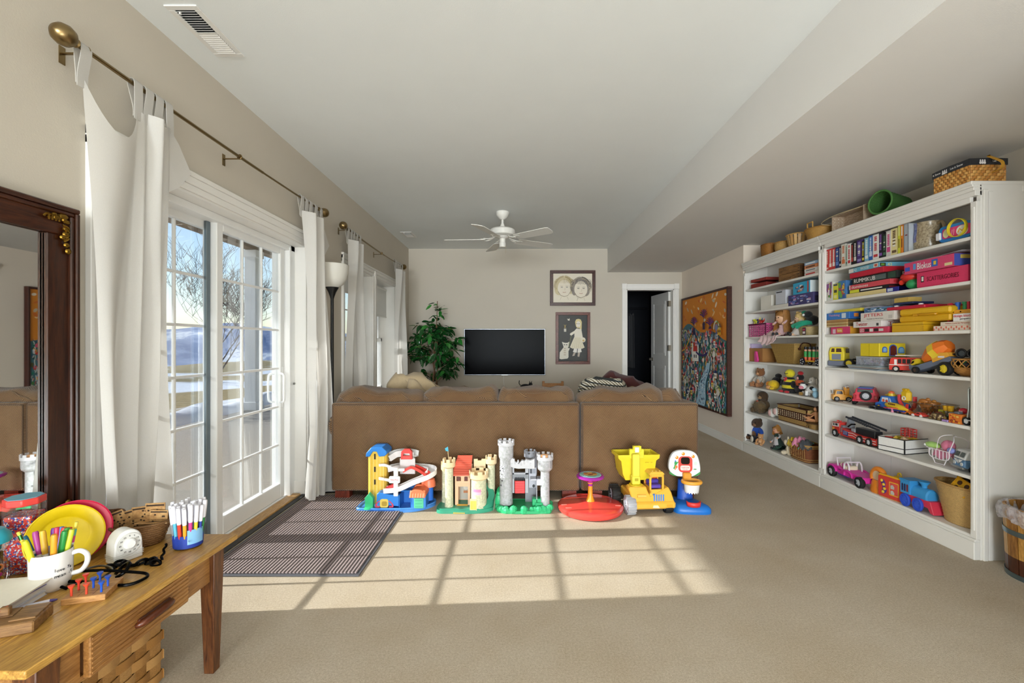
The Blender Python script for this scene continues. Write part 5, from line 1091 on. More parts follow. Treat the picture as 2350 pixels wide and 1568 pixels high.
G().lathe([(.05,v(930)),(.052,v(900)),(.046,v(890)),(.046,v(860)),(.001,v(858))],(u(465),.0,0),28).obj('turntable',TY2,t)
wheel(t,(u(330),-.03,.064),.064,.06,'#a8a8ac','#c8ccd2','x',16);wheel(t,(u(200)-.0,.19,.07),.07,.06,'#1a1714','#9aa0a8','x',16);wheel(t,(u(1060),-.03,.045),.045,.055,'#161616','#3f5fb0','x');wheel(t,(u(1060),.17,.055),.055,.055,'#161616','#3f5fb0','x')

# --- learning hoop ----------------------------------------------------------------
t=thing('toy_basketball_hoop','toddler basketball hoop toy with a white backboard and blue base at the sofa corner','toy hoop',(1.238,3.34,0),math.radians(-3))
u=lambda c:(c-1440)*.00037
v=lambda c:(1345-c)*.00037
pts=smooth_path([(-.125,.02,0),(-.11,-.09,0),(-.06,-.125,0),(.09,-.13,0),(.14,-.10,0),(.12,-.03,0),(.09,.09,0),(0,.12,0),(-.12,.11,0)],5,True)
g=G();n=len(pts)
for z,k in ((0,1),(.012,1.02),(.03,1.0),(.045,.9),(.055,.7),(.058,.35)):g.v +=[(p.x*k,p.y*k,z*(1.1 if p.y < 0 else 1)) for p in pts]
g.f +=[(j*n+i,j*n+(i+1) % n,(j+1)*n+(i+1) % n,(j+1)*n+i) for j in range(5) for i in range(n)]+[tuple(range(n))[::-1],tuple(range(5*n,6*n))];g.c=[None]*len(g.f);g.obj('base',mt('#1d6fc4','plastic'),t,60)
g=G();g.lathe([(.062,.04),(.055,.09),(.05,v(800))],(u(1440),.04,0),24,1,.7);g.obj('post',mt('#2456b8','plastic'),t)
g=G();A=smooth_path([(u(1100),v(560)),(u(1115),v(400)),(u(1180),v(260)),(u(1290),v(210)),(u(1430),v(205)),(u(1560),v(225)),(u(1650),v(290)),(u(1700),v(430)),(u(1720),v(590)),(u(1690),v(690)),(u(1600),v(720)),(u(1420),v(730)),(u(1250),v(720)),(u(1150),v(660))],4,True) if 0 else None
BB=[(1100,560),(1115,400),(1180,270),(1290,213),(1430,205),(1560,225),(1650,290),(1700,430),(1720,590),(1690,690),(1600,720),(1420,730),(1250,720),(1150,660)]
A=[(p.x,p.y) for p in smooth_path([(u(a),v(b),0) for a,b in BB],4,True)]
o=G().prism(A,.005,.04,'y').obj('backboard',mt('#e9e9ea','plastic'),t);bevel(o,.006,2)
p=P(.0045,.0003);
for s in (-1,1):p.pl([(u(1410)+s*.113,v(620)),(u(1410)+s*.11,v(670)),(u(1410)+s*.085,v(708)),(u(1410)+s*.055,v(720)),(u(1410)+s*.075,v(690))][::s],'#2f8a3c')
p.pl(rpoly(u(1285),u(1560),v(640),v(320),.03),'#d8402f');p.pl(rpoly(u(1325),u(1515),v(600),v(505),.012),'#f3dcd4')
p.ell(u(1620),v(460),.012,.014,'#d0dcd0');p.ell(u(1610),v(575),.012,.004,'#3f8a3a')
p.pl([(u(1205),v(450)),(u(1225),v(390)),(u(1245),v(420)),(u(1240),v(440))],'#3f78c8');p.ell(u(1235),v(460),.011,.013,'#2f9a48');p.stroke([(u(1225),v(480)),(u(1215),v(530)),(u(1195),v(570))],.01,'#2f9a48');p.stroke([(u(1245),v(470)),(u(1285),v(430))],.007,'#2f9a48');p.ell(u(1245),v(530),.009,.012,'#f08038');p.stroke([(u(1240),v(550)),(u(1215),v(590))],.007,'#f08038');p.ell(u(1185),v(625),.008,.006,'#f6f6f6')
p.done(o,'backboard_print');G().prism(rpoly(u(1335),u(1505),v(475),v(340),.016),-.001,.006,'y').obj('score_window',mt('#140c0a','gloss'),o);text('Learning',o,(u(1420),.002,v(540)),.013,'#c0504a',w=.055);text('Hoops',o,(u(1420),.002,v(575)),.010,'#c0504a',w=.038)
for a,b in ((1380,272),(1255,345),(1572,322)):G().lathe([(.012,0),(.012,.004),(.006,.006),(.001,.007)],n=16).obj('light_button',mt('#f09a38','gloss'),o,loc=(u(a),.005,v(b)),rot=(PI/2,0,0))
G().torus((u(1480),-.07,v(765)),.062,.013,36,12,'z',1,.78).obj('hoop_ring',mt('#f0a83a','plastic'),t);G().box(u(1360),u(1520),-.03,.01,v(790),v(630),.008).obj('hoop_bracket',mt('#e89a2e','plastic'),t)
g=G();vs=[];n=32
for i in range(n):a=2*PI*i/n;vs +=[(u(1480)+.056*math.cos(a),-.07+.045*math.sin(a),v(800)),(u(1480)+.048*math.cos(a),-.07+.038*math.sin(a),v(950)-(.012 if i % 2 else 0))]
g.add(vs,[(2*i,2*i+1,(2*i+3) % (2*n),(2*i+2) % (2*n)) for i in range(n)]);g.obj('net',mt('#e6e3e0','plastic'),t,60)
g=G();g.grid(lambda a,b:((.047+.004*b)*math.cos(PI+PI*a)+u(1487),-.105+.035*math.sin(PI+PI*a),.052+.032*b*(1-.6*math.sin(PI*a)*.0)+0),20,1);g.add([(u(1487)-.047,-.105,.052),(u(1487)+.047,-.105,.052),(u(1487)+.05,-.105,.088),(u(1487)+.03,-.108,.075),(u(1487),-.11,.07),(u(1487)-.03,-.108,.075),(u(1487)-.05,-.105,.088)],[(0,1,2,3,4,5,6)]);o=g.obj('ball_cup',mt('#dc3a36','plastic'),t,60);s=o.modifiers.new('s','SOLIDIFY');s.thickness=.008

# ================================================================== things on the side table (top at TZ)
T0=TZ
def weave(rx0,ry0,rx1,ry1,h,ns,nr,amp=.003,e=1.0,belly=0,z0=0,fn=None):
    """woven wall of an oval (e=1) or squarish (e<1) basket: over-under relief on a closed grid"""
    g=G();nu=ns*2
    def sg(a):return math.copysign(abs(a)**e,a)
    def f(u_,v_):
        a=2*PI*u_;j=v_*nr*2;k=belly*math.sin(PI*v_);off=amp*math.cos(PI*(round(u_*nu)))*math.cos(PI*math.floor(j/2+1e-6))*(1 if round(j) % 2 else 0)
        rx=rx0+(rx1-rx0)*v_+k+off;ry=ry0+(ry1-ry0)*v_+k+off;p=(rx*sg(math.cos(a)),ry*sg(math.sin(a)),z0+h*v_)
        return fn(p,u_,v_) if fn else p
    g.grid(f,nu,nr*2,wrap=True);return g
def basket(name,label,loc,dims,h,col,ns=22,nr=7,amp=.003,e=1.0,rz=0,belly=0,rim='#8a6a3c',group=None,rot=None,cat='basket',rimr=.006,base=True,thick=.004):
    t=thing(name,label,cat,loc,rz,group)
    if rot:t.rotation_euler=rot
    rx0,ry0,rx1,ry1=dims;o=weave(rx0,ry0,rx1,ry1,h,ns,nr,amp,e,belly).obj('woven_wall',mt(col,'wicker'),t,180);s=o.modifiers.new('s','SOLIDIFY');s.thickness=thick;s.offset=-1
    sg=lambda a:math.copysign(abs(a)**e,a)
    ring=[(rx1*sg(math.cos(2*PI*i/48)),ry1*sg(math.sin(2*PI*i/48)),h) for i in range(48)];G().tube(ring,rimr,7,True).obj('rim',mt(rim,'wicker'),t,60)
    if base:G().prism([(rx0*.97*sg(math.cos(2*PI*i/32)),ry0*.97*sg(math.sin(2*PI*i/32))) for i in range(32)],.001,.006,'z').obj('base',mt(col,'wicker'),t)
    return t
def marker(parent_loc,tilt,az,col,L=.13,r=.0062,cap=None,label='',group=None,body='#f4f2ee',name='marker',z0=0):
    t=thing(name,label,'marker',parent_loc,0,group);d=Vector((math.sin(tilt)*math.cos(az),math.sin(tilt)*math.sin(az),math.cos(tilt)));t.rotation_euler=d.to_track_quat('Z','Y').to_euler()
    G().cyl((0,0,0),(0,0,L*.62),r*.92,n=12).obj('barrel',mt(body,'plastic'),t);G().lathe([(r,L*.6),(r*1.02,L*.62),(r*1.02,L*.95),(r*.8,L),(r*.3,L)],n=12).obj('cap',mt(cap or col,'plastic'),t)
    if not cap:G().cyl((0,0,L*.54),(0,0,L*.6),r*.95,n=12).obj('band',mt(col,'plastic'),t)
    return t

# kitchen timer
t=thing('kitchen_timer','white wind-up kitchen timer with a round dial','timer',(-1.315,1.525,T0),math.radians(66));w=.041
A=[(-w,0),(w,0),(w*.97,.045)]+[(w*.95*math.cos(PI*i/14),.058+.046*math.sin(PI*i/14)) for i in range(15)]+[(-w*.97,.045)]
o=G().prism(A,-.024,.03,'y').obj('body',mt('#e9e7e2','plastic'),t);bevel(o,.004,2);
for k in range(3):G().box(-w-.0008,w+.0008,-.0248,.0308,.014+k*.006,.0155+k*.006).obj('groove_line',mt('#cfcdc8','plastic'),t)
G().cyl((0,-.0245,.058),(0,-.028,.058),.034,n=36).obj('dial_plate',mt('#dcdad4','plastic'),t);o=G().lathe([(.018,0),(.017,.006),(.012,.010),(.001,.010)],n=28).obj('dial_knob',mt('#efede8','plastic'),t,loc=(0,-.028,.058),rot=(PI/2,0,0))
for k in range(12):a=PI/2-2*PI*k/12;text(str(k*5),t,(.0265*math.cos(a),-.0283,.058+.0265*math.sin(a)),.0052,'#3a3a3a',rot=(PI/2,-(a-PI/2),0) if 0 else (PI/2,0,0),name='numeral')

# plates leaning on the mirror
def plate(label,loc,tilt,az,col,r=.098):
    t=thing('plate',label,'plate',loc);d=Vector((math.cos(tilt)*math.cos(az),math.cos(tilt)*math.sin(az),math.sin(tilt)));t.rotation_euler=d.to_track_quat('Z','Y').to_euler()
    o=G().lathe([(.001,.0),(r*.60,.0),(r*.66,.004),(r*.72,.010),(r*.97,.014),(r,.0165),(r*.985,.018),(r*.95,.017),(r*.71,.0125),(r*.65,.006),(r*.6,.003),(.001,.003)],n=56).obj('dish',mt(col,'plastic'),t);G().torus((0,0,.017),r*.985,.0022,48,6).obj('rolled_rim',mt(col,'plastic'),t);return t
plate('yellow plastic plate leaning in front of the red one on the side table',(-1.482,1.49,T0+.092),.25,-.62,'#e6c60c');plate('red plastic plate leaning behind the yellow plate',(-1.487,1.525,T0+.095),.25,-.62,'#d81f4a')

# jar of beads with a red octagonal lid
t=thing('bead_jar','clear square jar of red, white and blue beads with a red lid','jar',(-1.575,1.455,T0),.3)
def m_beads():
    m,nt,b=newmat('mixed_beads');vv=N(nt,'TexVoronoi');vv.inputs['Scale'].default_value=250;nt.links.new(coords(nt),vv.inputs['Vector']);sp=N(nt,'SeparateColor');nt.links.new(vv.outputs['Color'],sp.inputs[0]);r_=N(nt,'ValToRGB');r_.color_ramp.interpolation='CONSTANT';e=r_.color_ramp.elements
    while len(e) < 6:e.new(.5)
    for el,(p_,c_) in zip(e,((0,'#d8352c'),(.38,'#e8e4e0'),(.52,'#2d4a9c'),(.7,'#e86a2e'),(.82,'#c02430'),(.92,'#8fa4d0'))):el.position=p_;el.color=(*lin(c_),1)
    nt.links.new(sp.outputs[0],r_.inputs[0]);nt.links.new(r_.outputs[0],b.inputs['Base Color']);b.inputs['Roughness'].default_value=.35;bump(nt,b,vv.outputs['Distance'],-.8,.006);return m
g=G();g.prism(rpoly(-.036,.036,-.036,.036,.01),.003,.18,'z');o=g.obj('beads',m_beads(),t,40);o['kind']='stuff'
g=G();P8=rpoly(-.04,.04,-.04,.04,.012);n=len(P8);g.v=[(x,y,0) for x,y in P8]+[(x,y,.215) for x,y in P8];g.f=[(i,(i+1) % n,n+(i+1) % n,n+i) for i in range(n)];g.c=[None]*n;g.obj('jar_wall',m_glass('clear_plastic',.12,(.97,.97,.97)),t,60)
L8=[(.05*math.cos(PI/8+PI/4*i),.05*math.sin(PI/8+PI/4*i)) for i in range(8)];o=G().prism(L8,.212,.234,'z').obj('lid',mt('#d84038','plastic'),t);bevel(o,.003,2);G().prism([(x*.9,y*.9) for x,y in L8],.234,.2355,'z').obj('lid_label',mt('#6fa2b4','paper'),t)
# round jar with teal lid, at the edge of the picture
t=thing('craft_jar','round clear jar of craft bits with a teal lid at the left edge','jar',(-1.56,1.345,T0));CP=m_glass('clear_plastic',.12,(.97,.97,.97))
G().lathe([(.036,0),(.042,.02),(.042,.07),(.03,.09),(.03,.10),(.04,.115),(.042,.135)],n=28,cap=False).obj('jar_wall',CP,t,60);G().lathe([(.045,.133),(.047,.138),(.044,.155),(.03,.172),(.001,.178)],n=32).obj('lid',mt('#2f9fb0','plastic'),t)
r=random.Random(4)
for k in range(26):
    a=r.random()*6.3;z=r.choice([.015,.03,.05,.12]);rr=.026*r.random()**.5;g=G();g.torus((0,0,0),.008,.003,12,6,'z');g.obj('craft_ring',mt(r.choice(['#e8832a','#2fa0a8','#c8308a','#e0b030','#d8382c']),'plastic'),t,loc=(rr*math.cos(a),rr*math.sin(a),z),rot=(r.random()*3,r.random()*3,0))
t=thing('plastic_ring_pot','small clear pot with a pink and yellow print and orange rim at the left edge','pot',(-1.50,1.24,T0));G().lathe([(.03,0),(.036,.03),(.032,.06)],n=24,cap=False).obj('wall',mt('#b45a9a','plastic'),t,60);G().torus((0,0,.062),.031,.006,28,8).obj('rim',mt('#ee7a2a','plastic'),t);o=G().torus((.034,-.008,.03),.008,.003,14,6,'x').obj('print_ring',mt('#e8b020','plastic'),t)

# mug of highlighters
MC=(-1.378,1.345);t=thing('mug','white mug lettered in black and crammed with coloured markers','mug',(*MC,T0),math.radians(25))
G().lathe([(.001,.004),(.034,.0),(.042,.008),(.0475,.03),(.049,.108),(.0475,.112),(.0455,.108),(.044,.03),(.038,.012),(.001,.010)],n=44).obj('body',mt('#ebe7e2','gloss'),t);G().tube(smooth_path([(.045,0,.095),(.065,0,.099),(.081,0,.085),(.081,0,.06),(.068,0,.04),(.045,0,.035)],5),.007,10).obj('handle',mt('#ebe7e2','gloss'),t)
for s,z,a0 in (('love ya,',.062,-.75),('mean it',.046,-.70)):
    n=len(s)
    for i,ch in enumerate(s):
        if ch==' ':continue
        a=a0-.3+.13*i;text(ch,t,(.0496*math.cos(a),.0496*math.sin(a),z+(.003 if ch in 'ltyf' else 0)),.0085 if ch in 'lty' else .0065 if ch !=',' else .003,'#2c2c2c',rot=(PI/2,0,a+PI/2))
HL=[('#1f7f8a',-.9,2.6),('#1d6f86',-.75,3.2),('#d9dc34',-.45,-1.9),('#6a2f8c',.3,2.2),('#f0a22c',.2,-.6),('#2f9a48',.28,.2),('#d6de3c',.36,.5),('#48a83e',.15,.9),('#d8402c',.25,1.4),('#c8305a',.2,2.0),('#e8b83a',.3,2.9),('#2f7fd0',.3,1.8),('#a83a8c',.42,3.0),('#e84a34',.34,1.1)]
for k,(c_,tl,az) in enumerate(HL):
    az2=az if tl > 0 else az;a=az2;q=.022*(.5+.5*((k*7) % 5)/4);marker((MC[0]+q*math.cos(a),MC[1]+q*math.sin(a),T0+.02),abs(tl)*.55,a,c_,.148,.0075,None,'%s highlighter standing in the white mug' % ['teal','dark teal','yellow','purple','amber','green','lime yellow','leaf green','red','crimson','mustard','blue','magenta','orange-red'][k],'markers in the white mug','#f0eee8')
t=thing('striped_pencil','patterned pencil leaning up out of the white mug','pencil',(MC[0]+.012,MC[1]+.03,T0+.02));t.rotation_euler=(-.1,.12,0);
for k in range(8):G().cyl((0,0,.02*k),(0,0,.02*(k+1)),.0042,n=8).obj('stripe',mt(['#e8e4dc','#d8408a','#5fc0b0','#e8d04a'][k % 4],'paint'),t)
t=thing('yellow_pencil','yellow pencil with a green-striped ferrule in the white mug','pencil',(MC[0]-.02,MC[1]-.01,T0+.02));t.rotation_euler=(.1,-.30,0);G().cyl((0,0,0),(0,0,.14),.0045,n=6).obj('barrel',mt('#e9b82a','paint'),t);G().cyl((0,0,.14),(0,0,.155),.0047,n=10).obj('ferrule',mt('#4a8a4a','metal'),t);G().cyl((0,0,.155),(0,0,.165),.0042,n=10).obj('eraser',mt('#d8c84a','rubber'),t)

# tub of white-capped markers
TC=(-1.178,1.628);t=thing('marker_tub','clear tub with a blue label at the far corner of the side table','tub',(*TC,T0))
G().lathe([(.001,.003),(.043,.003),(.048,.095),(.05,.097)],n=40,cap=False).obj('tub_wall',CP,t,60);g=G();g.grid(lambda a,b:((.0448+.002*b)*math.cos(2*PI*a),(.0448+.002*b)*math.sin(2*PI*a),.006+.045*b),40,1,wrap=True);g.obj('blue_label',mt('#1d3a9a','paper'),t,60)
g=G();g.grid(lambda a,b:(.0486*math.cos(-1.0+1.1*a),.0486*math.sin(-1.0+1.1*a),.02+.05*b),10,1);g.obj('label_art',mt('#7fb4dc','paper'),t,60);text('Mr. Sketch',t,(.029,-.0405,.035),.010,'#e8ecf4',rot=(PI/2,0,-.95),w=.03)
cols=['#2a3f9c','#2f8a4a','#6a3a22','#1a1a1c','#5a2f8a','#8a8f96','#5fb8d8','#d8402c','#e8a02c','#c83a8a','#e8d03a'];nm=['navy','green','brown','black','violet','grey','sky-blue','red','orange','pink','yellow']
k=0
for ring,n,rr in ((0,1,0),(1,6,.0145),(2,12,.028),(3,17,.040)):
    for i in range(n):
        a=2*PI*i/n+.3*ring+.15;c_=cols[k % 11];m=marker((TC[0]+rr*.92*math.cos(a),TC[1]+rr*.92*math.sin(a),T0+.006),.10*ring/3,a,c_,.142+.006*((k*5) % 3),.0066,'#eceaf0','%s-bodied white-capped marker in the clear tub' % nm[k % 11],'white-capped markers in the tub',c_);k +=1

# wicker basket of wooden puzzle cards, with a darker basket behind
t=basket('wicker_basket','small brown wicker basket holding printed wooden cards',(-1.365,1.655,T0),(.062,.055,.088,.072),.078,'#8a6238',18,7,.0035,.75,.5,rim='#7a5630',rimr=.005)
t=basket('wicker_basket','dark brown wicker basket behind the basket of wooden cards',(-1.52,1.66,T0),(.055,.04,.065,.048),.10,'#6d4526',18,8,.0035,.8,.2,rim='#6a4426',rimr=.005)
CW=m_oak('thin_plywood_card','#b08450','#d3ac74',(8,30,8),.55);CARDS=[(-.055,.0,.10,-.35,.055,'punched with round pegs'),(-.035,.01,.095,-.22,.05,'with a diamond mark'),(-.005,.02,.105,-.05,.05,'printed with a black scale'),(.035,.028,.115,.06,.06,'tallest at the back'),(.05,.02,.09,.12,.055,'printed with a face')]
for k,(x,y,h,tl,w_,lb) in enumerate(CARDS):
    t=thing('wooden_card','thin wooden puzzle card %s in the wicker basket' % lb,'card',(-1.365+x*.9,1.65+y,T0+.03),.35,'wooden puzzle cards');t.rotation_euler=(.2,tl,.35)
    G().box(-w_/2,w_/2,-.002,.002,0,h,.0005).obj('board',CW,t);p=P(-.0021,.0001);rr=random.Random(k)
    p.rect(-w_*.45,w_*.45,h*.90,h*.96,'#3a2a1c')
    for i in range(9):p.ell(rr.uniform(-.35,.35)*w_,h*(.3+.55*rr.random()),.0035,.0035,'#3a2a1c',8)
    for i in range(3):p.stroke([(-w_*.4,h*(.3+.15*i)),(w_*.4,h*(.3+.15*i))],.0012,'#5a422c')
    p.done(t,'printed_marks')
t=thing('wooden_card','wooden puzzle card lying flat across the basket beside the marker tub','card',(-1.325,1.66,T0+.072),.2,'wooden puzzle cards');t.rotation_euler=(-.15,.08,.3);G().box(-.05,.05,-.03,.03,0,.003,.0005).obj('board',CW,t);G().prism([(-.02,-.02),(.03,-.005),(.0,.02)],.003,.0034,'z').obj('black_print',mt('#1c1a1c','paper'),t)

# wire and chain puzzles
IR=mt('#141414','metal');CH=mt('#6a6a6a','metal')
t=thing('wire_puzzle','tangle of black bent-iron puzzle rings and bars on the table','puzzle',(-1.30,1.385,T0))
G().tube(smooth_path([(-.13,-.01,.02),(.0,.005,.03),(.11,.02,.018),(.155,.02,.012),(.165,.0,.008),(.13,-.035,.006),(.0,-.03,.014),(-.12,-.03,.018)],5,True),.0045,8,True).obj('long_bar',IR,t);G().torus((-.125,-.025,.022),.03,.005,28,8,'y',1,.7).obj('coil_ring',IR,t);G().torus((-.105,-.03,.018),.022,.0045,28,8,'z').obj('coil_ring',IR,t)
G().tube(smooth_path([(-.07,.02,.012),(-.02,.05,.022),(.04,.03,.02),(.03,-.02,.012),(-.04,-.03,.008)],5,True),.0032,8,True).obj('steel_loop',CH,t);G().tube(smooth_path([(.05,.03,.006),(.055,.05,.02),(.08,.045,.035),(.09,.02,.02),(.07,.01,.006)],5),.005,8).obj('hook',IR,t);G().tube(smooth_path([(-.10,-.045,.005),(-.05,-.05,.012),(-.02,-.052,.005)],4),.004,8).obj('short_bar',IR,t)
t=thing('chain_puzzle','small black twisted-link chain puzzle in front of the kitchen timer','puzzle',(-1.245,1.475,T0))
for k in range(9):
    o=G().torus((0,0,0),.011,.0045,14,6,'z',1.3,.8).obj('link',IR,t,loc=(-.06+.0155*k,-.012+.012*math.sin(k*1.3)+.004*k,.007+.004*(k % 2)),rot=(.5*(k % 3),.2,k*.8))
pts=[(.075+.003*math.cos(i*1.2),.02+.02*i/12,.012+.045*i/12) for i in range(13)];G().tube(pts,.004,6).obj('twisted_rod',IR,t)

# peg game
PG=(-1.225,1.315);t=thing('peg_board','square wooden noughts-and-crosses peg board','game',(*PG,T0),math.radians(18));o=G().box(-.05,.05,-.05,.05,0,.017,.001).obj('board',m_oak('peg_board_pine','#a06a34','#d8a566',(4,30,30),.45),t);p=G()
for a in (-.017,.017):p.poly([(a-.0006,-.042,.0172),(a+.0006,-.042,.0172),(a+.0006,.042,.0172),(a-.0006,.042,.0172)],'#5a3a20');p.poly([(-.042,a-.0006,.0172),(.042,a-.0006,.0172),(.042,a+.0006,.0172),(-.042,a+.0006,.0172)],'#5a3a20')
p.obj('ruled_lines',m_print(),o,0)
rot=Matrix.Rotation(math.radians(18),3,'Z')
for x,y,c_,lb,wh in ((-.034,-.034,'#e04a30','red','in the near left corner'),(-.034,0,'#d83a2c','red','midway along the left edge'),(-.034,.034,'#d83a2c','red','in the far left corner'),(0,-.034,'#e04a30','red','midway along the near edge'),(0,0,'#1f50b8','blue','in the middle'),(0,.034,'#1f50b8','blue','midway along the far edge'),(.034,-.034,'#1f55c0','blue','in the near right corner'),(.034,.0,'#1f50b8','blue','midway along the right edge')):
    q_=rot @ Vector((x,y,0));t=thing('game_peg','%s golf-tee peg %s of the wooden peg board' % (lb,wh),'peg',(PG[0]+q_.x,PG[1]+q_.y,T0+.0172),0,'%s pegs in the peg board' % lb);G().lathe([(.0028,0),(.0028,.016),(.0035,.021),(.0075,.027),(.0078,.0295),(.001,.029)],n=14).obj('tee',mt(c_,'plastic'),t)

# notebooks and papers at the left edge
NB=[('white spiral notebook at the bottom of the stack at the left edge','#d9d8e4',.014,0),('grey-edged notebook in the middle of the stack at the left edge','#e4e2e6',.016,.05),('purple-edged folder near the top of the stack at the left edge','#8f8ab8',.008,-.06)]
z=T0
for k,(lb,c_,h,a) in enumerate(NB):
    t=thing('notebook',lb,'notebook',(-1.455,1.215,z),.12+a,'stack at the left edge');G().box(-.11,.11,-.085,.085,0,.002,.0005).obj('cover',mt(c_,'card'),t);G().box(-.107,.107,-.083,.083,.002,h-.002).obj('pages',mt('#efece4','paper'),t);G().box(-.11,.11,-.085,.085,h-.002,h,.0005).obj('cover',mt(c_,'card'),t);z +=h+.0005
t=thing('paper_sheaf','sheaf of cream papers lying on the notebooks at the left edge','papers',(-1.455,1.215,z),.2);G().box(-.12,.125,-.09,.09,0,.006,.001).obj('sheet_block',mt('#e9e2d2','paper'),t);G().box(-.118,.13,-.085,.092,.0065,.0085,.0005).obj('top_sheet',mt('#f1ead9','paper'),t)
t=thing('pen','purple and white pen beside the notebooks','pen',(-1.335,1.245,T0+.006),.6);G().cyl((-.05,0,0),(.04,0,0),.005,n=10).obj('barrel',mt('#e4e2ee','plastic'),t);G().cyl((.04,0,0),(.055,0,0),.005,.002,n=10).obj('tip',mt('#4a3a8a','plastic'),t)

# wooden trap toy
BWD=m_oak('brown_carved_block','#6a4826','#a17a4a',(4,24,24),.5)
t=thing('wooden_trap_toy','carved brown wooden block toy with a lever at the front of the side table','toy',(-1.295,1.15,T0),math.radians(22));o=G().box(-.075,.075,-.045,.045,0,.03,.003).obj('block',BWD,t)
G().box(.02,.072,-.03,.042,.03,.034,.001).obj('raised_step',BWD,t);G().box(-.02,.015,.0,.042,.03,.0325,.001).obj('raised_step',BWD,t);G().cyl((-.09,-.03,.022),(.0,.015,.05),.0045,n=10).obj('lever',m_oak('reddish_dowel','#6a351c','#a8653a',(30,4,30)),t);G().box(-.015,.005,.005,.02,.03,.052,.002).obj('lever_post',BWD,t)

# splint basket on the floor under the table
SP=[m_oak('ash_splint_%d' % i,a,b,(3,3,40),.45) for i,(a,b) in enumerate((('#a5763e','#cf9d5c'),('#b3854a','#d9ab6c'),('#94662f','#c08c4c')))]
t=thing('splint_basket','large woven ash-splint basket with bent handles under the side table','basket',(-1.44,1.36,0));hx,hy,BHt=.165,.27,.335
G().box(-hx+.006,hx-.006,-hy+.006,hy-.006,.004,BHt-.01).obj('liner',mt('#5f3f20','wood'),t)
ms=[]
for m_ in SP:
    g=G();w2,h2=.5,.5;g.grid(lambda a,b:(.007*math.sin(PI*a)+.001,(a-.5),(b-.5)),6,1);ms.append(g.mesh('splint',m_,60))
def side(n,L,place,rotz,rows=9):
    for j in range(rows):
        for i in range(n):
            if (i+j) % 2:continue
            o=link('splint',ms[(i*3+j*5) % 3],t);s=L/n;x=-L/2+s*(i+.5);o.location=place(x,.022+.035*j);o.rotation_euler=(0,0,rotz);o.scale=(1,s*1.25,.033)
    for i in range(n):
        o=link('stake',ms[(i+1) % 3],t);s=L/n;x=-L/2+s*(i+.5);o.location=place(x,BHt/2);o.rotation_euler=(0,0,rotz);o.scale=(.25,s*.86,BHt*.97)
side(9,2*hy,lambda a,z:(hx,a,z),0);side(5,2*hx,lambda a,z:(-a,hy,z),PI/2);side(5,2*hx,lambda a,z:(a,-hy,z),-PI/2)
G().strip([(hx+.006,-hy,BHt-.012),(hx+.006,hy,BHt-.012),(-hx,hy+.006,BHt-.012),(-hx-.006,-hy,BHt-.012),(hx,-hy-.006,BHt-.012)],.03,.006,(0,0,1)).obj('rim_band',SP[0],t)
G().strip(smooth_path([(.06,hy+.01,BHt-.05),(.055,hy+.03,BHt-.02),(.03,hy+.06,BHt-.06),(.01,hy+.05,BHt-.13),(.03,hy+.015,BHt-.15)],5),.022,.005,(1,0,0)).obj('handle',SP[1],t)

# ================================================================== things in and on the bookcases
FX=2.575      # usual front line of things on the shelves
def at_px(px,k,x=FX,z=0):return (x,1045*x/(px-1188),(SHZ[k] if k >=0 else 2.112)+.0004+z)
def wid(a,b,x=FX):return 1045*x*(1/(a-1188)-1/(b-1188))
def hp(px,n,x=FX):return n*x/(px-1188)
RS=-PI/2
def sthing(name,label,cat,loc,rz=0,group=None):return thing(name,label,cat,loc,RS+rz,group)
def Bx(name,label,cat,loc,dims,col,pr=(),tx=(),lid=0,rz=0,group=None,kind='card',lidcol=None,b=.0012):
    """boxed game and the like; print and lettering by face F (front), R (right end), T (top)"""
    W,Dp,H=dims;t=sthing(name,label,cat,loc,rz,group);c=mt(col,kind)
    if lid:
        G().box(.0015,W-.0015,.0015,Dp-.0015,0,H*.5,b).obj('tray',c,t);o=G().box(0,W,0,Dp,H*(1-lid),H,b).obj('lid',mt(lidcol or col,kind),t)
    else:o=G().box(0,W,0,Dp,0,H,b).obj('carton',c,t)
    if pr:
        g=G();k=0
        for f,u0,u1,v0,v1,cc in pr:
            k +=1;e=.0003+.00015*k
            if f=='F':g.poly([(W*u0,-e,H*v0),(W*u1,-e,H*v0),(W*u1,-e,H*v1),(W*u0,-e,H*v1)],cc)
            elif f=='R':g.poly([(W+e,Dp*u0,H*v0),(W+e,Dp*u1,H*v0),(W+e,Dp*u1,H*v1),(W+e,Dp*u0,H*v1)],cc)
            else:g.poly([(W*u0,Dp*v0,H+e),(W*u1,Dp*v0,H+e),(W*u1,Dp*v1,H+e),(W*u0,Dp*v1,H+e)],cc)
        g.obj('printed_panel',m_print('carton_print',.4),o,0)
    for f,s,u_,v_,h_,cc,w_ in tx:
        if f=='F':text(s,o,(W*u_,-.0018,H*v_),H*h_,cc,w=W*w_)
        elif f=='R':text(s,o,(W+.0018,Dp*u_,H*v_),H*h_,cc,rot=(PI/2,0,PI/2),w=Dp*w_)
    return t
def art(n,seed,u0,u1,v0,v1,cols,f='F',s=.12):
    r=random.Random(seed);o=[]
    for k in range(n):
        a,b=r.uniform(u0,u1-s),r.uniform(v0,v1-s);o.append((f,a,a+s*r.uniform(.5,1),b,b+s*r.uniform(.6,1.2),r.choice(cols)))
    return o

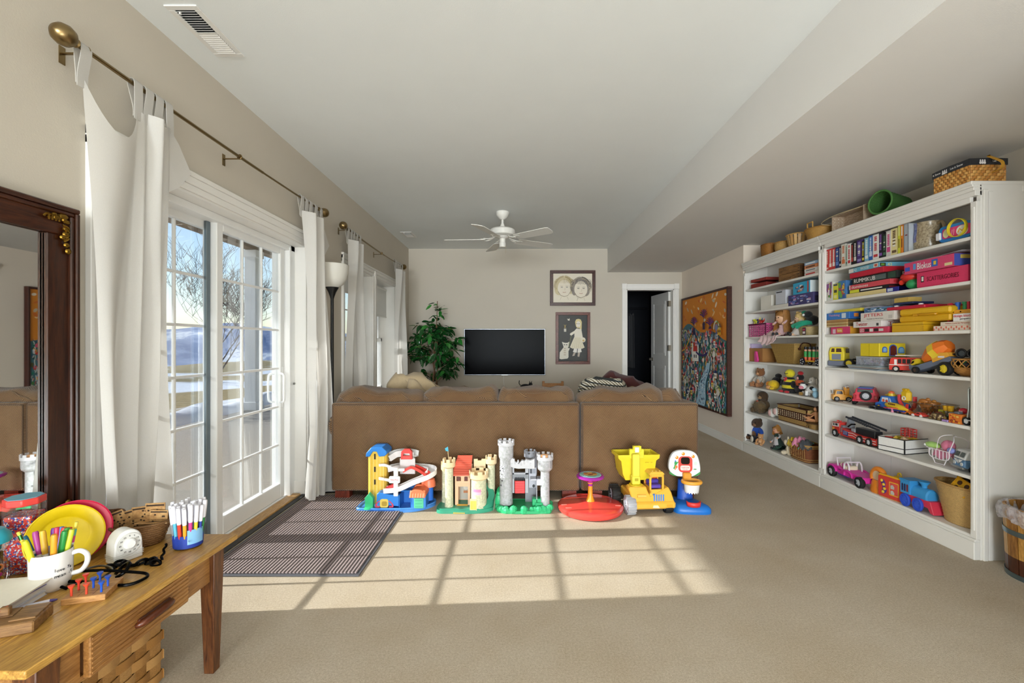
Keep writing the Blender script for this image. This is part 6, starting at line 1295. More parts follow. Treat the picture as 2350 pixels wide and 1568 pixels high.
# ---- near bookcase, top shelf: paperbacks -------------------------------------------------
BK_=[(60,92,'#1b1b1e','#e4e0d8','black paperback at the far end'),(92,140,'#d8433c','#f2d8c8','scarlet paperback'),(140,187,'#cf3a34','#f6e4d8','deeper red paperback'),(187,235,'#c23a38','#f0ece4','red and white paperback'),(235,290,'#27396e','#5f86c8','navy paperback with a blue picture'),(290,320,'#161618','#d8d4cc','thin black paperback'),(320,385,'#e4e0d4','#d87a4a','white paperback with an orange picture'),(385,410,'#b8c8b8','#5a7a6a','thin pale green paperback'),(410,462,'#e9e6e0','#c8383c','white paperback with red band'),(462,500,'#1c1a1e','#c8433c','black paperback with red title'),(500,545,'#18181a','#e6e2da','tall black paperback with white title'),(545,620,'#4a2f72','#8f86c0','purple paperback'),(620,660,'#1c1c1e','#e0d03a','black paperback with a yellow panel'),(660,720,'#86bfd6','#e8eef0','pale blue paperback'),(720,780,'#2f66b8','#cfe0f2','bright blue paperback'),(780,865,'#ebe8e2','#c83a44','thick white paperback with red marks'),(865,925,'#1a1620','#8a5ab0','black paperback with violet title'),(925,975,'#16201a','#4a7a5a','black and green paperback'),(975,1045,'#d8d2d0','#d84a8a','pink and grey paperback'),(1045,1140,'#ecdc9e','#6a5238','thick cream paperback')]
r=random.Random(12)
for a,b,c,c2,lb in BK_:
    a,b=1880+a/6.35,1880+b/6.35;W=wid(a,b)-.0006;H=.163+.012*r.random()+(.01 if W > .03 else 0);Dp=.108
    t=sthing('paperback_book',lb+' on the top shelf','book',at_px(a,6,FX+.004*r.random()),0,'paperbacks on the top shelf');s=min(.002,W*.1)
    G().box(0,W,0,.0015,0,H,.0004).obj('spine',mt(c,'paper'),t);G().box(0,s*.6,.0012,Dp,0,H).obj('cover',mt(c,'paper'),t);G().box(W-s*.6,W,.0012,Dp,0,H).obj('cover',mt(c,'paper'),t);G().box(s*.6,W-s*.6,.0016,Dp-.002,.0015,H-.0015).obj('pages',mt('#e8dec6','paper'),t)
    p=P(-.0001,.0001);sd=r.random();z=H*.92
    p.rect(W*.15,W*.85,H*(.08+.1*sd),H*(.16+.22*sd),c2)
    while z > H*.35:
        hh=H*r.uniform(.035,.06);p.rect(W*.28,W*.72,z-hh,z,c2 if r.random() < .8 else '#f0ece4');z -=hh*1.35
    p.done(t,'spine_print')
for a,b,c,c2,H,lb in ((2060.5,2066,'#d9d83a','#e8e8a0',.205,'tall yellow-green hardback beside the cream paperback'),(2066.5,2073,'#e88a2c','#f0ece4',.198,'tall orange hardback beside the grey book')):
    W=wid(a,b)-.001;t=sthing('hardback_book',lb,'book',at_px(a,6));G().box(0,W,0,.002,0,H,.0005).obj('spine',mt(c,'paper'),t);G().box(0,.002,.0015,.15,0,H).obj('cover',mt(c,'paper'),t);G().box(W-.002,W,.0015,.15,0,H).obj('cover',mt(c,'paper'),t);G().box(.002,W-.002,.003,.146,.003,H-.003).obj('pages',mt('#ece6d6','paper'),t);p=P(-.0001);p.rect(W*.25,W*.75,H*.6,H*.92,c2);p.rect(W*.3,W*.7,H*.2,H*.5,'#7a5a2a');p.done(t,'spine_print')
t=sthing('hardback_book','grey hardback with a plain cover beside the stoneware pitcher','book',at_px(2074,6));W=.035;G().box(0,W,0,.0025,0,.19,.0005).obj('spine',mt('#a9b0b8','paper'),t);G().box(0,.0025,0,.14,0,.19).obj('cover',mt('#b4bac0','paper'),t);G().box(W-.0025,W,0,.14,0,.19).obj('cover',mt('#c3c8cc','paper'),t);G().box(.0025,W-.0025,.003,.136,.003,.187).obj('pages',mt('#ece6d6','paper'),t);p=P(-.0001);p.rect(W*.3,W*.8,.11,.118,'#7a2a34');p.done(t,'spine_print')
# stoneware pitcher
t=sthing('stoneware_pitcher','speckled stoneware pitcher with a blue-violet glaze patch','pitcher',(2.665,2.955,SHZ[6]+.0004))
def m_pot():
    m,nt,b=newmat('glazed_stoneware');tc=N(nt,'TexCoord');n=noise(nt,tc.outputs['Object'],90,4,.7);c=ramp(nt,n,[(.3,'#6f5f48'),(.65,'#b8a88a')]);sp=N(nt,'SeparateXYZ');nt.links.new(tc.outputs['Object'],sp.inputs[0]);n2=noise(nt,tc.outputs['Object'],22,4,.6);c2=ramp(nt,n2,[(.35,'#3f4a8a'),(.5,'#7d86c0'),(.62,'#6a4a4a')])
    q=N(nt,'Math',operation='LESS_THAN');q.inputs[1].default_value=-.005;nt.links.new(sp.outputs[0],q.inputs[0]);z=N(nt,'Math',operation='GREATER_THAN');z.inputs[1].default_value=.055;nt.links.new(sp.outputs[2],z.inputs[0]);mu=N(nt,'Math',operation='MULTIPLY');nt.links.new(q.outputs[0],mu.inputs[0]);nt.links.new(z.outputs[0],mu.inputs[1])
    mx=N(nt,'Mix');mx.data_type='RGBA';nt.links.new(mu.outputs[0],mx.inputs[0]);nt.links.new(c,mx.inputs[6]);nt.links.new(c2,mx.inputs[7]);nt.links.new(mx.outputs[2],b.inputs['Base Color']);b.inputs['Roughness'].default_value=.25;return m
G().lathe([(.001,.002),(.066,0),(.072,.02),(.074,.08),(.070,.13),(.068,.165),(.072,.178),(.069,.178),(.064,.165),(.066,.08),(.062,.02),(.001,.01)],n=40).obj('body',m_pot(),t);G().tube(smooth_path([(.062,.0,.155),(.098,-.004,.163),(.116,-.006,.125),(.108,-.005,.075),(.068,-.002,.045)],5),.009,9).obj('handle',mt('#8a7658','gloss'),t)
# blue skate toy with yellow strap
t=sthing('roller_toy','blue and pink plastic skate toy with a yellow strap ring on the top shelf','toy',(2.60,1045*2.60/(2150-1188),SHZ[6]+.0004));W=wid(2150,2232)
G().prism(rpoly(.012,W,.012,.108,.03),.0,.045,'y').obj('shell',mt('#2a86d0','plastic'),t);G().prism(rpoly(.04,W-.005,.03,.09,.012),-.004,.001,'y').obj('pink_panel',mt('#d83a7a','plastic'),t);G().box(.0,.03,-.01,.02,.03,.075,.004).obj('white_block',mt('#e9e9ec','plastic'),t)
p=P(-.0045);p.ell(.065,.06,.02,.026,'#f2e8b0',16);p.ell(.165,.058,.036,.03,'#f4f0e4',20);p.stroke([(.14,.05),(.15,.07),(.165,.055),(.18,.072),(.195,.055)],.009,'#e8b83a');p.stroke([(.10,.04),(.105,.075)],.003,'#f4c8dc');p.stroke([(.112,.04),(.117,.078)],.003,'#f4c8dc');p.done(t,'panel_print')
G().strip([(.15+.055*math.cos(a),-.02,.075+.052*math.sin(a)) for a in [2*PI*i/36 for i in range(36)]],.018,.003,(0,1,0),True).obj('strap_ring',mt('#e3cf2e','plastic'),t)

# ---- second shelf: games ----------------------------------------------------------------------
k=5;z=0
t=Bx('craft_pack','white craft pack with coloured confetti print at the far end of the game shelf','pack',at_px(1897,k),(wid(1897,1911),.12,.155),'#dfe0d8',art(24,1,.02,.98,.1,.98,['#4a9a4a','#c8603a','#5a6ab8','#d8a03a','#f2f2ee','#8a4a8a'],s=.3),kind='paper')
t=Bx('craft_pack','narrow yellow pack with a dark spot standing on the game shelf','pack',at_px(1912,k),(wid(1912,1923),.12,.13),'#e2dc3a',[('F',.2,.8,.45,.62,'#4a4a3a'),('F',.1,.9,.88,.97,'#2a3a6a'),('F',.2,.8,.1,.3,'#f0ec9a')])
t=Bx('craft_pack','blue and green patterned pack beside the yellow pack','pack',at_px(1924,k),(wid(1924,1941),.12,.145),'#4a7fb8',art(24,2,.02,.98,.05,.98,['#6ab04a','#e0d04a','#3a5aa8','#7ac0d8','#c8603a'],s=.3))
t=Bx('game_box','long cream box at the bottom of the games stack','box',at_px(1942,k),(wid(1942,2032),.19,.032),'#e2cf92')
t=Bx('game_box','flat black and yellow box under the dominoes','box',at_px(1950,k,FX,.0325),(wid(1950,2034),.19,.026),'#1c1a1a',[('F',0,.28,.05,.95,'#d8d83a'),('F',.32,.9,.35,.7,'#e8e4dc'),('R',.1,.9,.3,.7,'#8a2a2a')])
t=Bx('dominoes_box','pink-red dominoes box in the games stack','box',at_px(1949,k,FX-.004,.0595),(wid(1949,2043),.19,.036),'#d8505a',[('F',0,.03,0,1,'#e8c8c8'),('R',.12,.88,.2,.8,'#c83038')],[('F','dominoes',.28,.5,.6,'#f2e4e0',.42)])
t=Bx('game_box','black tile-game box with bold white letters in the games stack','box',at_px(1956,k,FX,.096),(wid(1956,2058),.19,.05),'#1d2422',[('F',.46,.78,.15,.85,'#5a6a6a'),('F',.82,.98,.1,.9,'#2a4a3a')],[('F','RUMMIKUB',.30,.5,.6,'#eeece6',.5),('R','RUM',.5,.5,.6,'#eeece6',.6)])
t=Bx('game_box','plain bright red box above the black tile game','box',at_px(1950,k,FX-.01,.147),(wid(1950,2034,FX-.01),.2,.038),'#c8243c',[('R',.02,.98,.05,.95,'#b82030')],rz=-.06)
t=Bx('puzzle_box','pale blue wooden-puzzle box marked 42 on top of the games stack','box',at_px(1948,k,FX-.012,.186),(wid(1948,2024,FX-.012),.22,.034),'#6fb4cc',[('F',0,.17,.08,.92,'#e9e4dc'),('F',.83,.97,.1,.9,'#e8d8c8'),('F',.86,.94,.25,.75,'#c8503a'),('R',.02,.2,.15,.85,'#3a3a2a'),('R',.06,.16,.3,.7,'#6a9a3a')],[('F','WOOD',.55,.5,.6,'#f0ece4',.28),('F','42',.24,.5,.65,'#e6eef0',.09),('R','42',.32,.5,.65,'#e8dc8a',.14)],rz=-.06)
t=Bx('tin_box','small blue tin low on the game shelf','tin',at_px(2034,k,FX),(wid(2034,2062),.14,.034),'#4a4ac0',[('F',.1,.55,.2,.8,'#c8d4e8')],kind='metal')
t=sthing('toy_bird','red and green plastic bird toy beside the boxed word game','toy',(2.60,3.03,SHZ[5]+.0004));G().sph((.02,.02,.04),(.045,.04,.035)).obj('green_body',mt('#2f9a5a','plastic'),t);G().sph((-.01,.02,.09),(.06,.045,.035)).obj('red_shell',mt('#d8382e','plastic'),t);G().lathe([(.02,0),(.012,.012),(.001,.015)],n=16).obj('beak',mt('#e0402e','plastic'),t,loc=(-.05,0,.06),rot=(0,-1.2,0));G().sph((.045,.03,.115),(.05,.03,.018)).obj('yellow_cap',mt('#e8cf3a','plastic'),t);G().cyl((-.03,-.026,.075),(-.03,-.03,.075),.006,n=12).obj('eye',mt('#101010','gloss'),t)
t=Bx('game_box','pale mint box under the pink word game','box',(2.60,2.935,SHZ[5]+.0004),(.055,.18,.075),'#b8d8c0')
t=Bx('word_game_box','pink-red word-game box with dark capital letters on the game shelf','box',at_px(2104,k,FX-.004),(wid(2104,2222,FX-.004),.2,.098),'#d83a64',[('F',.09,.155,.35,.75,'#1c1416'),('F',.105,.145,.42,.7,'#e9e4dc')],[('F','SCATTERGORIES',.53,.5,.28,'#6a1024',.62)],lid=.93)
t=Bx('tile_game_box','pink and blue tile-game box with white letters on top of the word game','box',at_px(2075,k,FX-.012,.1),(wid(2075,2194,FX-.012),.235,.074),'#d94a74',[('R',.0,1,.02,.98,'#4a5ab0'),('R',.15,.5,.6,.9,'#d8c05a'),('F',.02,.13,.25,.6,'#3a5ac0'),('F',.2,.26,.3,.8,'#5a9ad8'),('F',.58,.70,.25,.85,'#3a6ac0'),('F',.62,.67,.4,.7,'#e8c83a'),('F',.83,.97,.12,.35,'#e8d8a0')],[('F','Blokus',.43,.52,.55,'#f4f2f0',.28)],rz=-.03)
for j in range(3):t=Bx('paper_sheet',['white sheet of paper lying on the tile game','pale booklet on the tile game','grey leaflet on the tile game'][j],'paper',at_px(2110+25*j,k,FX+.01,.176+.003*j),(.16,.16,.0022),['#e6e8e8','#cfe0e4','#c9c9cf'][j],rz=[-.1,.12,-.2][j],kind='paper',b=.0003)

# ---- third shelf -------------------------------------------------------------------------------
k=4
t=Bx('doll_game_box','small pink box with white lettering under the wooden trays','box',at_px(1907,k,FX),(wid(1907,1951),.15,.058),'#d83f72',[('F',.32,.62,.2,.8,'#e8a03a'),('R',0,1,0,1,'#d89a34'),('F',.1,.26,.1,.7,'#e8c8d4')],[('F','Barbie',.48,.5,.3,'#f4e8c0',.22)])
zz=.0585
for j,(c,h,lb) in enumerate((('#d8c498',.011,'lowest pale wooden puzzle tray'),('#b9925a',.012,'brown wooden puzzle tray second from the bottom'),('#cdb27a',.012,'middle wooden puzzle tray'),('#b58a54',.013,'brown wooden puzzle tray second from the top'),('#c49a62',.012,'topmost wooden puzzle tray with a dark lip'))):
    t=sthing('puzzle_tray',lb,'puzzle',at_px(1895.5,k,FX-.004+.004*(j % 2),zz),0,'stack of wooden puzzle trays');G().box(0,.24,0,.22,0,h*.5,.001).obj('board',mt(c,'wood'),t);G().box(0,.24,0,.012,h*.5,h-.0005,.001).obj('lip',mt(c,'wood'),t);G().box(0,.24,.208,.22,h*.5,h-.0005,.001).obj('lip',mt(c,'wood'),t);zz +=h
t=Bx('activity_box','blue game box with pink lettering on the wooden trays','box',at_px(1897,k,FX,zz),(wid(1897,1949),.18,.055),'#3f7fc8',[('F',.68,.86,.15,.85,'#d8e4ec'),('R',.02,.98,.05,.95,'#2f62b0'),('R',.2,.4,.3,.8,'#e8903a')],[('F','Thinking',.35,.6,.4,'#e8a8c0',.5),('R','toy',.65,.5,.4,'#e8903a',.3)])
t=Bx('plastic_case','flat yellow case lying on the blue game box','case',at_px(1914,k,FX+.02,zz+.0555),(wid(1914,1975),.14,.022),'#e0cf4a',kind='plastic')
zj=.0
t=Bx('card_game_box','pink-red party-game box on the middle shelf with white and black boxed words','box',at_px(1972,k,FX),(wid(1972,2038),.2,.044),'#d24560',[('F',.2,.36,.25,.75,'#1c1416'),('F',.38,.5,.25,.75,'#e9e4e0'),('F',.53,.68,.25,.75,'#2a1a1e'),('F',.7,.85,.3,.7,'#e0dcd8')],[('F','LEO',.11,.5,.6,'#f2ece8',.14),('R','L',.3,.5,.6,'#e8d8d8',.12)])
t=Bx('floor_game_box','white game box with red lettering beside the wooden trays','box',at_px(1958,k,FX-.012,.0445),(wid(1958,2022,FX-.012),.22,.044),'#e6e0dc',[('F',.84,.92,.15,.6,'#4a4a4a')],[('F','Twister',.33,.55,.6,'#b8322e',.42),('R','Twist',.5,.5,.6,'#9a2a2a',.55)])
t=Bx('word_dice_box','cream game box with red shaky capitals on top of the white game box','box',at_px(1975,k,FX,.089),(wid(1975,2052),.2,.062),'#e4ddd4',[('F',.84,.95,.15,.55,'#cfc8c0'),('R',.2,.6,.2,.8,'#d8a05a')],[('F','JITTERS',.40,.62,.45,'#d8424a',.58),('F','The Shake-up Word Game',.45,.22,.12,'#5a5250',.5)])
t=Bx('jigsaw_box','blue and white patterned jigsaw box at the back of the middle shelf','box',at_px(1983,k,FX+.02,.1515),(wid(1983,2045,FX+.02),.18,.034),'#5f86b0',art(26,5,.02,.98,.05,.95,['#e4eaf0','#2a4a8a','#8aa8c8','#3a5a4a','#c8d4dc'],s=.16))
t=sthing('plastic_bag','clear plastic bag of flat pieces lying along the top of the stacked games','bag',at_px(1950,k,FX+.03,.186));g=G()
g.grid(lambda a,b:(.34*a,.15*b,.012+.018*math.sin(PI*b)*math.sin(PI*min(1,.2+a))+.004*math.sin(23*a+9*b)),24,10);g.obj('film',m_film('crinkled_bag_film','#dcdce6',.4),t,180);G().box(.04,.26,.02,.13,.003,.012,.001).obj('card_pieces',mt('#cfc9d4','paper'),t)
t=Bx('wooden_block_box','tan box wrapped in clear plastic at the top of the middle shelf','box',at_px(2052,k,FX+.05,.205),(wid(2052,2085,FX+.05),.09,.032),'#cfae5a')
t=Bx('navy_folder','thin dark navy case under the tan wrapped box','case',at_px(2050,k,FX+.03,.188),(wid(2050,2095,FX+.03),.14,.014),'#22305a',kind='plastic')
t=sthing('yellow_wooden_box','yellow painted finger-jointed wooden box at the front of the middle shelf','box',at_px(2047,k,FX-.006));W,Dp,H=wid(2047,2118,FX-.006),.22,hp(2100,22);G().box(0,W,0,Dp,0,H*.72,.001).obj('box_body',mt('#dba91c','paint'),t);G().box(0,W,0,Dp,H*.74,H,.001).obj('box_lid',mt('#deae22','paint'),t)
for j in range(4):G().box(W-.002,W+.0006,-.0006,.004,.006+j*.012,.012+j*.012).obj('finger_joint',mt('#b9871a','paint'),t)
t=sthing('yellow_carry_case','yellow plastic carry case with a moulded handle on the yellow wooden box','case',at_px(2063,k,FX-.004,H+.0006));W2=wid(2063,2180,FX-.004);G().box(0,W2,0,.2,0,.042,.008).obj('lower_shell',mt('#e0aa18','plastic'),t);G().box(0,W2,0,.2,.044,.088,.01).obj('upper_shell',mt('#e6b420','plastic'),t);G().tube(smooth_path([(W2*.45,-.004,.045),(W2*.48,-.016,.045),(W2*.75,-.018,.043),(W2*.78,-.004,.043)],4),.005,8).obj('handle',mt('#d89c12','plastic'),t);G().box(W2*.3,W2*.4,-.003,.002,.036,.052,.002).obj('latch',mt('#d89c12','plastic'),t)
t=sthing('red_toy_laptop','flat red plastic drawing toy with white knobs on the yellow case','toy',at_px(2034,k,FX+.0,H+.0895));G().box(0,.30,.0,.2,0,.022,.005).obj('body',mt('#c81f3c','plastic'),t)
for x in (.05,.24):G().cyl((x,.03,.022),(x,.03,.032),.013,n=18).obj('knob',mt('#ecebe8','plastic'),t)
zt=0
t=Bx('pattern_card_box','box with a red zigzag pattern at the right end of the middle shelf','box',at_px(2142,k,FX-.004),(wid(2142,2232,FX-.004),.2,.03),'#e4d0bc',[x for j in range(15) for x in [('F',j/15,j/15+.035,.1+.35*(j % 2),.5+.35*(j % 2),'#d8705a')]])
t=Bx('pattern_card_box','cream pattern-card box on the zigzag box','box',at_px(2158,k,FX,.0305),(wid(2158,2232),.2,.022),'#e2d4c2',(),[('F','Pattern Cards for Parquetry',.55,.5,.45,'#b85a4a',.75)])
t=Bx('design_block_box','white design-block box with red lettering at the right end of the middle shelf','box',at_px(2187,k,FX,.053),(wid(2187,2236),.19,.044),'#eeebe6',(),[('F','design blocks',.5,.66,.42,'#d8364a',.9),('F','parquetry',.6,.25,.26,'#4a4244',.5)])
t=sthing('peg_bench','red wooden hammering bench with blue and green pegs and a yellow bar','toy',at_px(2174,k,FX+.03,.0));RB=mt('#c02a3e','paint')
for x0 in (0,.12):G().prism([(.0,0),(.1,0),(.1,.165),(.085,.168),(.07,.158),(.03,.158),(.015,.168),(0,.165)],x0,x0+.014,'x').obj('end_panel',RB,t)
G().box(.014,.12,.03,.085,.098,.125,.003).obj('peg_bar',mt('#e0a030','paint'),t);G().box(-.006,.15,-.006,.004,.098,.122,.002).obj('front_bar',mt('#e2a232','paint'),t)
for x,c in ((.045,'#2a62b8'),(.09,'#2f9a62')):o=G().cyl((x,.02,.08),(x,.02,.165),.011,n=16).obj('peg',mt(c,'paint'),t);G().cyl((x,.02,.155),(x,.02,.168),.0135,n=16).obj('peg_cap',mt(c,'paint'),o);G().cyl((x,-.0065,.11),(x,-.009,.11),.004,n=10).obj('screw',mt('#4a2a14','metal'),t)

# ---- fourth shelf: vehicles ---------------------------------------------------------------------
k=3
t=sthing('toy_dump_cab','yellow and grey toy lorry cab at the far end of the truck shelf','toy truck',at_px(1899,k,FX),.62);GRY='#6c7284'
G().box(0,.13,0,.12,.012,.055,.006).obj('bumper_base',mt(GRY,'plastic'),t);o=G().prism([(.012,.055),(.006,.12),(.02,.165),(.11,.165),(.12,.12),(.12,.055)],.004,.115,'y').obj('cab',mt('#e6d02c','plastic'),t);bevel(o,.006,2);p=P(.0035);p.pl([(.024,.125),(.05,.125),(.05,.155),(.03,.155)][::1],'#4a2a20');p.pl([(.06,.125),(.1,.125),(.096,.155),(.062,.155)],'#4a2a20');p.rect(.03,.095,.062,.11,'#7a8090');p.rect(.01,.05,.02,.04,'#c8ccd4');p.done(t,'cab_print')
g=G();g.box(.1205,.1215,.03,.10,.118,.155);g.obj('side_window',mt('#4a3020','gloss'),t);G().box(.11,.24,.015,.105,.03,.055,.004).obj('flatbed',mt('#3a3c44','plastic'),t)
for x,y in ((.155,-.002),(.155,.118)):wheel(t,(x,y,.036),.036,.03,'#151515','#e0c42a','y')
t=sthing('magazine_pile','untidy pile of magazines under the clear toy box','magazines',at_px(1948,k,FX-.006))
for j in range(7):G().box(-.004*j,.30-.006*j,0,.20,.0045*j,.0045*j+.004,.0004).obj('magazine',mt(['#8a9aa8','#c9ced2','#5f6f7a','#b8a89a','#d4d8da','#7f8f8a','#a8b4bc'][j],'paper'),t,rot=(0,0,.05*(j % 3)-.05))
t=sthing('clear_toy_box','clear plastic box of small toys under the yellow playhouse','box',at_px(1965,k,FX+.02,.033));g=G();W,Dp,H=.235,.18,.055
for a,b,c,d,e,f in ((0,W,0,.002,0,H),(0,W,Dp-.002,Dp,0,H),(0,.002,.002,Dp-.002,0,H),(W-.002,W,.002,Dp-.002,0,H),(0,W,0,Dp,0,.002)):g.box(a,b,c,d,e,f)
g.obj('box_wall',m_film('frosted_clear_plastic','#c8ccd6',.35),t);r=random.Random(9)
for j in range(22):g=G();g.sph((0,0,0),(.014,.01,.008),8,6);g.obj('small_toy',mt(r.choice(['#c8503a','#b89ac8','#e0c03a','#8a9ac0','#d8a8b0','#e4e0e0']),'plastic'),t,loc=(r.uniform(.02,.21),r.uniform(.012,.16),r.uniform(.012,.035)),rot=(r.random(),r.random(),r.random()*3))
G().box(-.004,W+.004,-.004,Dp+.004,H,H+.008,.003).obj('lid',mt('#c4c8d0','plastic'),t)
t=sthing('toy_playhouse','yellow toy playhouse box with blue arched door and windows on the truck shelf','toy house',at_px(1974,k,FX+.01,.1),.0);W,Dp,H=wid(1974,2018),.19,.096
G().box(0,W,0,Dp,0,H,.004).obj('house_body',mt('#ecd42a','plastic'),t);G().box(W*.49,W*.5,-.0015,.001,.0,H-.004).obj('seam',mt('#b8a41c','plastic'),t)
R_=(0,0,PI/2)
def arch(g,y0,y1,z0,z1,x0,x1):n=8;r_=(y1-y0)/2;g.prism([(y0,z0),(y1,z0)]+[((y0+y1)/2+r_*math.cos(PI*i/n),z1-r_+r_*math.sin(PI*i/n)) for i in range(n+1)],x0,x1,'x')
for y0,y1,z0,z1,c in ((.02,.055,.03,.072,'#3a5ac0'),(.07,.125,0.004,.088,'#2f6ac8'),(.135,.178,.024,.07,'#3a8ad8')):g=G();arch(g,y0,y1,z0,z1,W,W+.003);o=g.obj('door_frame' if y0==.07 else 'window_frame',mt(c,'plastic'),t);g=G();arch(g,y0+.006,y1-.006,z0+.005,z1-.007,W+.003,W+.0045);g.obj('opening',mt('#6a2418' if y0==.07 else '#8ac0e8','plastic'),o)
def fire_engine(label,px,k,x,W,rz=0):
    t=sthing('fire_engine',label,'toy truck',at_px(px,k,x),rz);o=G().prism([(0,.012),(0,.05),(.006,.085),(.016,.098),(W,.098),(W,.012)],0,.075,'y').obj('body',mt('#d8382c','plastic'),t);bevel(o,.003,2);p=P(-.0004)
    for a in (.05,.075,.10,.125):
        if a+.02 < W:p.rect(a,a+.019,.058,.088,'#1c1416')
    p.rect(0.03,.045,.05,.085,'#f0f0ee');p.rect(.0,W,.045,.05,'#ece4e0');p.done(t,'side_print');g=G()
    for a in (.008,.04):g.box(-.004,.0,a,a+.026,.058,.085,.001)
    g.obj('windscreen',mt('#1a1618','gloss'),t);G().box(-.005,.0,.01,.065,.022,.044,.001).obj('front_grille',mt('#e4dcdc','plastic'),t)
    l=G()
    for a in (.02,.045):l.cyl((.03,a,.112),(W+.02,a,.112),.0035,n=6)
    for j in range(9):l.cyl((.04+j*.017,.02,.112),(.04+j*.017,.045,.112),.0025,n=6)
    l.obj('ladder',mt('#e9e2d8','plastic'),t)
    for xx in (.04,W-.045):
        for y in (.0,.075):wheel(t,(xx,y,.02),.02,.014,'#1a1a1a','#d8d4cc','y')
    return t
fire_engine('red toy fire engine with a white ladder beside the cement mixer',2040,3,FX-.002,.19,.55)
# cement mixer
t=sthing('cement_mixer','orange and yellow toy cement mixer lorry tilted on the truck shelf','toy truck',at_px(2082,k,FX-.006),.05);W=wid(2082,2186)
o=G().prism([(.0,.025),(.0,.06),(.03,.045),(.2,.1),(.27,.115),(.285,.09),(.2,.062),(.03,.005)],.01,.09,'y').obj('grey_frame',mt('#6b7488','plastic'),t);bevel(o,.003,2)
G().prism([(.004,.045),(.045,.062),(.05,.095),(.018,.082)],.015,.085,'y').obj('cab',mt('#e2c62c','plastic'),t);g=G();g.prism([(.012,.058),(.032,.066),(.036,.082),(.02,.076)],.013,.0145,'y');g.obj('cab_window',mt('#2a2420','gloss'),t)
D0=Vector((.16,.05,.14));ax=Euler((0,math.radians(52),0));g=G();g.at(D0,(0,math.radians(58),0));g.lathe([(.028,-.095),(.055,-.03),(.062,.02),(.05,.06),(.034,.085),(.001,.085)],n=8);g.obj('drum',mt('#ec7a28','plastic'),t,20);g=G();g.at(D0,(0,math.radians(58),0));g.lathe([(.0635,-.012),(.0635,.030),(.061,.03),(.061,-.012)],n=8,cap=False);g.obj('drum_band',mt('#e8c83a','plastic'),t,20)
G().prism([(.17,.075),(.275,.118),(.262,.14),(.2,.135),(.155,.12)],.004,.096,'y').obj('drum_cradle',mt('#e8a83a','plastic'),t);G().prism(rpoly(.205,.245,.105,.117,.005,3),.002,.004,'y').obj('badge',mt('#e4d8d4','plastic'),t)
for y in (.0,.1):wheel(t,(.255,y,.04),.042,.032,'#141414','#e0c832','y');wheel(t,(.06,y,.022),.022,.02,'#141414','#4a3a30','y')
# wicker bowl with bits
BC=(2.675,2.66,SHZ[3]+.0004)
t=basket('wicker_bowl','honey-coloured open-weave wicker bowl of craft bits at the right end of the truck shelf',BC,(.055,.055,.095,.095),.05,'#b9823e',20,5,.003,1,RS,.012,rim='#b07a38',rimr=.004);WK=mt('#b98542','wicker')
for j in range(16):
    a=2*PI*j/16
    for s in (1,-1):pts=[((.098+.006*math.sin(PI*f))*math.cos(a+s*.4*f),(.098+.006*math.sin(PI*f))*math.sin(a+s*.4*f),.05+.05*f) for f in [i/6 for i in range(7)]];G().tube(pts,.003,5).obj('lattice_cane',WK,t)
G().torus((0,0,.10),.099,.005,40,7).obj('top_rim',WK,t)
r=random.Random(31)
for j in range(14):a=r.random()*6.28;q=.07*r.random()**.5;o=G().sph((0,0,0),(.02,.016,.014),10,7).obj('pompom',mt(['#d83a30','#e8e4de','#2f8a5a','#c9a88a','#3a3a3e'][j % 5],'plastic'),thing('craft_bit','small %s craft piece in the wicker bowl' % ['red','white','green','tan','dark grey'][j % 5],'craft piece',(BC[0]+q*math.cos(a),BC[1]+q*math.sin(a),BC[2]+.035+.04*r.random()),0,'craft pieces in the wicker bowl'))
t=sthing('sunglasses','pair of black goggles resting on the wicker bowl','goggles',(BC[0]-.06,BC[1]-.01,BC[2]+.115),.3)
for x in (-.027,.027):G().torus((x,0,.02),.023,.006,24,8,'y').obj('lens_ring',mt('#111113','plastic'),t);G().cyl((x,.004,.02),(x,.008,.02),.02,n=20).obj('lens',mt('#2a3438','gloss'),t)
G().tube(smooth_path([(-.05,0,.02),(-.08,.03,.01),(-.03,.08,.0),(.05,.07,.0),(.07,.03,.01),(.05,0,.02)],4),.004,6).obj('strap',mt('#151517','rubber'),t)
t=sthing('pink_marker','pink marker sticking out of the wicker bowl','marker',(BC[0]-.03,BC[1]-.06,BC[2]+.07));t.rotation_euler=(.3,.5,0);G().cyl((0,0,0),(0,0,.09),.006,n=10).obj('barrel',mt('#d84a7a','plastic'),t);G().cyl((0,0,.09),(0,0,.1),.006,.002,n=10).obj('tip',mt('#e8b0c0','plastic'),t)

# ---- generic toy car --------------------------------------------------------------------------------
def car(name,label,loc,prof,Wd,col,wheels,rz=0,rw=.02,hub='#c9ccd0',win=(),wc='#2a2a30',tyre='#141414',ww=.018,cat='toy car',bv=.003):
    t=sthing(name,label,cat,loc,rz);o=G().prism(prof,0,Wd,'y').obj('body',mt(col,'plastic'),t);bevel(o,bv,2)
    for j,w in enumerate(win):
        G().prism(w,-.0012,.002,'y').obj('window',mt(wc,'gloss'),t);G().prism(w,Wd-.002,Wd+.0012,'y').obj('window',mt(wc,'gloss'),t)
    for x in wheels:
        for y in (0,Wd):wheel(t,(x,y,rw),rw,ww,tyre,hub,'y')
    return t
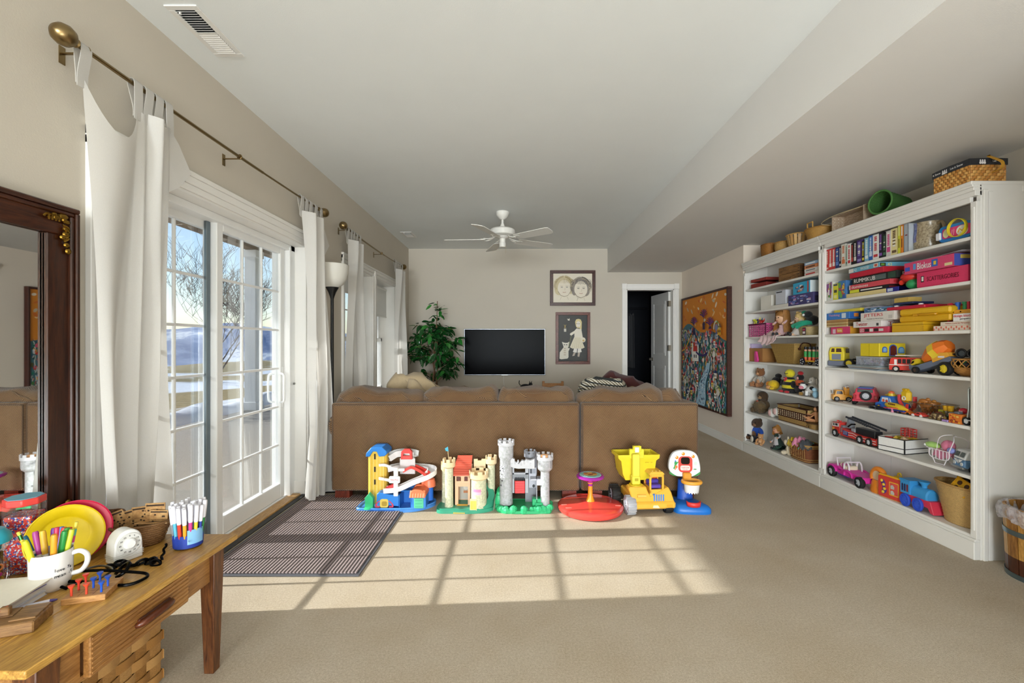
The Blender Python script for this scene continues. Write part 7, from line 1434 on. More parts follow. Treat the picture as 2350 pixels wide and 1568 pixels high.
# ---- fifth shelf: small toys -------------------------------------------------------------------------
k=2
t=car('tow_truck','small yellow toy tow truck at the far end of the small-toy shelf',at_px(1912,k,FX+.01),[(0,.012),(0,.05),(.012,.055),(.02,.09),(.07,.09),(.075,.055),(.13,.05),(.13,.012)],.075,'#e8a21e',(.025,.105),1.15,.02,'#8a8a8a',[[(.022,.06),(.066,.06),(.062,.084),(.026,.084)]])
G().box(-.002,.0,.006,.07,.062,.086).obj('windscreen',mt('#2a1c1a','gloss'),t);G().box(.08,.115,.02,.055,.05,.115,.003).obj('crane',mt('#e8a21e','plastic'),t);G().torus((.1,.02,.12),.012,.003,16,6,'y').obj('hook_reel',mt('#8f9298','metal'),t);G().tube(smooth_path([(.12,.02,.1),(.135,.0,.05),(.1,-.03,.008),(.06,-.04,.006)],4),.002,5).obj('tow_line',mt('#e4dcc8','fabric'),t)
# red jeep seen from behind
t=sthing('red_jeep','red toy jeep with a spare wheel on its tail on the small-toy shelf','toy car',at_px(1957,k,FX+.0),.85);W=.15
o=G().prism([(0,.035),(0,.085),(.012,.095),(.02,.128),(.13,.128),(.138,.095),(.15,.085),(.15,.035)],.0,.22,'y').obj('body',mt('#d4304a','plastic'),t);bevel(o,.006,2);G().box(.03,.12,.0,.16,.128,.137,.003).obj('blue_roof',mt('#3a62b4','plastic'),t);G().box(.028,.122,-.003,.002,.1,.124,.002).obj('rear_window',mt('#4a5a5a','gloss'),t)
wheel(t,(.08,-.012,.075),.036,.022,'#141416','#b9bcc4','y',name='spare_wheel')
for s in (.012,.138):G().box(s-.01,s+.01,-.004,.003,.05,.08,.003).obj('tail_lamp',mt('#a81c30','gloss'),t)
G().box(-.004,.154,-.008,.004,.03,.046,.003).obj('rear_bumper',mt('#c02840','plastic'),t)
for x in (.006,.144):
    for y in (.045,.175):wheel(t,(x,y,.03),.03,.026,'#131313','#9a9ca4','x')
t=car('black_racing_car','flat black and grey toy car at the edge of the small-toy shelf',at_px(1993,k,FX-.006),[(0,.006),(.01,.014),(.04,.018),(.055,.026),(.08,.025),(.1,.016),(.11,.008),(.1,.004)],.04,'#22262c',(.025,.085),-.1,.009,'#8f949c',[[(.05,.018),(.058,.023),(.074,.022),(.08,.018)]],'#8fa4b4')
# blue cartoon car toy
t=car('blue_toy_car','blue toddler car with printed passengers and a red roof light',at_px(2008,k,FX+.012),[(0,.012),(.0,.045),(.03,.055),(.045,.098),(.11,.1),(.13,.06),(.175,.05),(.18,.012)],.1,'#2f6ec4',(.035,.14),.15,.02,'#e8d03a',[[(.05,.058),(.105,.058),(.1,.09),(.055,.09)],[(.112,.058),(.124,.058),(.114,.085),(.11,.088)]],'#dfe6ee','#2a3a8a')
p=P(-.0016);p.ell(.066,.068,.009,.011,'#d8623a');p.ell(.09,.066,.01,.01,'#c84a3a');p.done(t,'passenger_print');G().cyl((.08,.05,.1),(.08,.05,.118),.022,n=20).obj('light_base',mt('#e8c83a','plastic'),t);G().sph((.08,.05,.122),(.018,.018,.014)).obj('roof_light',mt('#e8703a','plastic'),t)
t=sthing('yellow_bucket','small yellow tipping bucket toy behind the blue car','toy',at_px(2048,k,FX+.10));g=G();g.lathe([(.03,.05),(.04,.10),(.043,.105),(.036,.1),(.026,.055)],n=20,cap=False);g.obj('bucket',mt('#e6c42a','plastic'),t);G().cyl((0,0,0),(0,0,.055),.022,n=16).obj('stand',mt('#d8b424','plastic'),t)
t=sthing('toy_plane','yellow, red and blue toy aeroplane on the small-toy shelf','toy plane',at_px(2026,k,FX-.004),-.08)
G().lathe([(.001,0),(.012,.015),(.022,.05),(.024,.1),(.018,.17),(.006,.21),(.001,.212)],n=18).obj('fuselage',mt('#eac62c','plastic'),t,loc=(-.01,.02,.045),rot=(0,PI/2+.06,0));G().prism([(.08,-.05),(.12,-.05),(.15,.02),(.15,.03),(.11,.09),(.08,.09),(.09,.02)],.03,.035,'z').obj('wing',mt('#d83a34','plastic'),t);G().prism([(.17,.03),(.2,.028),(.205,.07),(.19,.07)],.017,.022,'y').obj('tail_fin',mt('#d83a34','plastic'),t);G().box(.03,.19,.0,.04,.012,.024,.004).obj('blue_belly',mt('#2c3f9c','plastic'),t)
for j in range(4):G().cyl((.06+j*.017,-.004,.054),(.06+j*.017,.0,.054),.0055,n=10).obj('porthole',mt('#7a4a1c','plastic'),t)
t=sthing('rocking_toy','yellow figure toy in a red curved frame on the small-toy shelf','toy',at_px(2064,k,FX+.05));G().tube(smooth_path([(0,0,.12),(.002,0,.08),(.03,0,.035),(.055,0,.02),(.06,0,.0)],5),.011,8).obj('red_frame',mt('#d23a42','plastic'),t);G().tube(smooth_path([(.1,.02,.115),(.1,.02,.07),(.09,.02,.04),(.06,.01,.015)],5),.011,8).obj('red_frame',mt('#d23a42','plastic'),t);G().box(.012,.082,-.01,.03,.07,.155,.016).obj('yellow_body',mt('#e8be24','plastic'),t);G().box(.02,.06,-.005,.025,.15,.165,.006).obj('yellow_cap',mt('#e2b41e','plastic'),t);G().torus((.05,-.012,.1),.012,.004,16,6,'y').obj('white_ring',mt('#e9e6e0','plastic'),t)
for px,x,c,c2,lb,rz in ((2059,FX-.012,'#e87a24','#7a4ab0','orange toy sports car at the front of the small-toy shelf',.1),(2089,FX-.012,'#d8443a','#e9e4e0','red toy racing car with white wheels at the front of the small-toy shelf',.05)):
    car('toy_race_car',lb,at_px(px,k,x),[(0,.006),(.0,.014),(.03,.018),(.045,.028),(.065,.027),(.08,.018),(.095,.016),(.096,.006)],.036,c,(.02,.075),rz,.008,c2 if c2 !='#7a4ab0' else '#2a2a2a',[[(.042,.019),(.05,.025),(.062,.024),(.068,.019)]],tyre='#e9e4e0' if c2=='#e9e4e0' else '#141414',ww=.01)
t=sthing('tiny_pink_piece','tiny pink plastic piece lying on the small-toy shelf','toy piece',at_px(2048,k,FX-.008));G().lathe([(.009,0),(.007,.012),(.009,.022),(.004,.028)],n=12).obj('pink_peg',mt('#e08aa8','plastic'),t)
# clear tub of brown toys
t=sthing('clear_tub','clear plastic tub piled with brown toy animals','tub',at_px(2086,k,FX+.02));g=G();W,Dp,H=.19,.15,.085;vs=[]
for z,s in ((0,.88),(H,1)):vs +=[(W/2+(x-.5)*W*s,Dp/2+(y-.5)*Dp*s,z) for x,y in ((0,0),(1,0),(1,1),(0,1))]
g.add(vs,[(0,1,5,4),(1,2,6,5),(2,3,7,6),(3,0,4,7),(3,2,1,0)]);g.obj('tub_wall',m_glass('clear_tub_plastic',.22,(.93,.92,.9)),t);G().tube([vs[4],vs[5],vs[6],vs[7]],.003,6,True).obj('rim',m_glass('clear_tub_plastic'),t)
r=random.Random(41)
for j in range(9):
    q=(FX+.04+.10*r.random(),1045*FX/(2086-1188)-.025-.14*r.random(),SHZ[2]+.012+.075*r.random());tt=sthing('toy_animal','brown moulded toy animal in the clear tub','toy animal',q,r.uniform(0,6),'brown toy animals in the clear tub');m_=mt(r.choice(['#a8692a','#b87a34','#8f5a26']),'plastic')
    G().sph((0,0,.012),(.03,.014,.016),12,8).obj('body',m_,tt);G().sph((.03,0,.026),(.013,.01,.011),10,7).obj('head',m_,tt)
    for a,b in ((-.016,-.008),(-.016,.008),(.016,-.008),(.016,.008)):G().cyl((a,b,.01),(a,b,-.01),.0045,n=7).obj('leg',m_,tt)
t=sthing('toy_tortoise','brown toy tortoise with a patterned shell at the shelf edge','toy animal',at_px(2126,k,FX-.006));
def m_shell():
    m,nt,b=newmat('tortoise_shell');vv=N(nt,'TexVoronoi');vv.inputs['Scale'].default_value=70;nt.links.new(coords(nt),vv.inputs[0]);c=ramp(nt,vv.outputs['Distance'],[(.2,'#c9b07a'),(.55,'#4a3322')]);nt.links.new(c,b.inputs['Base Color']);b.inputs['Roughness'].default_value=.5;return m
G().sph((.05,.03,.018),(.045,.032,.026)).obj('shell',m_shell(),t);G().sph((.1,.025,.016),(.012,.01,.01)).obj('head',mt('#7a6238','plastic'),t)
for a in ((.02,.005),(.08,.005),(.02,.055),(.08,.055)):G().sph((a[0],a[1],.007),(.012,.009,.007),10,6).obj('foot',mt('#7a6238','plastic'),t)
t=sthing('red_ball','small red ball behind the toy tortoise','ball',at_px(2152,k,FX+.05));G().sph((0,0,.022),.022).obj('ball',mt('#c8262a','plastic'),t)
t=Bx('picture_block','small yellow-framed picture block on the small-toy shelf','block',at_px(2153,k,FX+.08),(.035,.012,.055),'#e0dc3a',[('F',.15,.85,.15,.85,'#9ac87a'),('F',.3,.7,.3,.7,'#c8604a')],kind='plastic')
t=sthing('wheel_toy','white and green toy jeep body with grey wheels near the flame box','toy car',at_px(2174,k,FX+.045));G().box(0,.12,0,.07,.03,.05,.006).obj('body',mt('#cfdcd4','plastic'),t)
for x in (.02,.10):wheel(t,(x,0,.02),.02,.018,'#3a6a5a','#2a2a2a','y')
for j,px in enumerate((2171,2182)):
    t=sthing('yellow_cup',['left of two small yellow cups on the small-toy shelf','right of two small yellow cups on the small-toy shelf'][j],'cup',at_px(px,k,FX+.09,.052));G().lathe([(.012,0),(.017,.03),(.018,.032),(.015,.03),(.01,.004),(.001,.004)],n=18).obj('cup',mt('#e8b42a','plastic'),t);G().lathe([(.014,-.05),(.014,0)],n=14).obj('clear_base',m_glass('clear_tub_plastic'),t)
t=sthing('toy_helmet','red toy helmet car on the green-white toy jeep','toy',at_px(2196,k,FX+.05,.055));G().sph((.02,.02,.014),(.024,.02,.018)).obj('shell',mt('#d02a3c','plastic'),t);G().box(.012,.034,-.001,.002,.008,.016,.001).obj('visor',mt('#e8b8b8','plastic'),t)
t=Bx('flame_box','orange box with a flame print at the front of the small-toy shelf','box',at_px(2177,k,FX-.006),(wid(2177,2206),.05,.055),'#e07a2a',art(16,8,.02,.98,0,.95,['#e8b03a','#c8482a','#f0c860','#9a3a2a'],s=.2));G().box(.02,.05,.01,.04,.055,.068,.003).obj('grey_cap',mt('#6a6e76','plastic'),t)
t=sthing('purple_piece','tiny purple plastic piece beside the flame box','toy piece',at_px(2160,k,FX-.01));G().box(0,.04,0,.02,0,.012,.003).obj('purple_tile',mt('#a88ac8','plastic'),t)
t=sthing('silver_scooter','silver and black toy scooter standing at the right end of the small-toy shelf','toy',at_px(2219,k,FX+.0));G().tube(smooth_path([(.0,0,.02),(.012,0,.1),(.012,0,.2),(.02,0,.215),(.04,0,.215)],4),.006,8).obj('frame_tube',mt('#b9c2c2','metal'),t);wheel(t,(.0,0,.024),.024,.014,'#151515','#d8d8d8','y');G().box(0,.05,-.012,.012,.028,.034,.002).obj('deck',mt('#c8ccd0','plastic'),t)

# ---- sixth shelf ----------------------------------------------------------------------------------------
k=1
t=sthing('ladder_truck','long red toy ladder fire truck with a stars-and-stripes side','toy truck',at_px(1909,k,FX-.004),-.02);W=wid(1909,2016,FX-.004);RDm=mt('#d03a34','plastic')
o=G().prism([(.0,.03),(.0,.075),(.008,.115),(.09,.12),(.09,.03)],0,.1,'y').obj('cab',RDm,t);bevel(o,.004,2);p=P(-.0006);p.pl([(.006,.08),(.085,.085),(.085,.112),(.012,.108)],'#e9e6e2');p.rect(.018,.034,.088,.106,'#1d1a1c');p.rect(.042,.07,.09,.108,'#1d1a1c');p.rect(.006,.035,.055,.072,'#e0a03a');p.done(t,'cab_print')
o=G().prism([(.10,.03),(.10,.085),(W*.62,.06),(W,.06),(W,.02),(.10,.02)],0,.1,'y').obj('chassis',RDm,t);bevel(o,.003,2)
p=P(-.0006);p.pl([(.13,.035),(.19,.028),(.19,.062),(.13,.07)],'#2a3f8a')
for j in range(9):p.ell(.14+.015*(j % 3)+.003*(j//3),.042+.01*(j//3),.0035,.0035,'#f2f0ee',6)
for j in range(4):p.stroke([(.19,.058-j*.009),(.24,.062-j*.009),(.30,.048-j*.009),(W-.01,.045-j*.009)],.0045,'#efeae6' if j % 2==0 else '#d03a34')
for j in range(3):p.rect(.105,.128,.05+.012*j,.058+.012*j,'#8f9498')
p.done(t,'flag_print')
o=G().box(.09,.115,.01,.09,.03,.1,.003).obj('crew_gap',mt('#7a7e84','plastic'),t);G().prism([(.12,.085),(.14,.16),(.155,.16),(.165,.085)],.03,.07,'y').obj('turret',mt('#8f949c','plastic'),t);GB=mt('#3a3d44','plastic')
for y in (.025,.075):G().prism([(.125,.165),(.13,.178),(W*.98,.135),(W*.98,.12)],y-.003,y+.003,'y').obj('ladder_rail',GB,t)
for j in range(11):G().cyl((.14+j*.02,.025,.169-j*.0037),(.14+j*.02,.075,.169-j*.0037),.003,n=6).obj('rung',GB,t)
G().tube([(.16,.02,.1),(.2,.02,.125),(.235,.02,.13)],.006,8).obj('hydraulic_arm',mt('#202226','metal'),t);G().box(.19,.235,.02,.08,.06,.095,.004).obj('pump_box',mt('#9a9ea4','plastic'),t);G().box(.24,W*.9,.02,.08,.06,.11,.004).obj('hose_bed',mt('#26282c','plastic'),t)
for x in (.03,.06):G().cyl((x,.03,.12),(x,.03,.13),.008,n=12).obj('beacon',mt('#d83a3a','gloss'),t)
G().box(-.012,.004,.01,.09,.025,.045,.003).obj('chrome_bumper',mt('#c9ccd2','metal'),t);G().box(W-.015,W+.004,.005,.095,.015,.07,.002).obj('tail_panel',mt('#d84a40','plastic'),t)
for x in (.045,W*.66,W*.85):
    for y in (0,.1):wheel(t,(x,y,.03),.03,.022,'#141414','#d4d6da','y')
# white box with black edging, holding building blocks
t=sthing('storage_box','white cardboard box with black edging full of building blocks','box',at_px(2015,k,FX-.018),.26);W,Dp,H=.175,.235,.098;WB=mt('#eceae6','card');BE=mt('#1a1718','card')
for a,b,c,d in ((0,W,0,.003),(0,W,Dp-.003,Dp),(0,.003,.003,Dp-.003),(W-.003,W,.003,Dp-.003)):G().box(a,b,c,d,0,H).obj('box_wall',WB,t)
G().box(0,W,0,Dp,0,.003).obj('box_floor',WB,t);g=G();e=.0018
for z in (.0,.032,H-.004):g.box(-e,W+e,-e,.001,z,z+.003+e);g.box(W-.001,W+e,-e,Dp+e,z,z+.003+e);g.box(-e,.001,-e,Dp+e,z,z+.003+e);g.box(-e,W+e,Dp-.001,Dp+e,z,z+.003+e)
for x,y in ((0,0),(W,0),(W,Dp),(0,Dp)):g.box(x-.003,x+.003,y-.003,y+.003,0,H)
g.obj('black_edging',BE,t);r=random.Random(77);base=t.matrix_basis.copy()
bs=[('#d03a30','red'),('#e3c23a','yellow'),('#c9a070','natural wood'),('#d8b890','pale wood'),('#8a3a2a','brown-red'),('#3a7a5a','green')]
mw=Matrix.Translation(Vector(t.location)) @ Euler(t.rotation_euler).to_matrix().to_4x4()
for j in range(16):
    c,nm=bs[j % 6];q=mw @ Vector((r.uniform(.035,W-.035),r.uniform(.04,Dp-.04),.045+.045*r.random()));tt=thing('building_block',nm+' building block in the white black-edged box','block',tuple(q),r.uniform(0,6),nm+' blocks in the white box');tt.rotation_euler=(r.uniform(-.6,.6),r.uniform(-.6,.6),r.uniform(0,6))
    G().box(-.022,.022,-.014,.014,-.009,.009,.002).obj('block',mt(c,'paint'),tt)
q=mw @ Vector((.04,.16,.094));t=sthing('red_crate','small red plastic crate perched on the white box','crate',tuple(q));g=G()
for i in range(4):
    for a,b in (((0,0),(.07,0)),((.07,0),(.07,.05)),((.07,.05),(0,.05)),((0,.05),(0,0))):g.cyl((a[0],a[1],.002+i*.018),(b[0],b[1],.002+i*.018),.003,n=6)
for x,y in ((0,0),(.035,0),(.07,0),(.07,.025),(.07,.05),(0,.05),(0,.025)):g.cyl((x,y,0),(x,y,.058),.003,n=6)
g.obj('crate_bars',mt('#d0342e','plastic'),t)
q=mw @ Vector((.03,.12,.078));t=sthing('yellow_tray','small yellow plastic tray under the red crate','tray',tuple(q));G().box(0,.08,0,.05,0,.014,.003).obj('tray_body',mt('#e0c83a','plastic'),t);G().box(-.003,.083,-.003,.053,.0145,.018,.002).obj('tray_lip',mt('#e0c83a','plastic'),t)
# doll pram
t=sthing('doll_pram','white wire doll pram with pink bedding on the sixth shelf','doll pram',at_px(2133,k,FX+.03));WI=mt('#ece6ea','plastic');W=.13
for y in (0,.09):
    g=G();g.tube(smooth_path([(0,y,.09),(.0,y,.05),(.03,y,.035),(.1,y,.035),(W,y,.05),(W,y,.09)],4),.0028,6);g.tube([(0,y,.09),(W,y,.09)],.0028,6);g.tube([(.02,y,.04),(.04,y,.006),(.1,y,.006),(.115,y,.04)],.0028,6)
    for j in range(5):g.tube([(.02+.024*j,y,.036),(.02+.024*j,y,.09)],.0022,5)
    g.obj('wire_side',WI,t)
g=G();g.tube([(0,0,.09),(0,.09,.09)],.0028,6);g.tube([(W,0,.09),(W,.09,.09)],.0028,6);g.tube(smooth_path([(W,.0,.09),(W+.03,.0,.16),(W-.01,.045,.185),(W+.03,.09,.16),(W,.09,.09)],4),.0028,6);g.tube(smooth_path([(.05,0,.09),(.07,.0,.17),(.1,.045,.19),(.07,.09,.17),(.05,.09,.09)],4),.002,5);g.obj('wire_hood',WI,t)
g=G();g.grid(lambda a,b:(.01+.11*a,.008+.075*b,.04+.055*math.sin(PI*b)+.01*math.sin(9*a+5*b)),12,10);g.obj('pink_bedding',mt('#dc8aa6','fabric'),t,180);G().sph((-.012,.035,.105),(.05,.028,.02)).obj('lime_pillow',mt('#b4e07a','fabric'),t);G().sph((.085,.04,.12),(.035,.035,.035)).obj('pink_bundle',mt('#d87a96','fabric'),t);G().sph((.125,.02,.1),(.022,.02,.018)).obj('lilac_cloth',mt('#8f96d8','fabric'),t)
for j in range(3):G().sph((-.05+.006*j,.02+.01*j,.10-.012*j),.009,8,6).obj('white_bead',mt('#efeeee','plastic'),t)
# camper van
t=sthing('camper_van','pale blue and white toy camper van at the right end of the sixth shelf','toy van',at_px(2213,k,FX+.004),1.30);Wd=.105
o=G().prism([(0,.022),(0,.055),(.004,.07),(.2,.07),(.2,.022)],0,Wd,'y').obj('lower_body',mt('#5f86ac','plastic'),t);bevel(o,.008,3);o=G().prism([(.002,.07),(.008,.09),(.022,.118),(.03,.124),(.19,.124),(.2,.11),(.2,.07)],.002,Wd-.002,'y').obj('upper_body',mt('#e9ecee','plastic'),t);bevel(o,.006,3)
def fp(y,z):return (0.0045+.018*max(0,(z-.088))/.03,y,z)
for a,b in ((.012,.049),(.056,.093)):G().add([(.0025,a,.085),(.0025,b,.085),(.0145,b-.002,.112),(.0145,a+.002,.112)],[(3,2,1,0)]).obj('windscreen',mt('#3f4a48','gloss'),t,0)
G().add([(-.0015,.012,.07),(-.0015,Wd-.012,.07),(-.0015,Wd/2,.042)],[(2,1,0)]).obj('front_vee',mt('#e9ecee','plastic'),t,0)
for y in (.022,Wd-.022):G().cyl((-.003,y,.045),(.004,y,.045),.0105,n=18).obj('headlamp',mt('#d8dcdc','gloss'),t)
o=G().torus((-.002,Wd/2,.058),.011,.0015,20,6,'x').obj('round_emblem',mt('#d0d4d8','metal'),t);text('VW',o,(-.0025,Wd/2,.058),.009,'#d0d4d8',rot=(PI/2,0,-PI/2),w=.012)
G().box(-.009,.006,-.003,Wd+.003,.018,.03,.003).obj('bumper',mt('#c9cfd2','metal'),t)
for x in (.04,.16):
    for y in (0,Wd):wheel(t,(x,y,.02),.02,.016,'#161616','#d8d8d8','y')
for j in range(4):G().box(.03+.042*j,.062+.042*j,-.0005,.004,.078,.108,.002).obj('side_window',mt('#4a5654','gloss'),t)

# ---- bottom shelf -----------------------------------------------------------------------------------------
k=0
t=sthing('pink_jeep','bright pink doll jeep with a white windscreen frame on the bottom shelf','doll car',at_px(1903,k,FX-.004),-.05);W=wid(1903,1994,FX-.004);PK=mt('#dc35a4','plastic');WHm=mt('#efe6ec','plastic')
o=G().prism([(.0,.06),(.002,.085),(.03,.1),(.11,.1),(.13,.088),(W-.03,.083),(W-.02,.06),(W-.02,.042),(.11,.042),(.1,.055),(.03,.055)],0,.12,'y').obj('body',PK,t);bevel(o,.005,2);G().box(.085,.20,.012,.108,.028,.05,.003).obj('purple_sill',mt('#5a3a9a','plastic'),t)
for y in (-.004,.124):
    for x0 in (.0,.19):G().tube(smooth_path([(x0,y,.05),(x0+.01,y,.082),(x0+.045,y,.09),(x0+.085,y,.075),(x0+.095,y,.05)],4),.009,7).obj('mudguard',PK,t)
g=G();g.tube([(.10,.008,.098),(.085,.008,.158),(.085,.112,.158),(.10,.112,.098)],.005,7);g.obj('windscreen_frame',WHm,t);g=G()
for y in (.012,.108):g.tube(smooth_path([(.165,y,.08),(.17,y,.13),(.195,y,.15),(.22,y,.13),(.225,y,.08)],4),.006,7)
g.tube([(.195,.012,.15),(.195,.108,.15)],.005,7);g.obj('roll_bar',WHm,t);G().box(.15,.19,.015,.105,.06,.115,.006).obj('seat',mt('#e8dcc0','plastic'),t);G().torus((.125,.03,.115),.016,.003,18,6,'x').obj('steering_wheel',mt('#cfc0a0','plastic'),t);text('Jeep',t,(.13,-.0015,.075),.012,'#4a1a44',w=.03)
G().box(-.008,.004,.01,.11,.045,.062,.003).obj('bumper',mt('#9aa4b4','plastic'),t)
for x in (.05,W-.055):
    for y in (-.006,.126):wheel(t,(x,y,.042),.042,.032,'#17171a','#c4c8ce','y')
# orange handled toy
t=sthing('orange_phone_toy','chunky orange toy with a carrying loop on the bottom shelf','toy',at_px(1987,k,FX-.008));g=G();n=20
OM=mt('#ec8a2a','plastic');G().lathe([(.058,0),(.06,.02),(.05,.07),(.042,.09)],(.062,.045,0),28,1,.7).obj('body',OM,t);G().tube(smooth_path([(.014,.045,.085),(.01,.045,.115),(.03,.045,.155),(.065,.045,.168),(.1,.045,.155),(.115,.045,.115),(.105,.045,.085)],5),.02,10).obj('loop',OM,t);o=G().cyl((.062,.03,.12),(.062,.06,.12),.036,n=24).obj('cream_disc',mt('#efd0a8','plastic'),t)
# red and yellow book toy
t=sthing('activity_book_toy','red toy book with yellow edges and purple buttons on the bottom shelf','toy',at_px(2015,k,FX-.012),.12);W=wid(2015,2060,FX-.012);H=.148
o=G().prism(rpoly(0,W,0.004,H,.012,4),0,.03,'y').obj('cover',mt('#d8443a','plastic'),t);bevel(o,.003,2);G().tube([(x,.015,z) for x,z in rpoly(-.003,W+.003,.002,H+.004,.014,4)],.008,8,True).obj('yellow_edge',mt('#f0b02a','plastic'),t)
p=P(-.0005);p.pl([(p_.x,p_.y) for p_ in smooth_path([(.02,.11,0),(.04,.125,0),(.06,.1,0),(.055,.075,0),(.068,.055,0),(.055,.03,0),(.03,.028,0),(.035,.07,0)],4,True)],'#5a3a8c');p.pl(rpoly(.085,W-.012,.03,H-.025,.006,3),'#f2c030');p.pl(rpoly(.09,W-.017,.036,H-.031,.005,3),'#e0564a');p.done(t,'cover_print')
for x,z in ((.03,.115),(.045,.09),(.052,.062),(.04,.038)):G().lathe([(.01,0),(.01,.004),(.005,.007),(.001,.007)],n=16).obj('button',mt('#f0c83a','plastic'),t,loc=(x,-.0008,z),rot=(PI/2,0,0))
for z in (.05,.088):G().prism([(.098,z-.012),(.122,z-.012),(.124,z+.002),(.112,z+.016),(.098,z+.01)],-.003,.0,'y').obj('window_tile',mt('#c4c4bc','gloss'),t)
t=sthing('yellow_toy_case','yellow toy case behind the red toy book','toy',at_px(2048,k,FX+.06));G().box(0,.06,0,.05,0,.15,.008).obj('body',mt('#e0bc2a','plastic'),t);G().tube(smooth_path([(.015,.025,.15),(.02,.025,.17),(.04,.025,.17),(.045,.025,.15)],4),.005,6).obj('loop',mt('#e0bc2a','plastic'),t)
# blue train
t=sthing('toy_train','blue and red toy train engine with bright blue wheels on the bottom shelf','toy train',at_px(2066,k,FX-.004));W=.245;t.scale=(.86,.86,.98);B1=mt('#3f9ad8','plastic')
g=G();
for a,b,c,d,e,f in ((0,.085,0,.006,.085,.175),(0,.085,.104,.11,.085,.175),(0,.006,.006,.104,.085,.175),(.079,.085,.006,.104,.085,.175)):g.box(a,b,c,d,e,f,.001)
g.obj('cab',B1,t);G().frame(-.004,.09,.168,.18,.005,-.004,.114).obj('cab_rim',B1,t);p=P(-.0005)
for j in range(3):p.pl([(.012+.022*j,.1),(.028+.022*j,.1),(.028+.022*j,.145),(.02+.022*j,.152),(.012+.022*j,.145)],'#2a2f5a' if j < 2 else '#7a2430')
p.done(t,'cab_window');o=G().lathe([(.048,0),(.048,.13),(.04,.14),(.001,.14)],n=24).obj('boiler',B1,t,loc=(.08,.055,.105),rot=(0,PI/2,0));G().lathe([(.016,0),(.018,.02),(.035,.04),(.037,.045),(.03,.044),(.001,.03)],n=20).obj('funnel',B1,t,loc=(.15,.055,.148))
o=G().prism([(0,.04),(0,.085),(W,.085),(W+.01,.06),(W+.03,.008),(W,.012),(W-.02,.04)],.01,.1,'y').obj('red_chassis',mt('#d63a52','plastic'),t);bevel(o,.003,2)
for x in (.045,.155):
    for y in (.0,.11):wheel(t,(x,y,.043),.043,.02,'#2a50c8','#3a62d8','y',spokes=7)
# wicker basket of vehicles
BC=(2.675,2.722,SHZ[0]+.0004)
t=basket('wicker_basket','tall straw-coloured wicker basket of toy vehicles at the right end of the bottom shelf',BC,(.098,.072,.158,.098),.23,'#c9a468',30,14,.0028,.9,RS,.0,rim='#b98f52',rimr=.007)
r=random.Random(55)
def base_mat(t):return Matrix.Translation(Vector(t.location)) @ Euler(t.rotation_euler).to_matrix().to_4x4()
t=sthing('yellow_plate_toy','yellow plastic toy plate with round holes sticking out of the wicker basket','toy',(BC[0]-.07,BC[1]+.03,BC[2]+.205));t.rotation_euler=(-.5,.25,RS-.1);g=G();g.box(0,.11,0,.012,0,.085,.004);g.obj('plate',mt('#e2ac1c','plastic'),t);G().frame(-.003,.113,-.003,.088,.007,-.004,.016).obj('raised_edge',mt('#d89e14','plastic'),t)
for x,z in ((.03,.025),(.03,.06),(.075,.025),(.078,.06)):G().cyl((x,-.0015,z),(x,.002,z),.014,n=18).obj('hole',mt('#4a2c10','rubber'),t)
for j,(dx,dy,c,lb,a) in enumerate(((-.02,.03,'#26262a','black toy car on its side in the wicker basket',.5),(.02,-.03,'#d89a1e','yellow toy lorry with upturned wheels in the wicker basket',2.0),(-.04,-.045,'#50565a','grey toy truck poking out of the wicker basket',1.2),(.0,.06,'#c9861e','amber toy digger part in the wicker basket',.2))):
    t=car('toy_vehicle',lb,(BC[0]+dx,BC[1]+dy,BC[2]+.215),[(0,.0),(0,.02),(.03,.03),(.05,.045),(.08,.042),(.1,.02),(.1,0)],.045,c,(.022,.078),0,.017,'#c8c8c8',[[(.035,.022),(.05,.038),(.07,.036),(.08,.022)]],ww=.014);t.rotation_euler=(2.4 if j==1 else .5,.4*(-1)**j,RS+a)

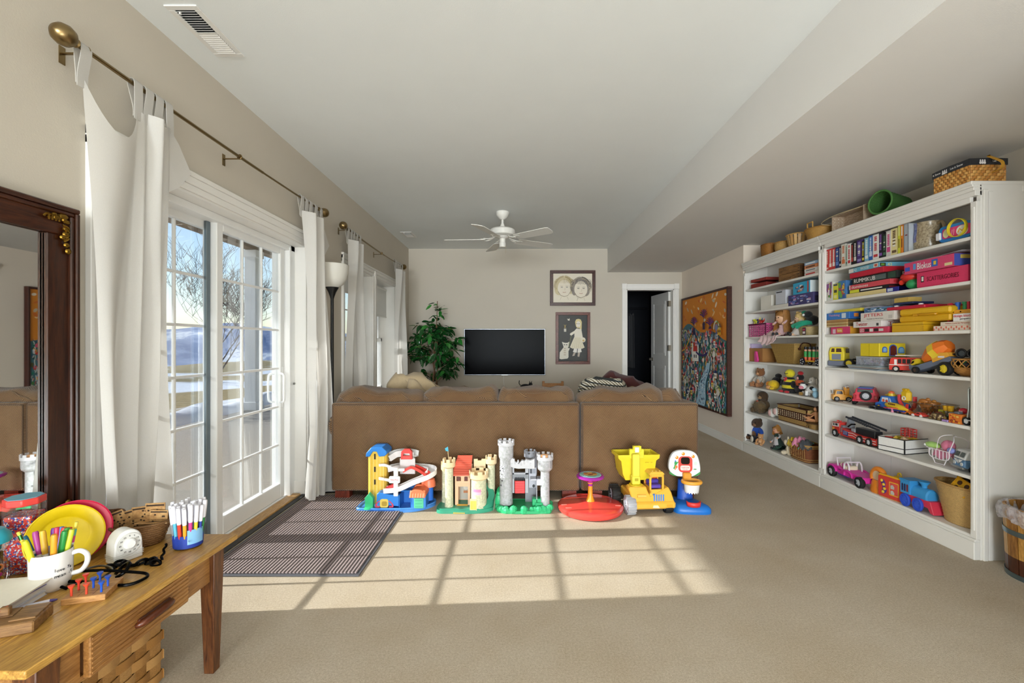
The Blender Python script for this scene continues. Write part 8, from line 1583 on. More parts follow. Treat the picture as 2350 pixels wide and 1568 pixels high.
# ================================================================== far bookcase
def plush(label,loc,s,body,belly=None,ear='round',rz=0,limb=None,nose='#201814',head=None,shirt=None,lean=0,cat='plush toy',muzzle=None,name='plush_toy',eyes=True):
    """seated plush toy about s tall, facing local -y"""
    t=sthing(name,label,cat,loc,rz);B=mt(body,'plush');L=mt(limb or body,'plush');Hd=mt(head or body,'plush')
    G().sph((0,.0,.30*s),(.23*s,.19*s,.29*s),20,12).obj('body',mt(shirt,'fabric') if shirt else B,t)
    if belly:G().sph((0,-.07*s,.27*s),(.15*s,.14*s,.19*s),16,10).obj('belly',mt(belly,'plush'),t)
    hx=lean*s;h=G().sph((0,0,0),(.22*s,.2*s,.2*s),20,12).obj('head',Hd,t,loc=(hx,-.03*s,.70*s));G().sph((0,-.16*s,-.05*s),(.1*s,.08*s,.075*s),14,9).obj('muzzle',mt(muzzle or belly or body,'plush'),h);G().sph((0,-.235*s,-.02*s),(.03*s,.02*s,.022*s),10,6).obj('nose',mt(nose,'gloss'),h)
    for e in (-1,1):
        if eyes:G().sph((e*.075*s,-.175*s,.045*s),.021*s,10,6).obj('eye',mt('#120d0a','gloss'),h)
        if ear=='round':G().sph((e*.165*s,.01*s,.15*s),(.075*s,.04*s,.075*s),12,8).obj('ear',Hd,h)
        elif ear=='long':G().sph((e*.2*s,.01*s,-.03*s),(.05*s,.04*s,.17*s),12,8).obj('ear',Hd,h)
        a=G();a.tube(smooth_path([(e*.18*s,-.02*s,.46*s),(e*.3*s,-.08*s,.34*s),(e*.28*s,-.17*s,.22*s)],4),[.075*s,.08*s,.082*s,.082*s,.08*s,.08*s,.078*s,.075*s,.06*s],10);a.obj('arm',mt(shirt,'fabric') if shirt else L,t,180);G().sph((e*.28*s,-.18*s,.2*s),.075*s,12,8).obj('paw',L,t)
        G().sph((e*.17*s,-.22*s,.1*s),(.1*s,.2*s,.1*s),14,9).obj('leg',L,t);G().sph((e*.19*s,-.4*s,.12*s),(.09*s,.06*s,.11*s),14,9).obj('foot',L,t)
    return t
def doll(label,loc,s,hair,dress,rz=0,rot=None,skin='#e8b48c',apron=None,legs=None,hairlen=1.0,name='doll',kz=1,hs=1):
    t=sthing(name,label,'doll',loc,rz)
    if rot:t.rotation_euler=rot
    SK=mt(skin,'skin');h=G().sph((0,0,0),(.12*s,.125*s,.145*s),20,12).obj('head',SK,t,loc=(0,-.03*s*(hs-1)*4,(.655*kz+.145*hs)*s));h.scale=(hs,hs,hs)
    g=G();g.grid(lambda a,b:(lambda an:((.135+.05*b*hairlen)*s*math.cos(an)*(1+.04*math.sin(20*a+7*b)),(.14+.04*b)*s*math.sin(an)+.02*s,(.16-.33*b*hairlen+.02*math.sin(15*a))*s*1.0))(-.62+(PI+1.24)*a),26,10);g.sph((0,.02*s,.05*s),(.14*s,.14*s,.125*s),18,10);g.obj('hair',mt(hair,'hair'),h,180)
    g=G()
    for e in (-1,1):g.sph((e*.042*s,-.118*s,-.0*s),.013*s,8,6)
    g.obj('eyes',mt('#3a2a22','gloss'),h);G().sph((0,-.125*s,-.035*s),(.012*s,.012*s,.01*s),8,6).obj('nose',SK,h);G().sph((0,-.112*s,-.07*s),(.026*s,.01*s,.009*s),8,6).obj('mouth',mt('#b8504a','skin'),h)
    g=G();g.at((0,0,0),(0,0,0),(1,1,kz));g.lathe([(.07*s,.64*s),(.11*s,.60*s),(.1*s,.46*s),(.17*s,.25*s),(.22*s,.1*s),(.2*s,.1*s),(.08*s,.44*s)],n=28,cap=False,fn=lambda a,z:1+.07*math.sin(9*a)*max(0,.5*s-z)/(.5*s));g.obj('dress',mt(dress,'fabric'),t,60)
    if apron:g=G();g.grid(lambda a,b:((.115+.11*b)*s*math.cos(-2.4+1.66*a),(.115+.11*b)*s*math.sin(-2.4+1.66*a),(.5-.38*b)*s),14,6);g.obj('apron',mt(apron,'fabric'),t,180)
    for e in (-1,1):
        G().tube(smooth_path([(e*.1*s,0,.58*s),(e*.2*s,-.05*s,.46*s),(e*.2*s,-.15*s,.38*s)],4),.032*s,8).obj('arm',mt(apron or dress,'fabric'),t);G().sph((e*.2*s,-.17*s,.37*s),.034*s,10,6).obj('hand',SK,t)
        G().tube([(e*.07*s,0,.14*s),(e*.08*s,-.1*s,.06*s),(e*.08*s,-.24*s,.05*s)],.04*s,8).obj('leg',mt(legs or skin,'fabric' if legs else 'skin'),t);G().sph((e*.08*s,-.27*s,.06*s),(.04*s,.045*s,.06*s),10,7).obj('shoe',mt('#2a2a2e','plastic'),t)
    return t
# top shelf
k=6
t=Bx('red_lidded_box','dark red lidded box on the far bookcase','box',at_px(1723,k),(wid(1723,1752),.2,.10),'#8f2f26',[('F',.4,.6,.86,.95,'#5a3a30')],lid=.3,rz=.12,lidcol='#94332a')
t=sthing('wooden_crate','old brown wooden crate on the far bookcase','crate',at_px(1787,k),.05);W,Dp,H=wid(1787,1829),.2,.14;CRT=m_oak('old_crate_wood','#5f3f20','#a87a44',(4,26,26),.6)
for j in range(2):
    for y in (0,Dp-.008):G().box(0,W,y,y+.008,j*H/2+.001,(j+1)*H/2-.001,.001).obj('plank',CRT,t)
    for x in (.0,W-.008):G().box(x,x+.008,.008,Dp-.008,j*H/2+.001,(j+1)*H/2-.001,.001).obj('end_plank',m_oak('crate_end_wood','#3f2814','#7a5630',(26,4,26),.6),t)
G().box(.008,W-.008,.008,Dp-.008,0,.006).obj('crate_floor',CRT,t)
for j in range(5):G().box(W-.006,W+.001,-.001,.004,.012+j*.026,.024+j*.026).obj('finger_joint',mt('#3a2614','wood'),t)
zz=0
for c,c2,h,lb,off in (('#e4d8d0','#c8403a',.032,'bottom book of the stack, white with red letters',.006),('#e6e2dc','#8a8a8a',.03,'white book second from the bottom of the stack',0),('#d88a5a','#5a3a2a',.032,'orange-brown book second from the top of the stack',.004),('#9ab8d8','#f0f0f0',.026,'pale blue book on top of the stack',.002)):
    t=Bx('stacked_book',lb+' on the far bookcase','book',at_px(1846,k,FX+off,zz),(wid(1846,1879),.17,h-.001),c,[('F',.1,.75,.3,.7,c2)],kind='paper',group='book stack on the far bookcase');zz +=h
# second shelf
k=5
t=Bx('white_box','plain white box on the far bookcase','box',at_px(1746,k),(wid(1746,1768),.15,.145),'#e9e4d8',kind='paper',rz=.05)
t=Bx('flat_white_case','flat white case under the translucent bin','case',at_px(1767,k,FX-.004),(wid(1767,1811),.19,.032),'#e6e0d6',kind='plastic')
t=sthing('translucent_bin','translucent white bin with a dark label and a red pen','bin',at_px(1780,k,FX+.0,.033));W,Dp,H=wid(1780,1803),.15,.135
for a,b,c,d in ((0,W,0,.003),(0,W,Dp-.003,Dp),(0,.003,.003,Dp-.003),(W-.003,W,.003,Dp-.003)):G().box(a,b,c,d,0,H,.001).obj('bin_wall',mt('#cfd2dc','plastic'),t)
G().box(0,W,0,Dp,0,.003).obj('bin_floor',mt('#cfd2dc','plastic'),t);G().box(.015,W*.65,-.002,.0,H-.02,H-.01).obj('label_strip',mt('#1c1e24','plastic'),t)
t=sthing('red_pen','red pen leaning out of the translucent bin','pen',at_px(1801,k,FX+.02,.14));t.rotation_euler=(0,-.95,RS);G().cyl((0,0,-.03),(0,0,.05),.006,n=10).obj('barrel',mt('#e0406a','plastic'),t);G().cyl((0,0,.05),(0,0,.06),.006,.002,n=10).obj('tip',mt('#f0a0b0','plastic'),t)
t=Bx('fashion_game_box','purple picture-covered game box on the far bookcase','box',at_px(1809,k,FX-.006),(wid(1809,1866,FX-.006),.2,.10),'#4a4478',art(40,3,.02,.98,.1,.9,['#8a96c8','#c8c4dc','#3a3a6a','#b87ab0','#5f6fb8','#e0dce8'],s=.13)+art(8,4,.05,.95,.05,.95,['#2a2440','#6a6a9a'],'R',.2))
t=Bx('doll_box','bright blue toy box with figures printed on it, on the purple game box','box',at_px(1820,k,FX-.002,.1),(wid(1820,1862),.16,.105),'#3fb0d8',art(22,6,.08,.72,.1,.9,['#e4eef2','#c83a4a','#2a4a9a','#3a2a2a','#d8a48a','#5a7ac0'],s=.16)+[('F',.88,.95,.03,.97,'#d8463a'),('R',0,1,0,1,'#d8e4e8')],rz=-.05)
# third shelf
k=4
t=sthing('pink_plastic_basket','pink slotted plastic basket of small toys on the far bookcase','basket',at_px(1719,k));W,Dp,H=wid(1719,1757),.2,.135;PKM=mt('#e05a9c','plastic');g=G();rows=6
for j in range(rows+1):g.box(.004,W-.004,0,.004,j*H/(rows+.6),j*H/(rows+.6)+.008);g.box(W-.004,W,0,Dp,j*H/(rows+.6),j*H/(rows+.6)+.008);g.box(0,.004,0,Dp,j*H/(rows+.6),j*H/(rows+.6)+.008);g.box(0,W,Dp-.004,Dp,j*H/(rows+.6),j*H/(rows+.6)+.008)
for j in range(8):g.box(j*(W-.008)/7,j*(W-.008)/7+.008,0,.004,0,H);g.box(W-.004,W,j*(Dp-.008)/7,j*(Dp-.008)/7+.008,0,H)
g.obj('slotted_wall',PKM,t);G().frame(-.006,W+.006,H-.008,H+.006,.012,-.006,.004).obj('front_rim',PKM,t);G().box(0,W,.005,Dp,0,.005).obj('basket_floor',PKM,t);G().box(W,W+.006,-.006,Dp,H-.008,H+.006,.002).obj('side_rim',PKM,t);q0=Vector(at_px(1719,k))
for nm,lb,dx,dz,c,sc in (('toy_dinosaur','yellow-green toy dinosaur on the pink basket',.05,.15,'#d2d82a',1),('red_toy_piece','red toy piece lying on the pink basket',.15,.148,'#c82a24',.8),('dark_toy_piece','dark blue toy piece on the pink basket',.11,.155,'#2a3050',.8)):
    t=sthing(nm,lb,'toy',(q0.x+.06,q0.y-dx,q0.z+dz));m_=mt(c,'plastic');G().sph((0,0,.02*sc),(.04*sc,.022*sc,.022*sc),14,9).obj('body',m_,t);G().sph((-.04*sc,-.005,.035*sc),(.02*sc,.014*sc,.015*sc),12,8).obj('head',m_,t);G().tube(smooth_path([(.03*sc,0,.02*sc),(.06*sc,0,.035*sc),(.07*sc,0,.065*sc)],4),[.013*sc,.012*sc,.011*sc,.01*sc,.009*sc,.007*sc,.006*sc,.004*sc,.003*sc],8).obj('tail',m_,t)
    for e in (-.02,.02):G().cyl((e*sc,-.012,.015*sc),(e*sc,-.016,-.006),.008*sc,n=8).obj('leg',m_,t)
t=doll('large doll with long golden-brown hair and a pale pink dress slumped on the far bookcase',at_px(1797,k,FX+.075,.0),.33,'#a8743a','#e6bfc4',.15,None,'#e8b894',hairlen=1.5,kz=.55,hs=1.35)
g=G();q=at_px(1748,k,FX-.012)
def blf(a,b):return (-.012-.045*math.sin(PI*min(1,b*1.2))*(1-.4*a)+.006*math.sin(14*a+5*b),.33-.46*a*1.0+.03*b-.2,.10-.18*b*(.5+.5*math.sin(PI*a*.9))+.012*math.sin(16*a+3*b)+.02)
g=G()
def blf(a,b):
    x=.30*a;fold=.012*math.sin(26*a+4*b)+.008*math.sin(11*b+7*a);front=.10-.135*b
    z=(.075*math.sin(PI*(.15+.8*a))+.01)*(1-b)-(.05+.04*math.sin(PI*a))*max(0,b-.55)/.45+.006*math.sin(19*a)
    return (x,front+fold*.6,max(z,-.09 if front < -.012 else .003)+fold*.4)
g.grid(blf,44,26);o=g.obj('pink_blanket',mt('#e9c8c8','fabric'),None,180,loc=q,rot=(0,0,RS));s_=o.modifiers.new('s','SOLIDIFY');s_.thickness=.006;tag(o,'pale pink blanket spilling over the shelf edge above the tapered wicker basket','blanket')
t=doll('blond rag doll beside the green plush legs on the far bookcase',at_px(1833,k,FX+.07,.0),.30,'#d9b878','#d8d0c8',-.2,(0,.2,RS-.2),'#eac09c',hairlen=1.2,kz=.6,hs=1.1)
t=basket('wicker_basket','small pale wicker basket holding the green-legged plush on the far bookcase',(2.66,1045*2.66/(1858-1188),SHZ[4]+.0004),(.075,.06,.09,.07),.075,'#cdb684',20,8,.0022,.7,RS,0,rim='#c4aa74',rimr=.004);q=Vector(t.location)
t=sthing('plush_cow','black and white plush with long green legs on the small pale basket','plush toy',(q.x-.02,q.y-.01,q.z+.085));BKP,GNP=mt('#18181a','plush'),mt('#1f9a78','plush')
G().sph((.03,.02,.05),(.06,.05,.045)).obj('body',BKP,t);h=G().sph((.03,-.02,.1),(.04,.036,.034)).obj('head',BKP,t);G().sph((.02,-.055,.1),(.016,.01,.012)).obj('white_eye',mt('#eeeeea','plush'),h);G().sph((-.045,-.01,.125),(.035,.014,.018)).obj('green_ear',GNP,h)
for e in (0,1):G().tube(smooth_path([(.06,0,.03),(-.0,-.055,.03-.012*e),(-.09+.05*e,-.085,.0-.01*e)],5),.02,10).obj('green_leg',GNP,t)
t=Bx('printed_tag','small dark printed card on the front of the pale basket','card',(q.x-.082,q.y-.025,q.z+.005),(.045,.003,.065),'#3a2a34',[('F',.12,.88,.15,.45,'#e8dcdc'),('F',.12,.88,.55,.85,'#b83a5a')],kind='paper',b=.0003)
# fourth shelf
k=3
t=Bx('cardboard_box','brown cardboard box behind the tapered wicker basket','box',at_px(1714,k,FX+.03),(wid(1714,1750,FX+.03),.16,.145),'#a8763e')
t=Bx('lilac_box','small lilac box on the brown cardboard box','box',at_px(1715,k,FX+.035,.146),(.095,.12,.05),'#c9b9dc',[('F',.1,.9,.05,.2,'#d88ac0')],kind='plastic')
t=sthing('pink_pillow_toy','bright pink toy leaning by the cardboard box','toy',at_px(1731,k,FX-.002));G().prism([(0,0),(.05,0),(.06,.02),(.03,.11),(.012,.115),(.0,.09)],0,.02,'y').obj('panel',mt('#e24a98','plastic'),t)
# tapered seagrass basket
t=sthing('seagrass_basket','large tapered seagrass basket with dark leather handles on the far bookcase','basket',(2.60,1045*2.6/(1793-1188)+.12,SHZ[3]+.0004));SG=mt('#b89552','wicker');W0,W1_,Dp,H=.27,.40,.2,.19
def sgw(face):
    g=G()
    def f(a,b):
        nr,nc=14,22;w=W0+(W1_-W0)*b;d=(Dp-.06)+.06*b;am=.0022*math.cos(PI*round(a*nc*2)/1)*(1 if (int(b*nr*2+.5) % 4) < 2 else -1)
        if face==0:return (W0/2-w/2+w*a,.03-.03*b-am-.0,H*b)
        if face==1:return (W0/2+w/2+am,.03-.03*b+d*a,H*b)
        if face==2:return (W0/2-w/2-am,.03-.03*b+d*a,H*b)
        return (W0/2-w/2+w*a,.03-.03*b+d+am,H*b)
    g.grid(f,44,28);o=g.obj('woven_side',SG,t,180);s=o.modifiers.new('s','SOLIDIFY');s.thickness=.005
for f_ in range(4):sgw(f_)
G().box(.005,W0-.005,.035,Dp-.035,.001,.005).obj('basket_floor',SG,t)
G().tube([(W0/2-W1_/2,0,H),(W0/2+W1_/2,0,H),(W0/2+W1_/2,Dp,H),(W0/2-W1_/2,Dp,H)],.006,7,True).obj('rim',SG,t)
LE=mt('#4a2414','rubber')
for y in (.05,.15):G().cyl((W0/2+W1_/2-.012,y,H-.045),(W0/2+W1_/2+.002,y,H-.045),.012,n=14).obj('leather_boss',LE,t)
G().tube(smooth_path([(W0/2+W1_/2-.004,.05,H-.04),(W0/2+W1_/2+.008,.06,H),(W0/2+W1_/2-.01,.1,H+.012),(W0/2+W1_/2+.008,.14,H),(W0/2+W1_/2-.004,.15,H-.04)],5),.0055,8).obj('leather_handle',LE,t)
# soldier wagon
t=sthing('soldier_wagon','row of painted wooden soldiers on a yellow wagon with spotted wheels','toy',at_px(1839,k,FX-.008));W=wid(1839,1882,FX-.008);G().box(0,W,0,.06,.034,.046,.003).obj('wagon_bed',mt('#e8b02a','paint'),t)
for j in range(5):
    x=.016+j*(W-.03)/4;s=G().cyl((x,.03,.046),(x,.03,.075),.0135,n=16).obj('soldier',mt('#e0603a','paint'),t);G().cyl((x,.03,.075),(x,.03,.125),.014,n=16).obj('coat',mt('#2f9a48','paint'),s);G().sph((x,.03,.136),.013,14,8).obj('head',mt('#e8b090','paint'),s);G().cyl((x,.03,.142),(x,.03,.168),.0135,n=16).obj('hat',mt('#15151a','paint'),s)
for x in (.022,W-.022):
    for y in (-.005,.065):
        w_=G().cyl((0,0,-.005),(0,0,.005),.033,n=26).obj('wheel',mt('#17182a','paint'),t,loc=(x,y,.034),rot=(PI/2,0,0))
        for a in range(5):G().cyl((.02*math.cos(a*1.257),.02*math.sin(a*1.257),.005),(.02*math.cos(a*1.257),.02*math.sin(a*1.257),.0062),.005,n=10).obj('white_spot',mt('#eeeeea','paint'),w_)
# fifth shelf: plush
k=2
plush('brown teddy bear in a flowery shirt sitting at the far end of the plush shelf',at_px(1746,k,FX+.085),.225,'#8a5a34','#c9946a','round',.25,'#a8724a',shirt='#b8b0a4')
t=sthing('plush_duck','yellow plush duck with an orange patch lying on the plush shelf','plush toy',at_px(1765,k,FX+.03));YP=mt('#e8c020','plush');G().sph((.05,.02,.05),(.065,.05,.05)).obj('body',YP,t);G().sph((.0,-.0,.055),(.035,.03,.03)).obj('orange_patch',mt('#e08a24','plush'),t);G().sph((.05,-.035,.025),(.04,.02,.02)).obj('foot',mt('#e8a868','plush'),t);G().sph((.1,-.03,.02),(.03,.02,.016)).obj('wing',YP,t)
t=sthing('plush_ladybird','black and red plush ladybird behind the yellow duck','plush toy',at_px(1779,k,FX+.11));G().sph((.03,0,.08),(.06,.045,.05)).obj('black_body',mt('#161416','plush'),t);G().sph((.05,-.045,.06),(.03,.015,.028)).obj('red_wing',mt('#c0242e','plush'),t);G().sph((.06,0,.14),(.035,.03,.025)).obj('head',mt('#171517','plush'),t)
t=sthing('plush_bee','plush bee with a yellow head, red heart and black-and-yellow striped body','plush toy',at_px(1813,k,FX+.05));YB,BB_=mt('#e6d626','plush'),mt('#131214','plush');h=G().sph((0,0,.185),(.046,.042,.042),20,12).obj('head',YB,t);G().tube(smooth_path([(-.026,-.038,.19),(0,-.045,.18),(.026,-.038,.19)],4),.0025,6).obj('smile',BB_,h)
L=[(.06,.0),(.078,.02),(.085,.045),(.08,.075),(.068,.105),(.05,.13),(.03,.15)]
for j in range(6):G().lathe([L[j],((L[j][0]+L[j+1][0])/2+.003,(L[j][1]+L[j+1][1])/2),L[j+1]],n=28,sy=.75).obj('body_band',(BB_,BB_,YB,BB_,YB,BB_)[j],t,180)
o=G().prism([(0,.105),(.022,.132),(.018,.15),(.0,.142),(-.018,.15),(-.022,.132)],-.056,-.038,'y').obj('red_heart',mt('#c8242e','plush'),t);bevel(o,.004,2);text('BE MY HONEY',o,(0,-.058,.135),.007,'#f0e4e0',w=.03)
for e in (-1,1):G().sph((e*.045,-.06,.012),(.035,.02,.012)).obj('red_foot',mt('#c82430','plush'),t);G().sph((e*.085,-.02,.085),(.028,.02,.035)).obj('arm',BB_,t)
t=sthing('plush_bird','black and orange plush bird leaning on the bee','plush toy',at_px(1832,k,FX+.07));G().sph((.02,0,.1),(.05,.035,.04)).obj('orange_body',mt('#e8663a','plush'),t);G().sph((.03,0,.155),(.036,.03,.03)).obj('black_head',mt('#141214','plush'),t);G().sph((.035,-.028,.15),(.012,.008,.014)).obj('pink_face',mt('#e8a8a4','plush'),t);G().sph((.02,0,.05),(.055,.04,.05)).obj('dark_base',mt('#1c1a1e','plush'),t);G().sph((.035,0,.195),(.03,.022,.02)).obj('red_comb',mt('#b82028','plush'),t)
t=sthing('toy_cow','white and black toy cow with a pink muzzle on the plush shelf','toy animal',at_px(1851,k,FX+.01),.5);WC=mt('#eceae6','plush');G().sph((.04,.02,.06),(.055,.032,.034)).obj('body',WC,t);h=G().sph((-.03,0,.09),(.028,.026,.028)).obj('head',WC,t);G().sph((-.035,-.022,.078),(.022,.014,.016)).obj('muzzle',mt('#e48a98','plush'),h);G().sph((.05,-.008,.075),(.022,.006,.018)).obj('black_patch',mt('#171517','plush'),t);G().sph((-.03,.0,.115),(.022,.018,.01)).obj('black_topknot',mt('#171517','plush'),h)
for e in (-1,1):G().sph((-.03+e*.032,0,.105),(.014,.006,.008)).obj('ear',mt('#171517','plush'),h)
for a in ((0,0),(0,.035),(.075,0),(.075,.035)):l=G().cyl((a[0],a[1],0),(a[0],a[1],.05),.013,n=10).obj('leg',WC,t);G().cyl((a[0],a[1],0),(a[0],a[1],.008),.0135,n=10).obj('hoof',mt('#4a4a4a','plush'),l)
t=plush('grey-white plush rabbit at the right end of the plush shelf',at_px(1868,k,FX+.11),.19,'#d8d2c8','#e8e2da','long',.1)
t=sthing('blue_plush_piece','small pale blue plush at the right edge of the plush shelf','plush toy',at_px(1872,k,FX+.015));G().sph((0,0,.03),(.026,.025,.03)).obj('body',mt('#9ac8e0','plush'),t);G().sph((.0,-.01,.07),(.02,.02,.018)).obj('head',mt('#a8d0e4','plush'),t)
t=sthing('honey_jar_toy','tiny brown plush pot beside the toy cow','plush toy',at_px(1838,k,FX-.004));G().sph((0,0,.017),(.022,.018,.016)).obj('pot',mt('#9a7434','plush'),t);G().torus((0,0,.028),.012,.004,16,6).obj('lip',mt('#b88f4a','plush'),t)
# sixth shelf
k=1
t=plush('shaggy dark brown plush dog with an orange tongue on the sixth shelf',at_px(1752,k,FX+.10),.26,'#4e3a26','#a8845a','long',.3,'#5f4a30',nose='#15110e');G().sph((-.01,-.075,.13),(.013,.012,.006)).obj('tongue',mt('#e0603a','plush'),t)
t=sthing('shaggy_plush','round shaggy olive-brown plush in front of the plush dog','plush toy',at_px(1744,k,FX+.05));g=G();r=random.Random(61);g.sph((0,0,.065),(.085,.06,.065),20,12);o=g.obj('body',mt('#6a5636','plush'),t);g=G()
for j in range(420):
    a=r.uniform(0,2*PI);b=math.acos(r.uniform(-.5,1));n_=Vector((math.sin(b)*math.cos(a),math.sin(b)*math.sin(a),math.cos(b)));p0=Vector((n_.x*.083,n_.y*.058,.065+n_.z*.063));p1=p0+n_*.016+Vector((r.uniform(-.008,.008),r.uniform(-.008,.008),-.008));q_=Vector((r.uniform(-1,1),r.uniform(-1,1),r.uniform(-1,1))).normalized()*.0035;g.add([p0-q_,p0+q_,p1],[(0,1,2)])
f_=g.obj('shaggy_fur',mt('#735e3a','plush'),t,0);f_['kind']='stuff'
t=sthing('pink_footed_plush','white plush lying with two pink-soled feet towards the room','plush toy',at_px(1777,k,FX+.03));WP,PP=mt('#e6e2da','plush'),mt('#dcb0aa','plush');G().sph((.02,.08,.05),(.075,.07,.05)).obj('body',WP,t)
for x,z,s in ((-.03,.045,1),(.06,.07,1)):f_=G().sph((x,0,z),(.038,.035,.045)).obj('foot',WP,t);G().sph((x-.006,-.028,z),(.026,.012,.033)).obj('pink_sole',PP,f_)
# two-tone picnic basket
t=sthing('picnic_basket','two-tone brown and cream woven basket on the sixth shelf of the far bookcase','basket',at_px(1787,k,FX+.01));W,Dp,H=wid(1787,1852),.2,.155
for z0,z1,c,nr in ((0,.05,'#c09a5c',4),(.05,.115,'#5a2f1e',5),(.115,H,'#c8a668',4)):
    for face in (0,1,2,3):
        g=G()
        def f(a,b):
            nc=20;am=.003*math.cos(PI*round(a*nc*2))*(1 if int(b*nr+.001) % 2 else -1)*(1 if abs((b*nr*2) % 2-1) < .01 else 0);ex=.01*(z0+(z1-z0)*b)/H
            return [(W*a,-ex-am,z0+(z1-z0)*b),(W+ex+am,Dp*a,z0+(z1-z0)*b),(-ex-am,Dp*a,z0+(z1-z0)*b),(W*a,Dp+ex+am,z0+(z1-z0)*b)][face]
        g.grid(f,40,nr*2);g.obj('woven_band',mt(c,'wicker'),t,180)
for z in (.001,.05,.115,H):G().tube([(-.008*z/H,-.008*z/H-.001,z),(W+.008*z/H,-.008*z/H-.001,z),(W+.008*z/H+.001,Dp+.006,z),(-.008,Dp+.006,z)],.005,6,True).obj('band_rope',mt('#4f2817','wicker'),t)
G().box(.002,W-.002,.002,Dp-.002,.001,.006).obj('basket_floor',mt('#5a2f1e','wicker'),t)
for j in range(14):
    for i in range(4):G().box(.012+j*(W-.03)/13,.02+j*(W-.03)/13,-.0125,-.006,.058+.014*i,.065+.014*i,.001).obj('cream_stitch',mt('#d8c4a0','wicker'),t)
t=basket('wicker_basket','small straw basket with a doll in it beside the two-tone basket',(2.615,1045*2.615/(1871-1188),SHZ[1]+.0004),(.05,.04,.065,.05),.05,'#a8834a',16,6,.003,.8,RS,0,rim='#5a3a24',rimr=.004);q=Vector(t.location)
t=sthing('fashion_doll','bare jointed fashion doll folded over the small straw basket','doll',(q.x,q.y+.02,q.z+.05));SKN=mt('#e0a070','skin');G().tube(smooth_path([(.03,.01,.02),(.035,0,.06),(.03,0,.1)],4),[.016,.016,.015,.014,.014,.015,.016,.015,.012],10).obj('torso',SKN,t);h=G().sph((.035,-.005,.125),(.017,.018,.021)).obj('head',SKN,t);G().sph((.04,.006,.13),(.02,.02,.024)).obj('hair',mt('#4a2f1c','hair'),h)
for e in (0,1):G().tube(smooth_path([(.03,.01*e,.02),(-.04,-.03,.035-.02*e),(-.11+.03*e,-.03+.02*e,.055-.045*e)],4),[.013,.012,.011,.01,.01,.009,.008,.007,.006],8).obj('leg',SKN,t);G().tube([(.03,.012*(1 if e else -1),.095),(-.01,-.02,.07-.02*e),(-.05,-.025,.075-.03*e)],.006,7).obj('arm',SKN,t)
# bottom shelf
k=0
plush('brown bear in a blue T-shirt at the far end of the bottom shelf',at_px(1737,k,FX+.11),.27,'#4a3626','#8a6446','round',.35,'#6a4a30',shirt='#1f4fb0',lean=.03)
for j,(px,lb) in enumerate(((1712,'left white sole of a plush bear on the bottom shelf'),(1727,'right white sole of a plush bear on the bottom shelf'))):
    t=sthing('plush_shoe',lb,'plush toy',at_px(px,k,FX-.004),.2);G().sph((0,.02,.035),(.024,.036,.035)).obj('dark_shoe',mt('#22222a','plush'),t);G().sph((0,-.008,.036),(.022,.01,.034)).obj('white_sole',mt('#d9cfbd','plush'),t)
t=plush('small tan plush bear lying below the blue T-shirt bear',at_px(1746,k,FX+.02),.13,'#c9935e','#dcb288','round',.6,'#d09a66')
t=doll('rag doll in a white apron and dark green dress reclining on the bottom shelf',at_px(1790,k,FX+.055,.01),.27,'#b87f3e','#14352a',.2,(-.25,-.55,RS+.2),'#dba07c','#d9d4d8','#1f4a38',.9)
t=sthing('cream_plush','cream plush with a folded ear leaning on the brown basket','plush toy',at_px(1809,k,FX+.03));CP_=mt('#dccdb0','plush');G().sph((0,.02,.06),(.035,.04,.065)).obj('body',CP_,t);G().sph((-.01,-.01,.125),(.026,.026,.03)).obj('head',CP_,t);G().sph((.015,-.01,.155),(.012,.01,.035)).obj('ear',CP_,t);G().sph((-.01,-.035,.03),(.02,.03,.02)).obj('foot',CP_,t)
BC=(2.675,1045*2.675/(1850-1188),SHZ[0]+.0004)
t=basket('wicker_basket','reddish-brown wicker basket of doll clothes on the bottom shelf of the far bookcase',BC,(.13,.08,.145,.09),.155,'#8a4f2e',22,7,.005,.45,RS,0,rim='#b98f52',rimr=.007)
for z in (.012,.03,.135,.148):G().tube([((.13+.015*z/.155+.003)*math.copysign(abs(math.cos(a))**.45,math.cos(a)),(.08+.01*z/.155+.003)*math.copysign(abs(math.sin(a))**.45,math.sin(a)),z) for a in [2*PI*i/64 for i in range(64)]],.004,6,True).obj('pale_cane',mt('#c29a5c','wicker'),t)
for j in range(9):
    x=-.11+j*.0275;G().tube([(x,-.083,.03),(x,-.09,.135)],.003,5).obj('cross_cane',mt('#b88c54','wicker'),t)
for j,(c,lb) in enumerate((('#e8c62a','yellow doll garment spilling over the brown basket'),('#e9dcd8','white doll garment heaped in the brown basket'),('#e890b0','pink doll garment hanging out of the brown basket'),('#5fc8a4','mint doll garment at the back of the brown basket'),('#4a4c50','dark patterned doll garment in the brown basket'))):
    g=G();w=.075;f0=j*1.7
    g.grid(lambda a,b:(w*(a-.5)*1.3+.006*math.sin(13*b+f0),.1*(b-.5),.028*math.sin(PI*a)*math.sin(PI*b)+.010*math.sin(15*a+9*b+f0)-(.05*max(0,.22-b)/.22)),16,14);o=g.obj('doll_garment',mt(c,'fabric'),None,180,loc=(BC[0]-.055+.03*(j % 2),BC[1]+.085-.043*j,BC[2]+.163+.012*(j % 3)),rot=(0,0,RS+.2*j));s_=o.modifiers.new('s','SOLIDIFY');s_.thickness=.004;tag(o,lb,'doll clothes','doll clothes in the brown basket')

# ================================================================== baskets on top of the bookcases (top at 2.112)
ZT=2.1125
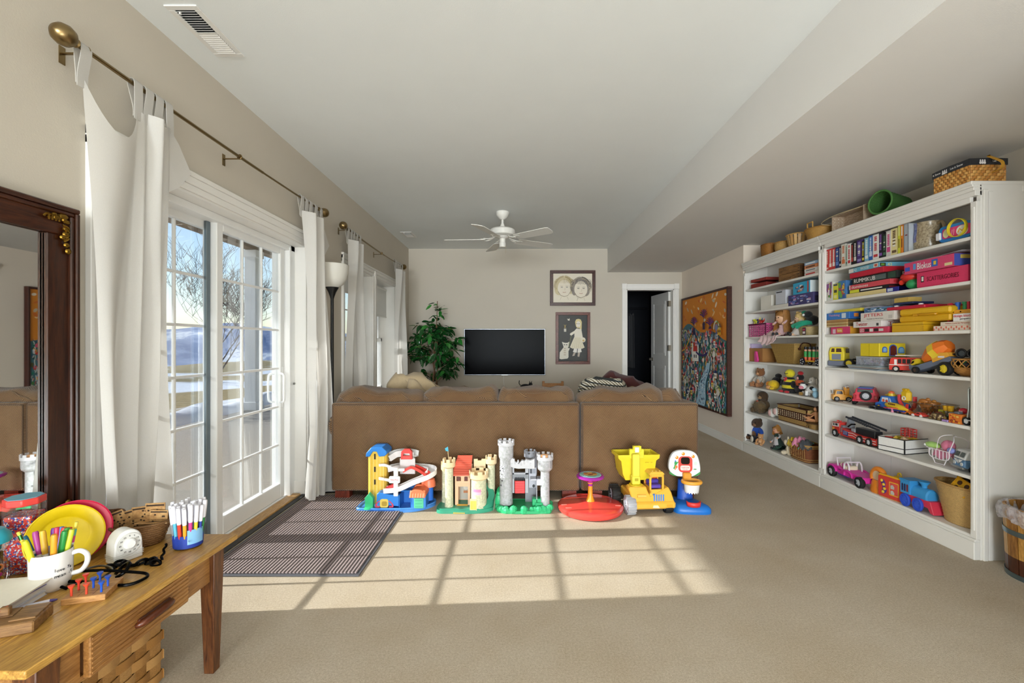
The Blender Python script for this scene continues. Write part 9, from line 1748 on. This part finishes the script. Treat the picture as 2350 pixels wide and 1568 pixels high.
# box basket with black band
t=sthing('banded_basket','square splint basket with a black lettered cloth band and a swung handle','basket',(2.535,2.775,ZT));W,Dp,H=.225,.20,.125;bl0=.005
sp=[mt(c,'wood') for c in ('#c98f45','#b97c36','#d8a45a')];mesh={}
def cell(i):
    if i not in mesh:g=G();g.grid(lambda a,b:(a-.5,-.004*math.sin(PI*a)-.0005,b-.5),5,1);mesh[i]=g.mesh('splint',sp[i],60)
    return mesh[i]
G().box(.003,W-.003,.003,Dp-.003,.002,H-.002).obj('liner',mt('#6a4420','wood'),t);n1,n2,rows=9,8,6;rh=(H-.03)/rows
for j in range(rows):
    for i in range(n1+1):
        s=W/n1;x0=max(0,(i-.5*(j % 2))*s);x1=min(W,(i+1-.5*(j % 2))*s)
        if x1-x0 < .004:continue
        o=link('splint',cell((i+2*j) % 3),t,((x0+x1)/2,0,rh*(j+.5)));o.scale=((x1-x0)*.97,1,rh*.93)
    for i in range(n2+1):
        s=Dp/n2;x0=max(0,(i-.5*(j % 2))*s);x1=min(Dp,(i+1-.5*(j % 2))*s)
        if x1-x0 < .004:continue
        o=link('splint',cell((i+2*j+1) % 3),t,(W,(x0+x1)/2,rh*(j+.5)),(0,0,PI/2));o.scale=((x1-x0)*.97,1,rh*.93)
o=G().strip([(0,-.007,H-.015),(W*.5,-.012,H-.013),(W+.004,-.008,H-.015),(W+.012,Dp*.5,H-.014),(W+.008,Dp,H-.015),(0,Dp+.006,H-.015),(-.006,Dp*.5,H-.015),(0,-.007,H-.015)],.036,.004,(0,0,1)).obj('black_band',mt('#15161c','fabric'),t,0)
for s,x,w in (('it Snow',.035,.05),('Let it Snow',.158,.075)):text(s,o,(x,-.0135,H-.014),.012,'#e8e6e4',w=w)
for cx,cy,f in ((.085,-.0125,0),(W+.0135,.055,1)):
    g=G()
    for j in range(3):
        for z,r_ in ((0,.0068),(.009,.005),(.0155,.0035)):
            p_=(cx+(j-1)*.012,cy,H-.024+z) if not f else (cx,cy+(j-1)*.012,H-.024+z);g.sph(p_,(r_,.0015,r_) if not f else (.0015,r_,r_),10,6)
    g.obj('snowmen_patch',mt('#e4e0de','fabric'),o)
text('Let',o,(W+.015,.12,H-.014),.012,'#e8e6e4',rot=(PI/2,0,PI/2),w=.02)
g=G();g.strip(smooth_path([(W+.016,.085,H+.012),(W+.055,.088,H-.02),(W+.075,.10,H-.045),(W+.06,.112,H-.07),(W+.01,.118,H-.075)],5),.016,.004,(0,1,.3));g.obj('swung_handle',mt('#c9952e','wood'),t);G().cyl((W+.012,.085,H+.012),(W+.022,.085,H+.012),.006,n=12).obj('handle_rivet',mt('#8a6a3a','metal'),t)
# green wicker bin on its side
t=basket('wicker_bin','dark green wicker bin lying on its side on the bookcase',(2.585,3.12,ZT+.082),(.062,.062,.08,.08),.215,'#3f6b30',26,16,.0025,1,0,0,rim='#4a7a3a',rimr=.007);t.rotation_euler=Vector((-.96,-.25,0.06)).to_track_quat('Z','Y').to_euler();t.location=Vector((2.548,3.2,ZT+.088))+Vector((.96,.25,-.06))*.215
# pale wooden tray on its side
t=sthing('pale_wooden_tray','pale wooden slatted tray tipped on its side with a bent cane handle','tray',(2.545,3.69,ZT));PW=m_oak('whitewashed_wood','#a8927a','#cdb8a0',(6,26,26),.6)
G().box(.0,.34,.10,.106,0,.125,.001).obj('tray_bottom',PW,t);G().box(.0,.34,0,.10,.0,.006,.001).obj('slat',PW,t);G().box(0,.34,.02,.10,.119,.125,.001).obj('slat',PW,t);G().box(.0,.006,0,.10,.006,.119,.001).obj('end_board',PW,t);G().box(.334,.34,0,.10,.006,.119,.001).obj('end_board',PW,t)
for j in range(12):G().sph((.007,.02+.03*(j % 3),.02+.027*(j//3)),.003,8,5).obj('white_dot',mt('#efe8dc','paint'),t)
for j in range(3):G().box(-.001,.0,.012+.03*j,.034+.03*j,.01,.1).obj('end_slat',PW,t)
G().tube(smooth_path([(.0,.05,.06),(-.06,.03,.07),(-.10,.0,.085),(-.08,-.03,.09),(.02,-.05,.10),(.15,-.03,.11),(.3,.03,.12)],5),.003,6).obj('cane_handle',mt('#c8b48c','wicker'),t)
# flat basket with a loop handle
t=basket('wicker_basket','flat yellow-brown wicker basket with an upright loop handle on the far bookcase',(2.605,3.93,ZT),(.09,.08,.13,.10),.085,'#b98c46',22,6,.0035,1,RS,0,rim='#a87a38',rimr=.006)
G().tube([(-.02,-.09,.08),(-.02,-.092,.135),(.05,-.092,.135),(.05,-.09,.08)],.006,7).obj('loop_handle',mt('#c09348','wicker'),t)
# slatted chip basket
t=sthing('slatted_basket','pale slatted wooden chip basket on the far bookcase','basket',(2.535,4.34,ZT));r=random.Random(2)
for j in range(16):
    a0=2*PI*j/16;G().add([( (.075+.02*f)*math.cos(a0+s*.15)*1.05+.08,(.065+.02*f)*math.sin(a0+s*.15)+.08,.115*f) for f,s in ((0,-1),(0,1),(1,1),(1,-1))],[(0,1,2,3)]).obj('slat',mt(['#cfa464','#c2945a','#d8b074'][j % 3],'wood'),t,0)
G().torus((.08,.08,.112),.092,.006,32,6,'z',1.08,.95).obj('top_hoop',mt('#c59a58','wood'),t);G().lathe([(.001,.002),(.075,.002)],(.08,.08,0),24,cap=False).obj('basket_floor',mt('#b88a4c','wood'),t)
t=basket('wicker_basket','small honey wicker basket between two others on the far bookcase',(2.625,4.50,ZT),(.065,.06,.08,.07),.095,'#c49a58',18,7,.004,1,RS,.008,rim='#b88a48')
t=basket('wicker_basket','dark honey wicker basket at the far end of the bookcase top',(2.62,4.74,ZT),(.075,.06,.085,.07),.125,'#a8702e',18,8,.0045,.8,RS,.004,rim='#98622a')

flush_text()
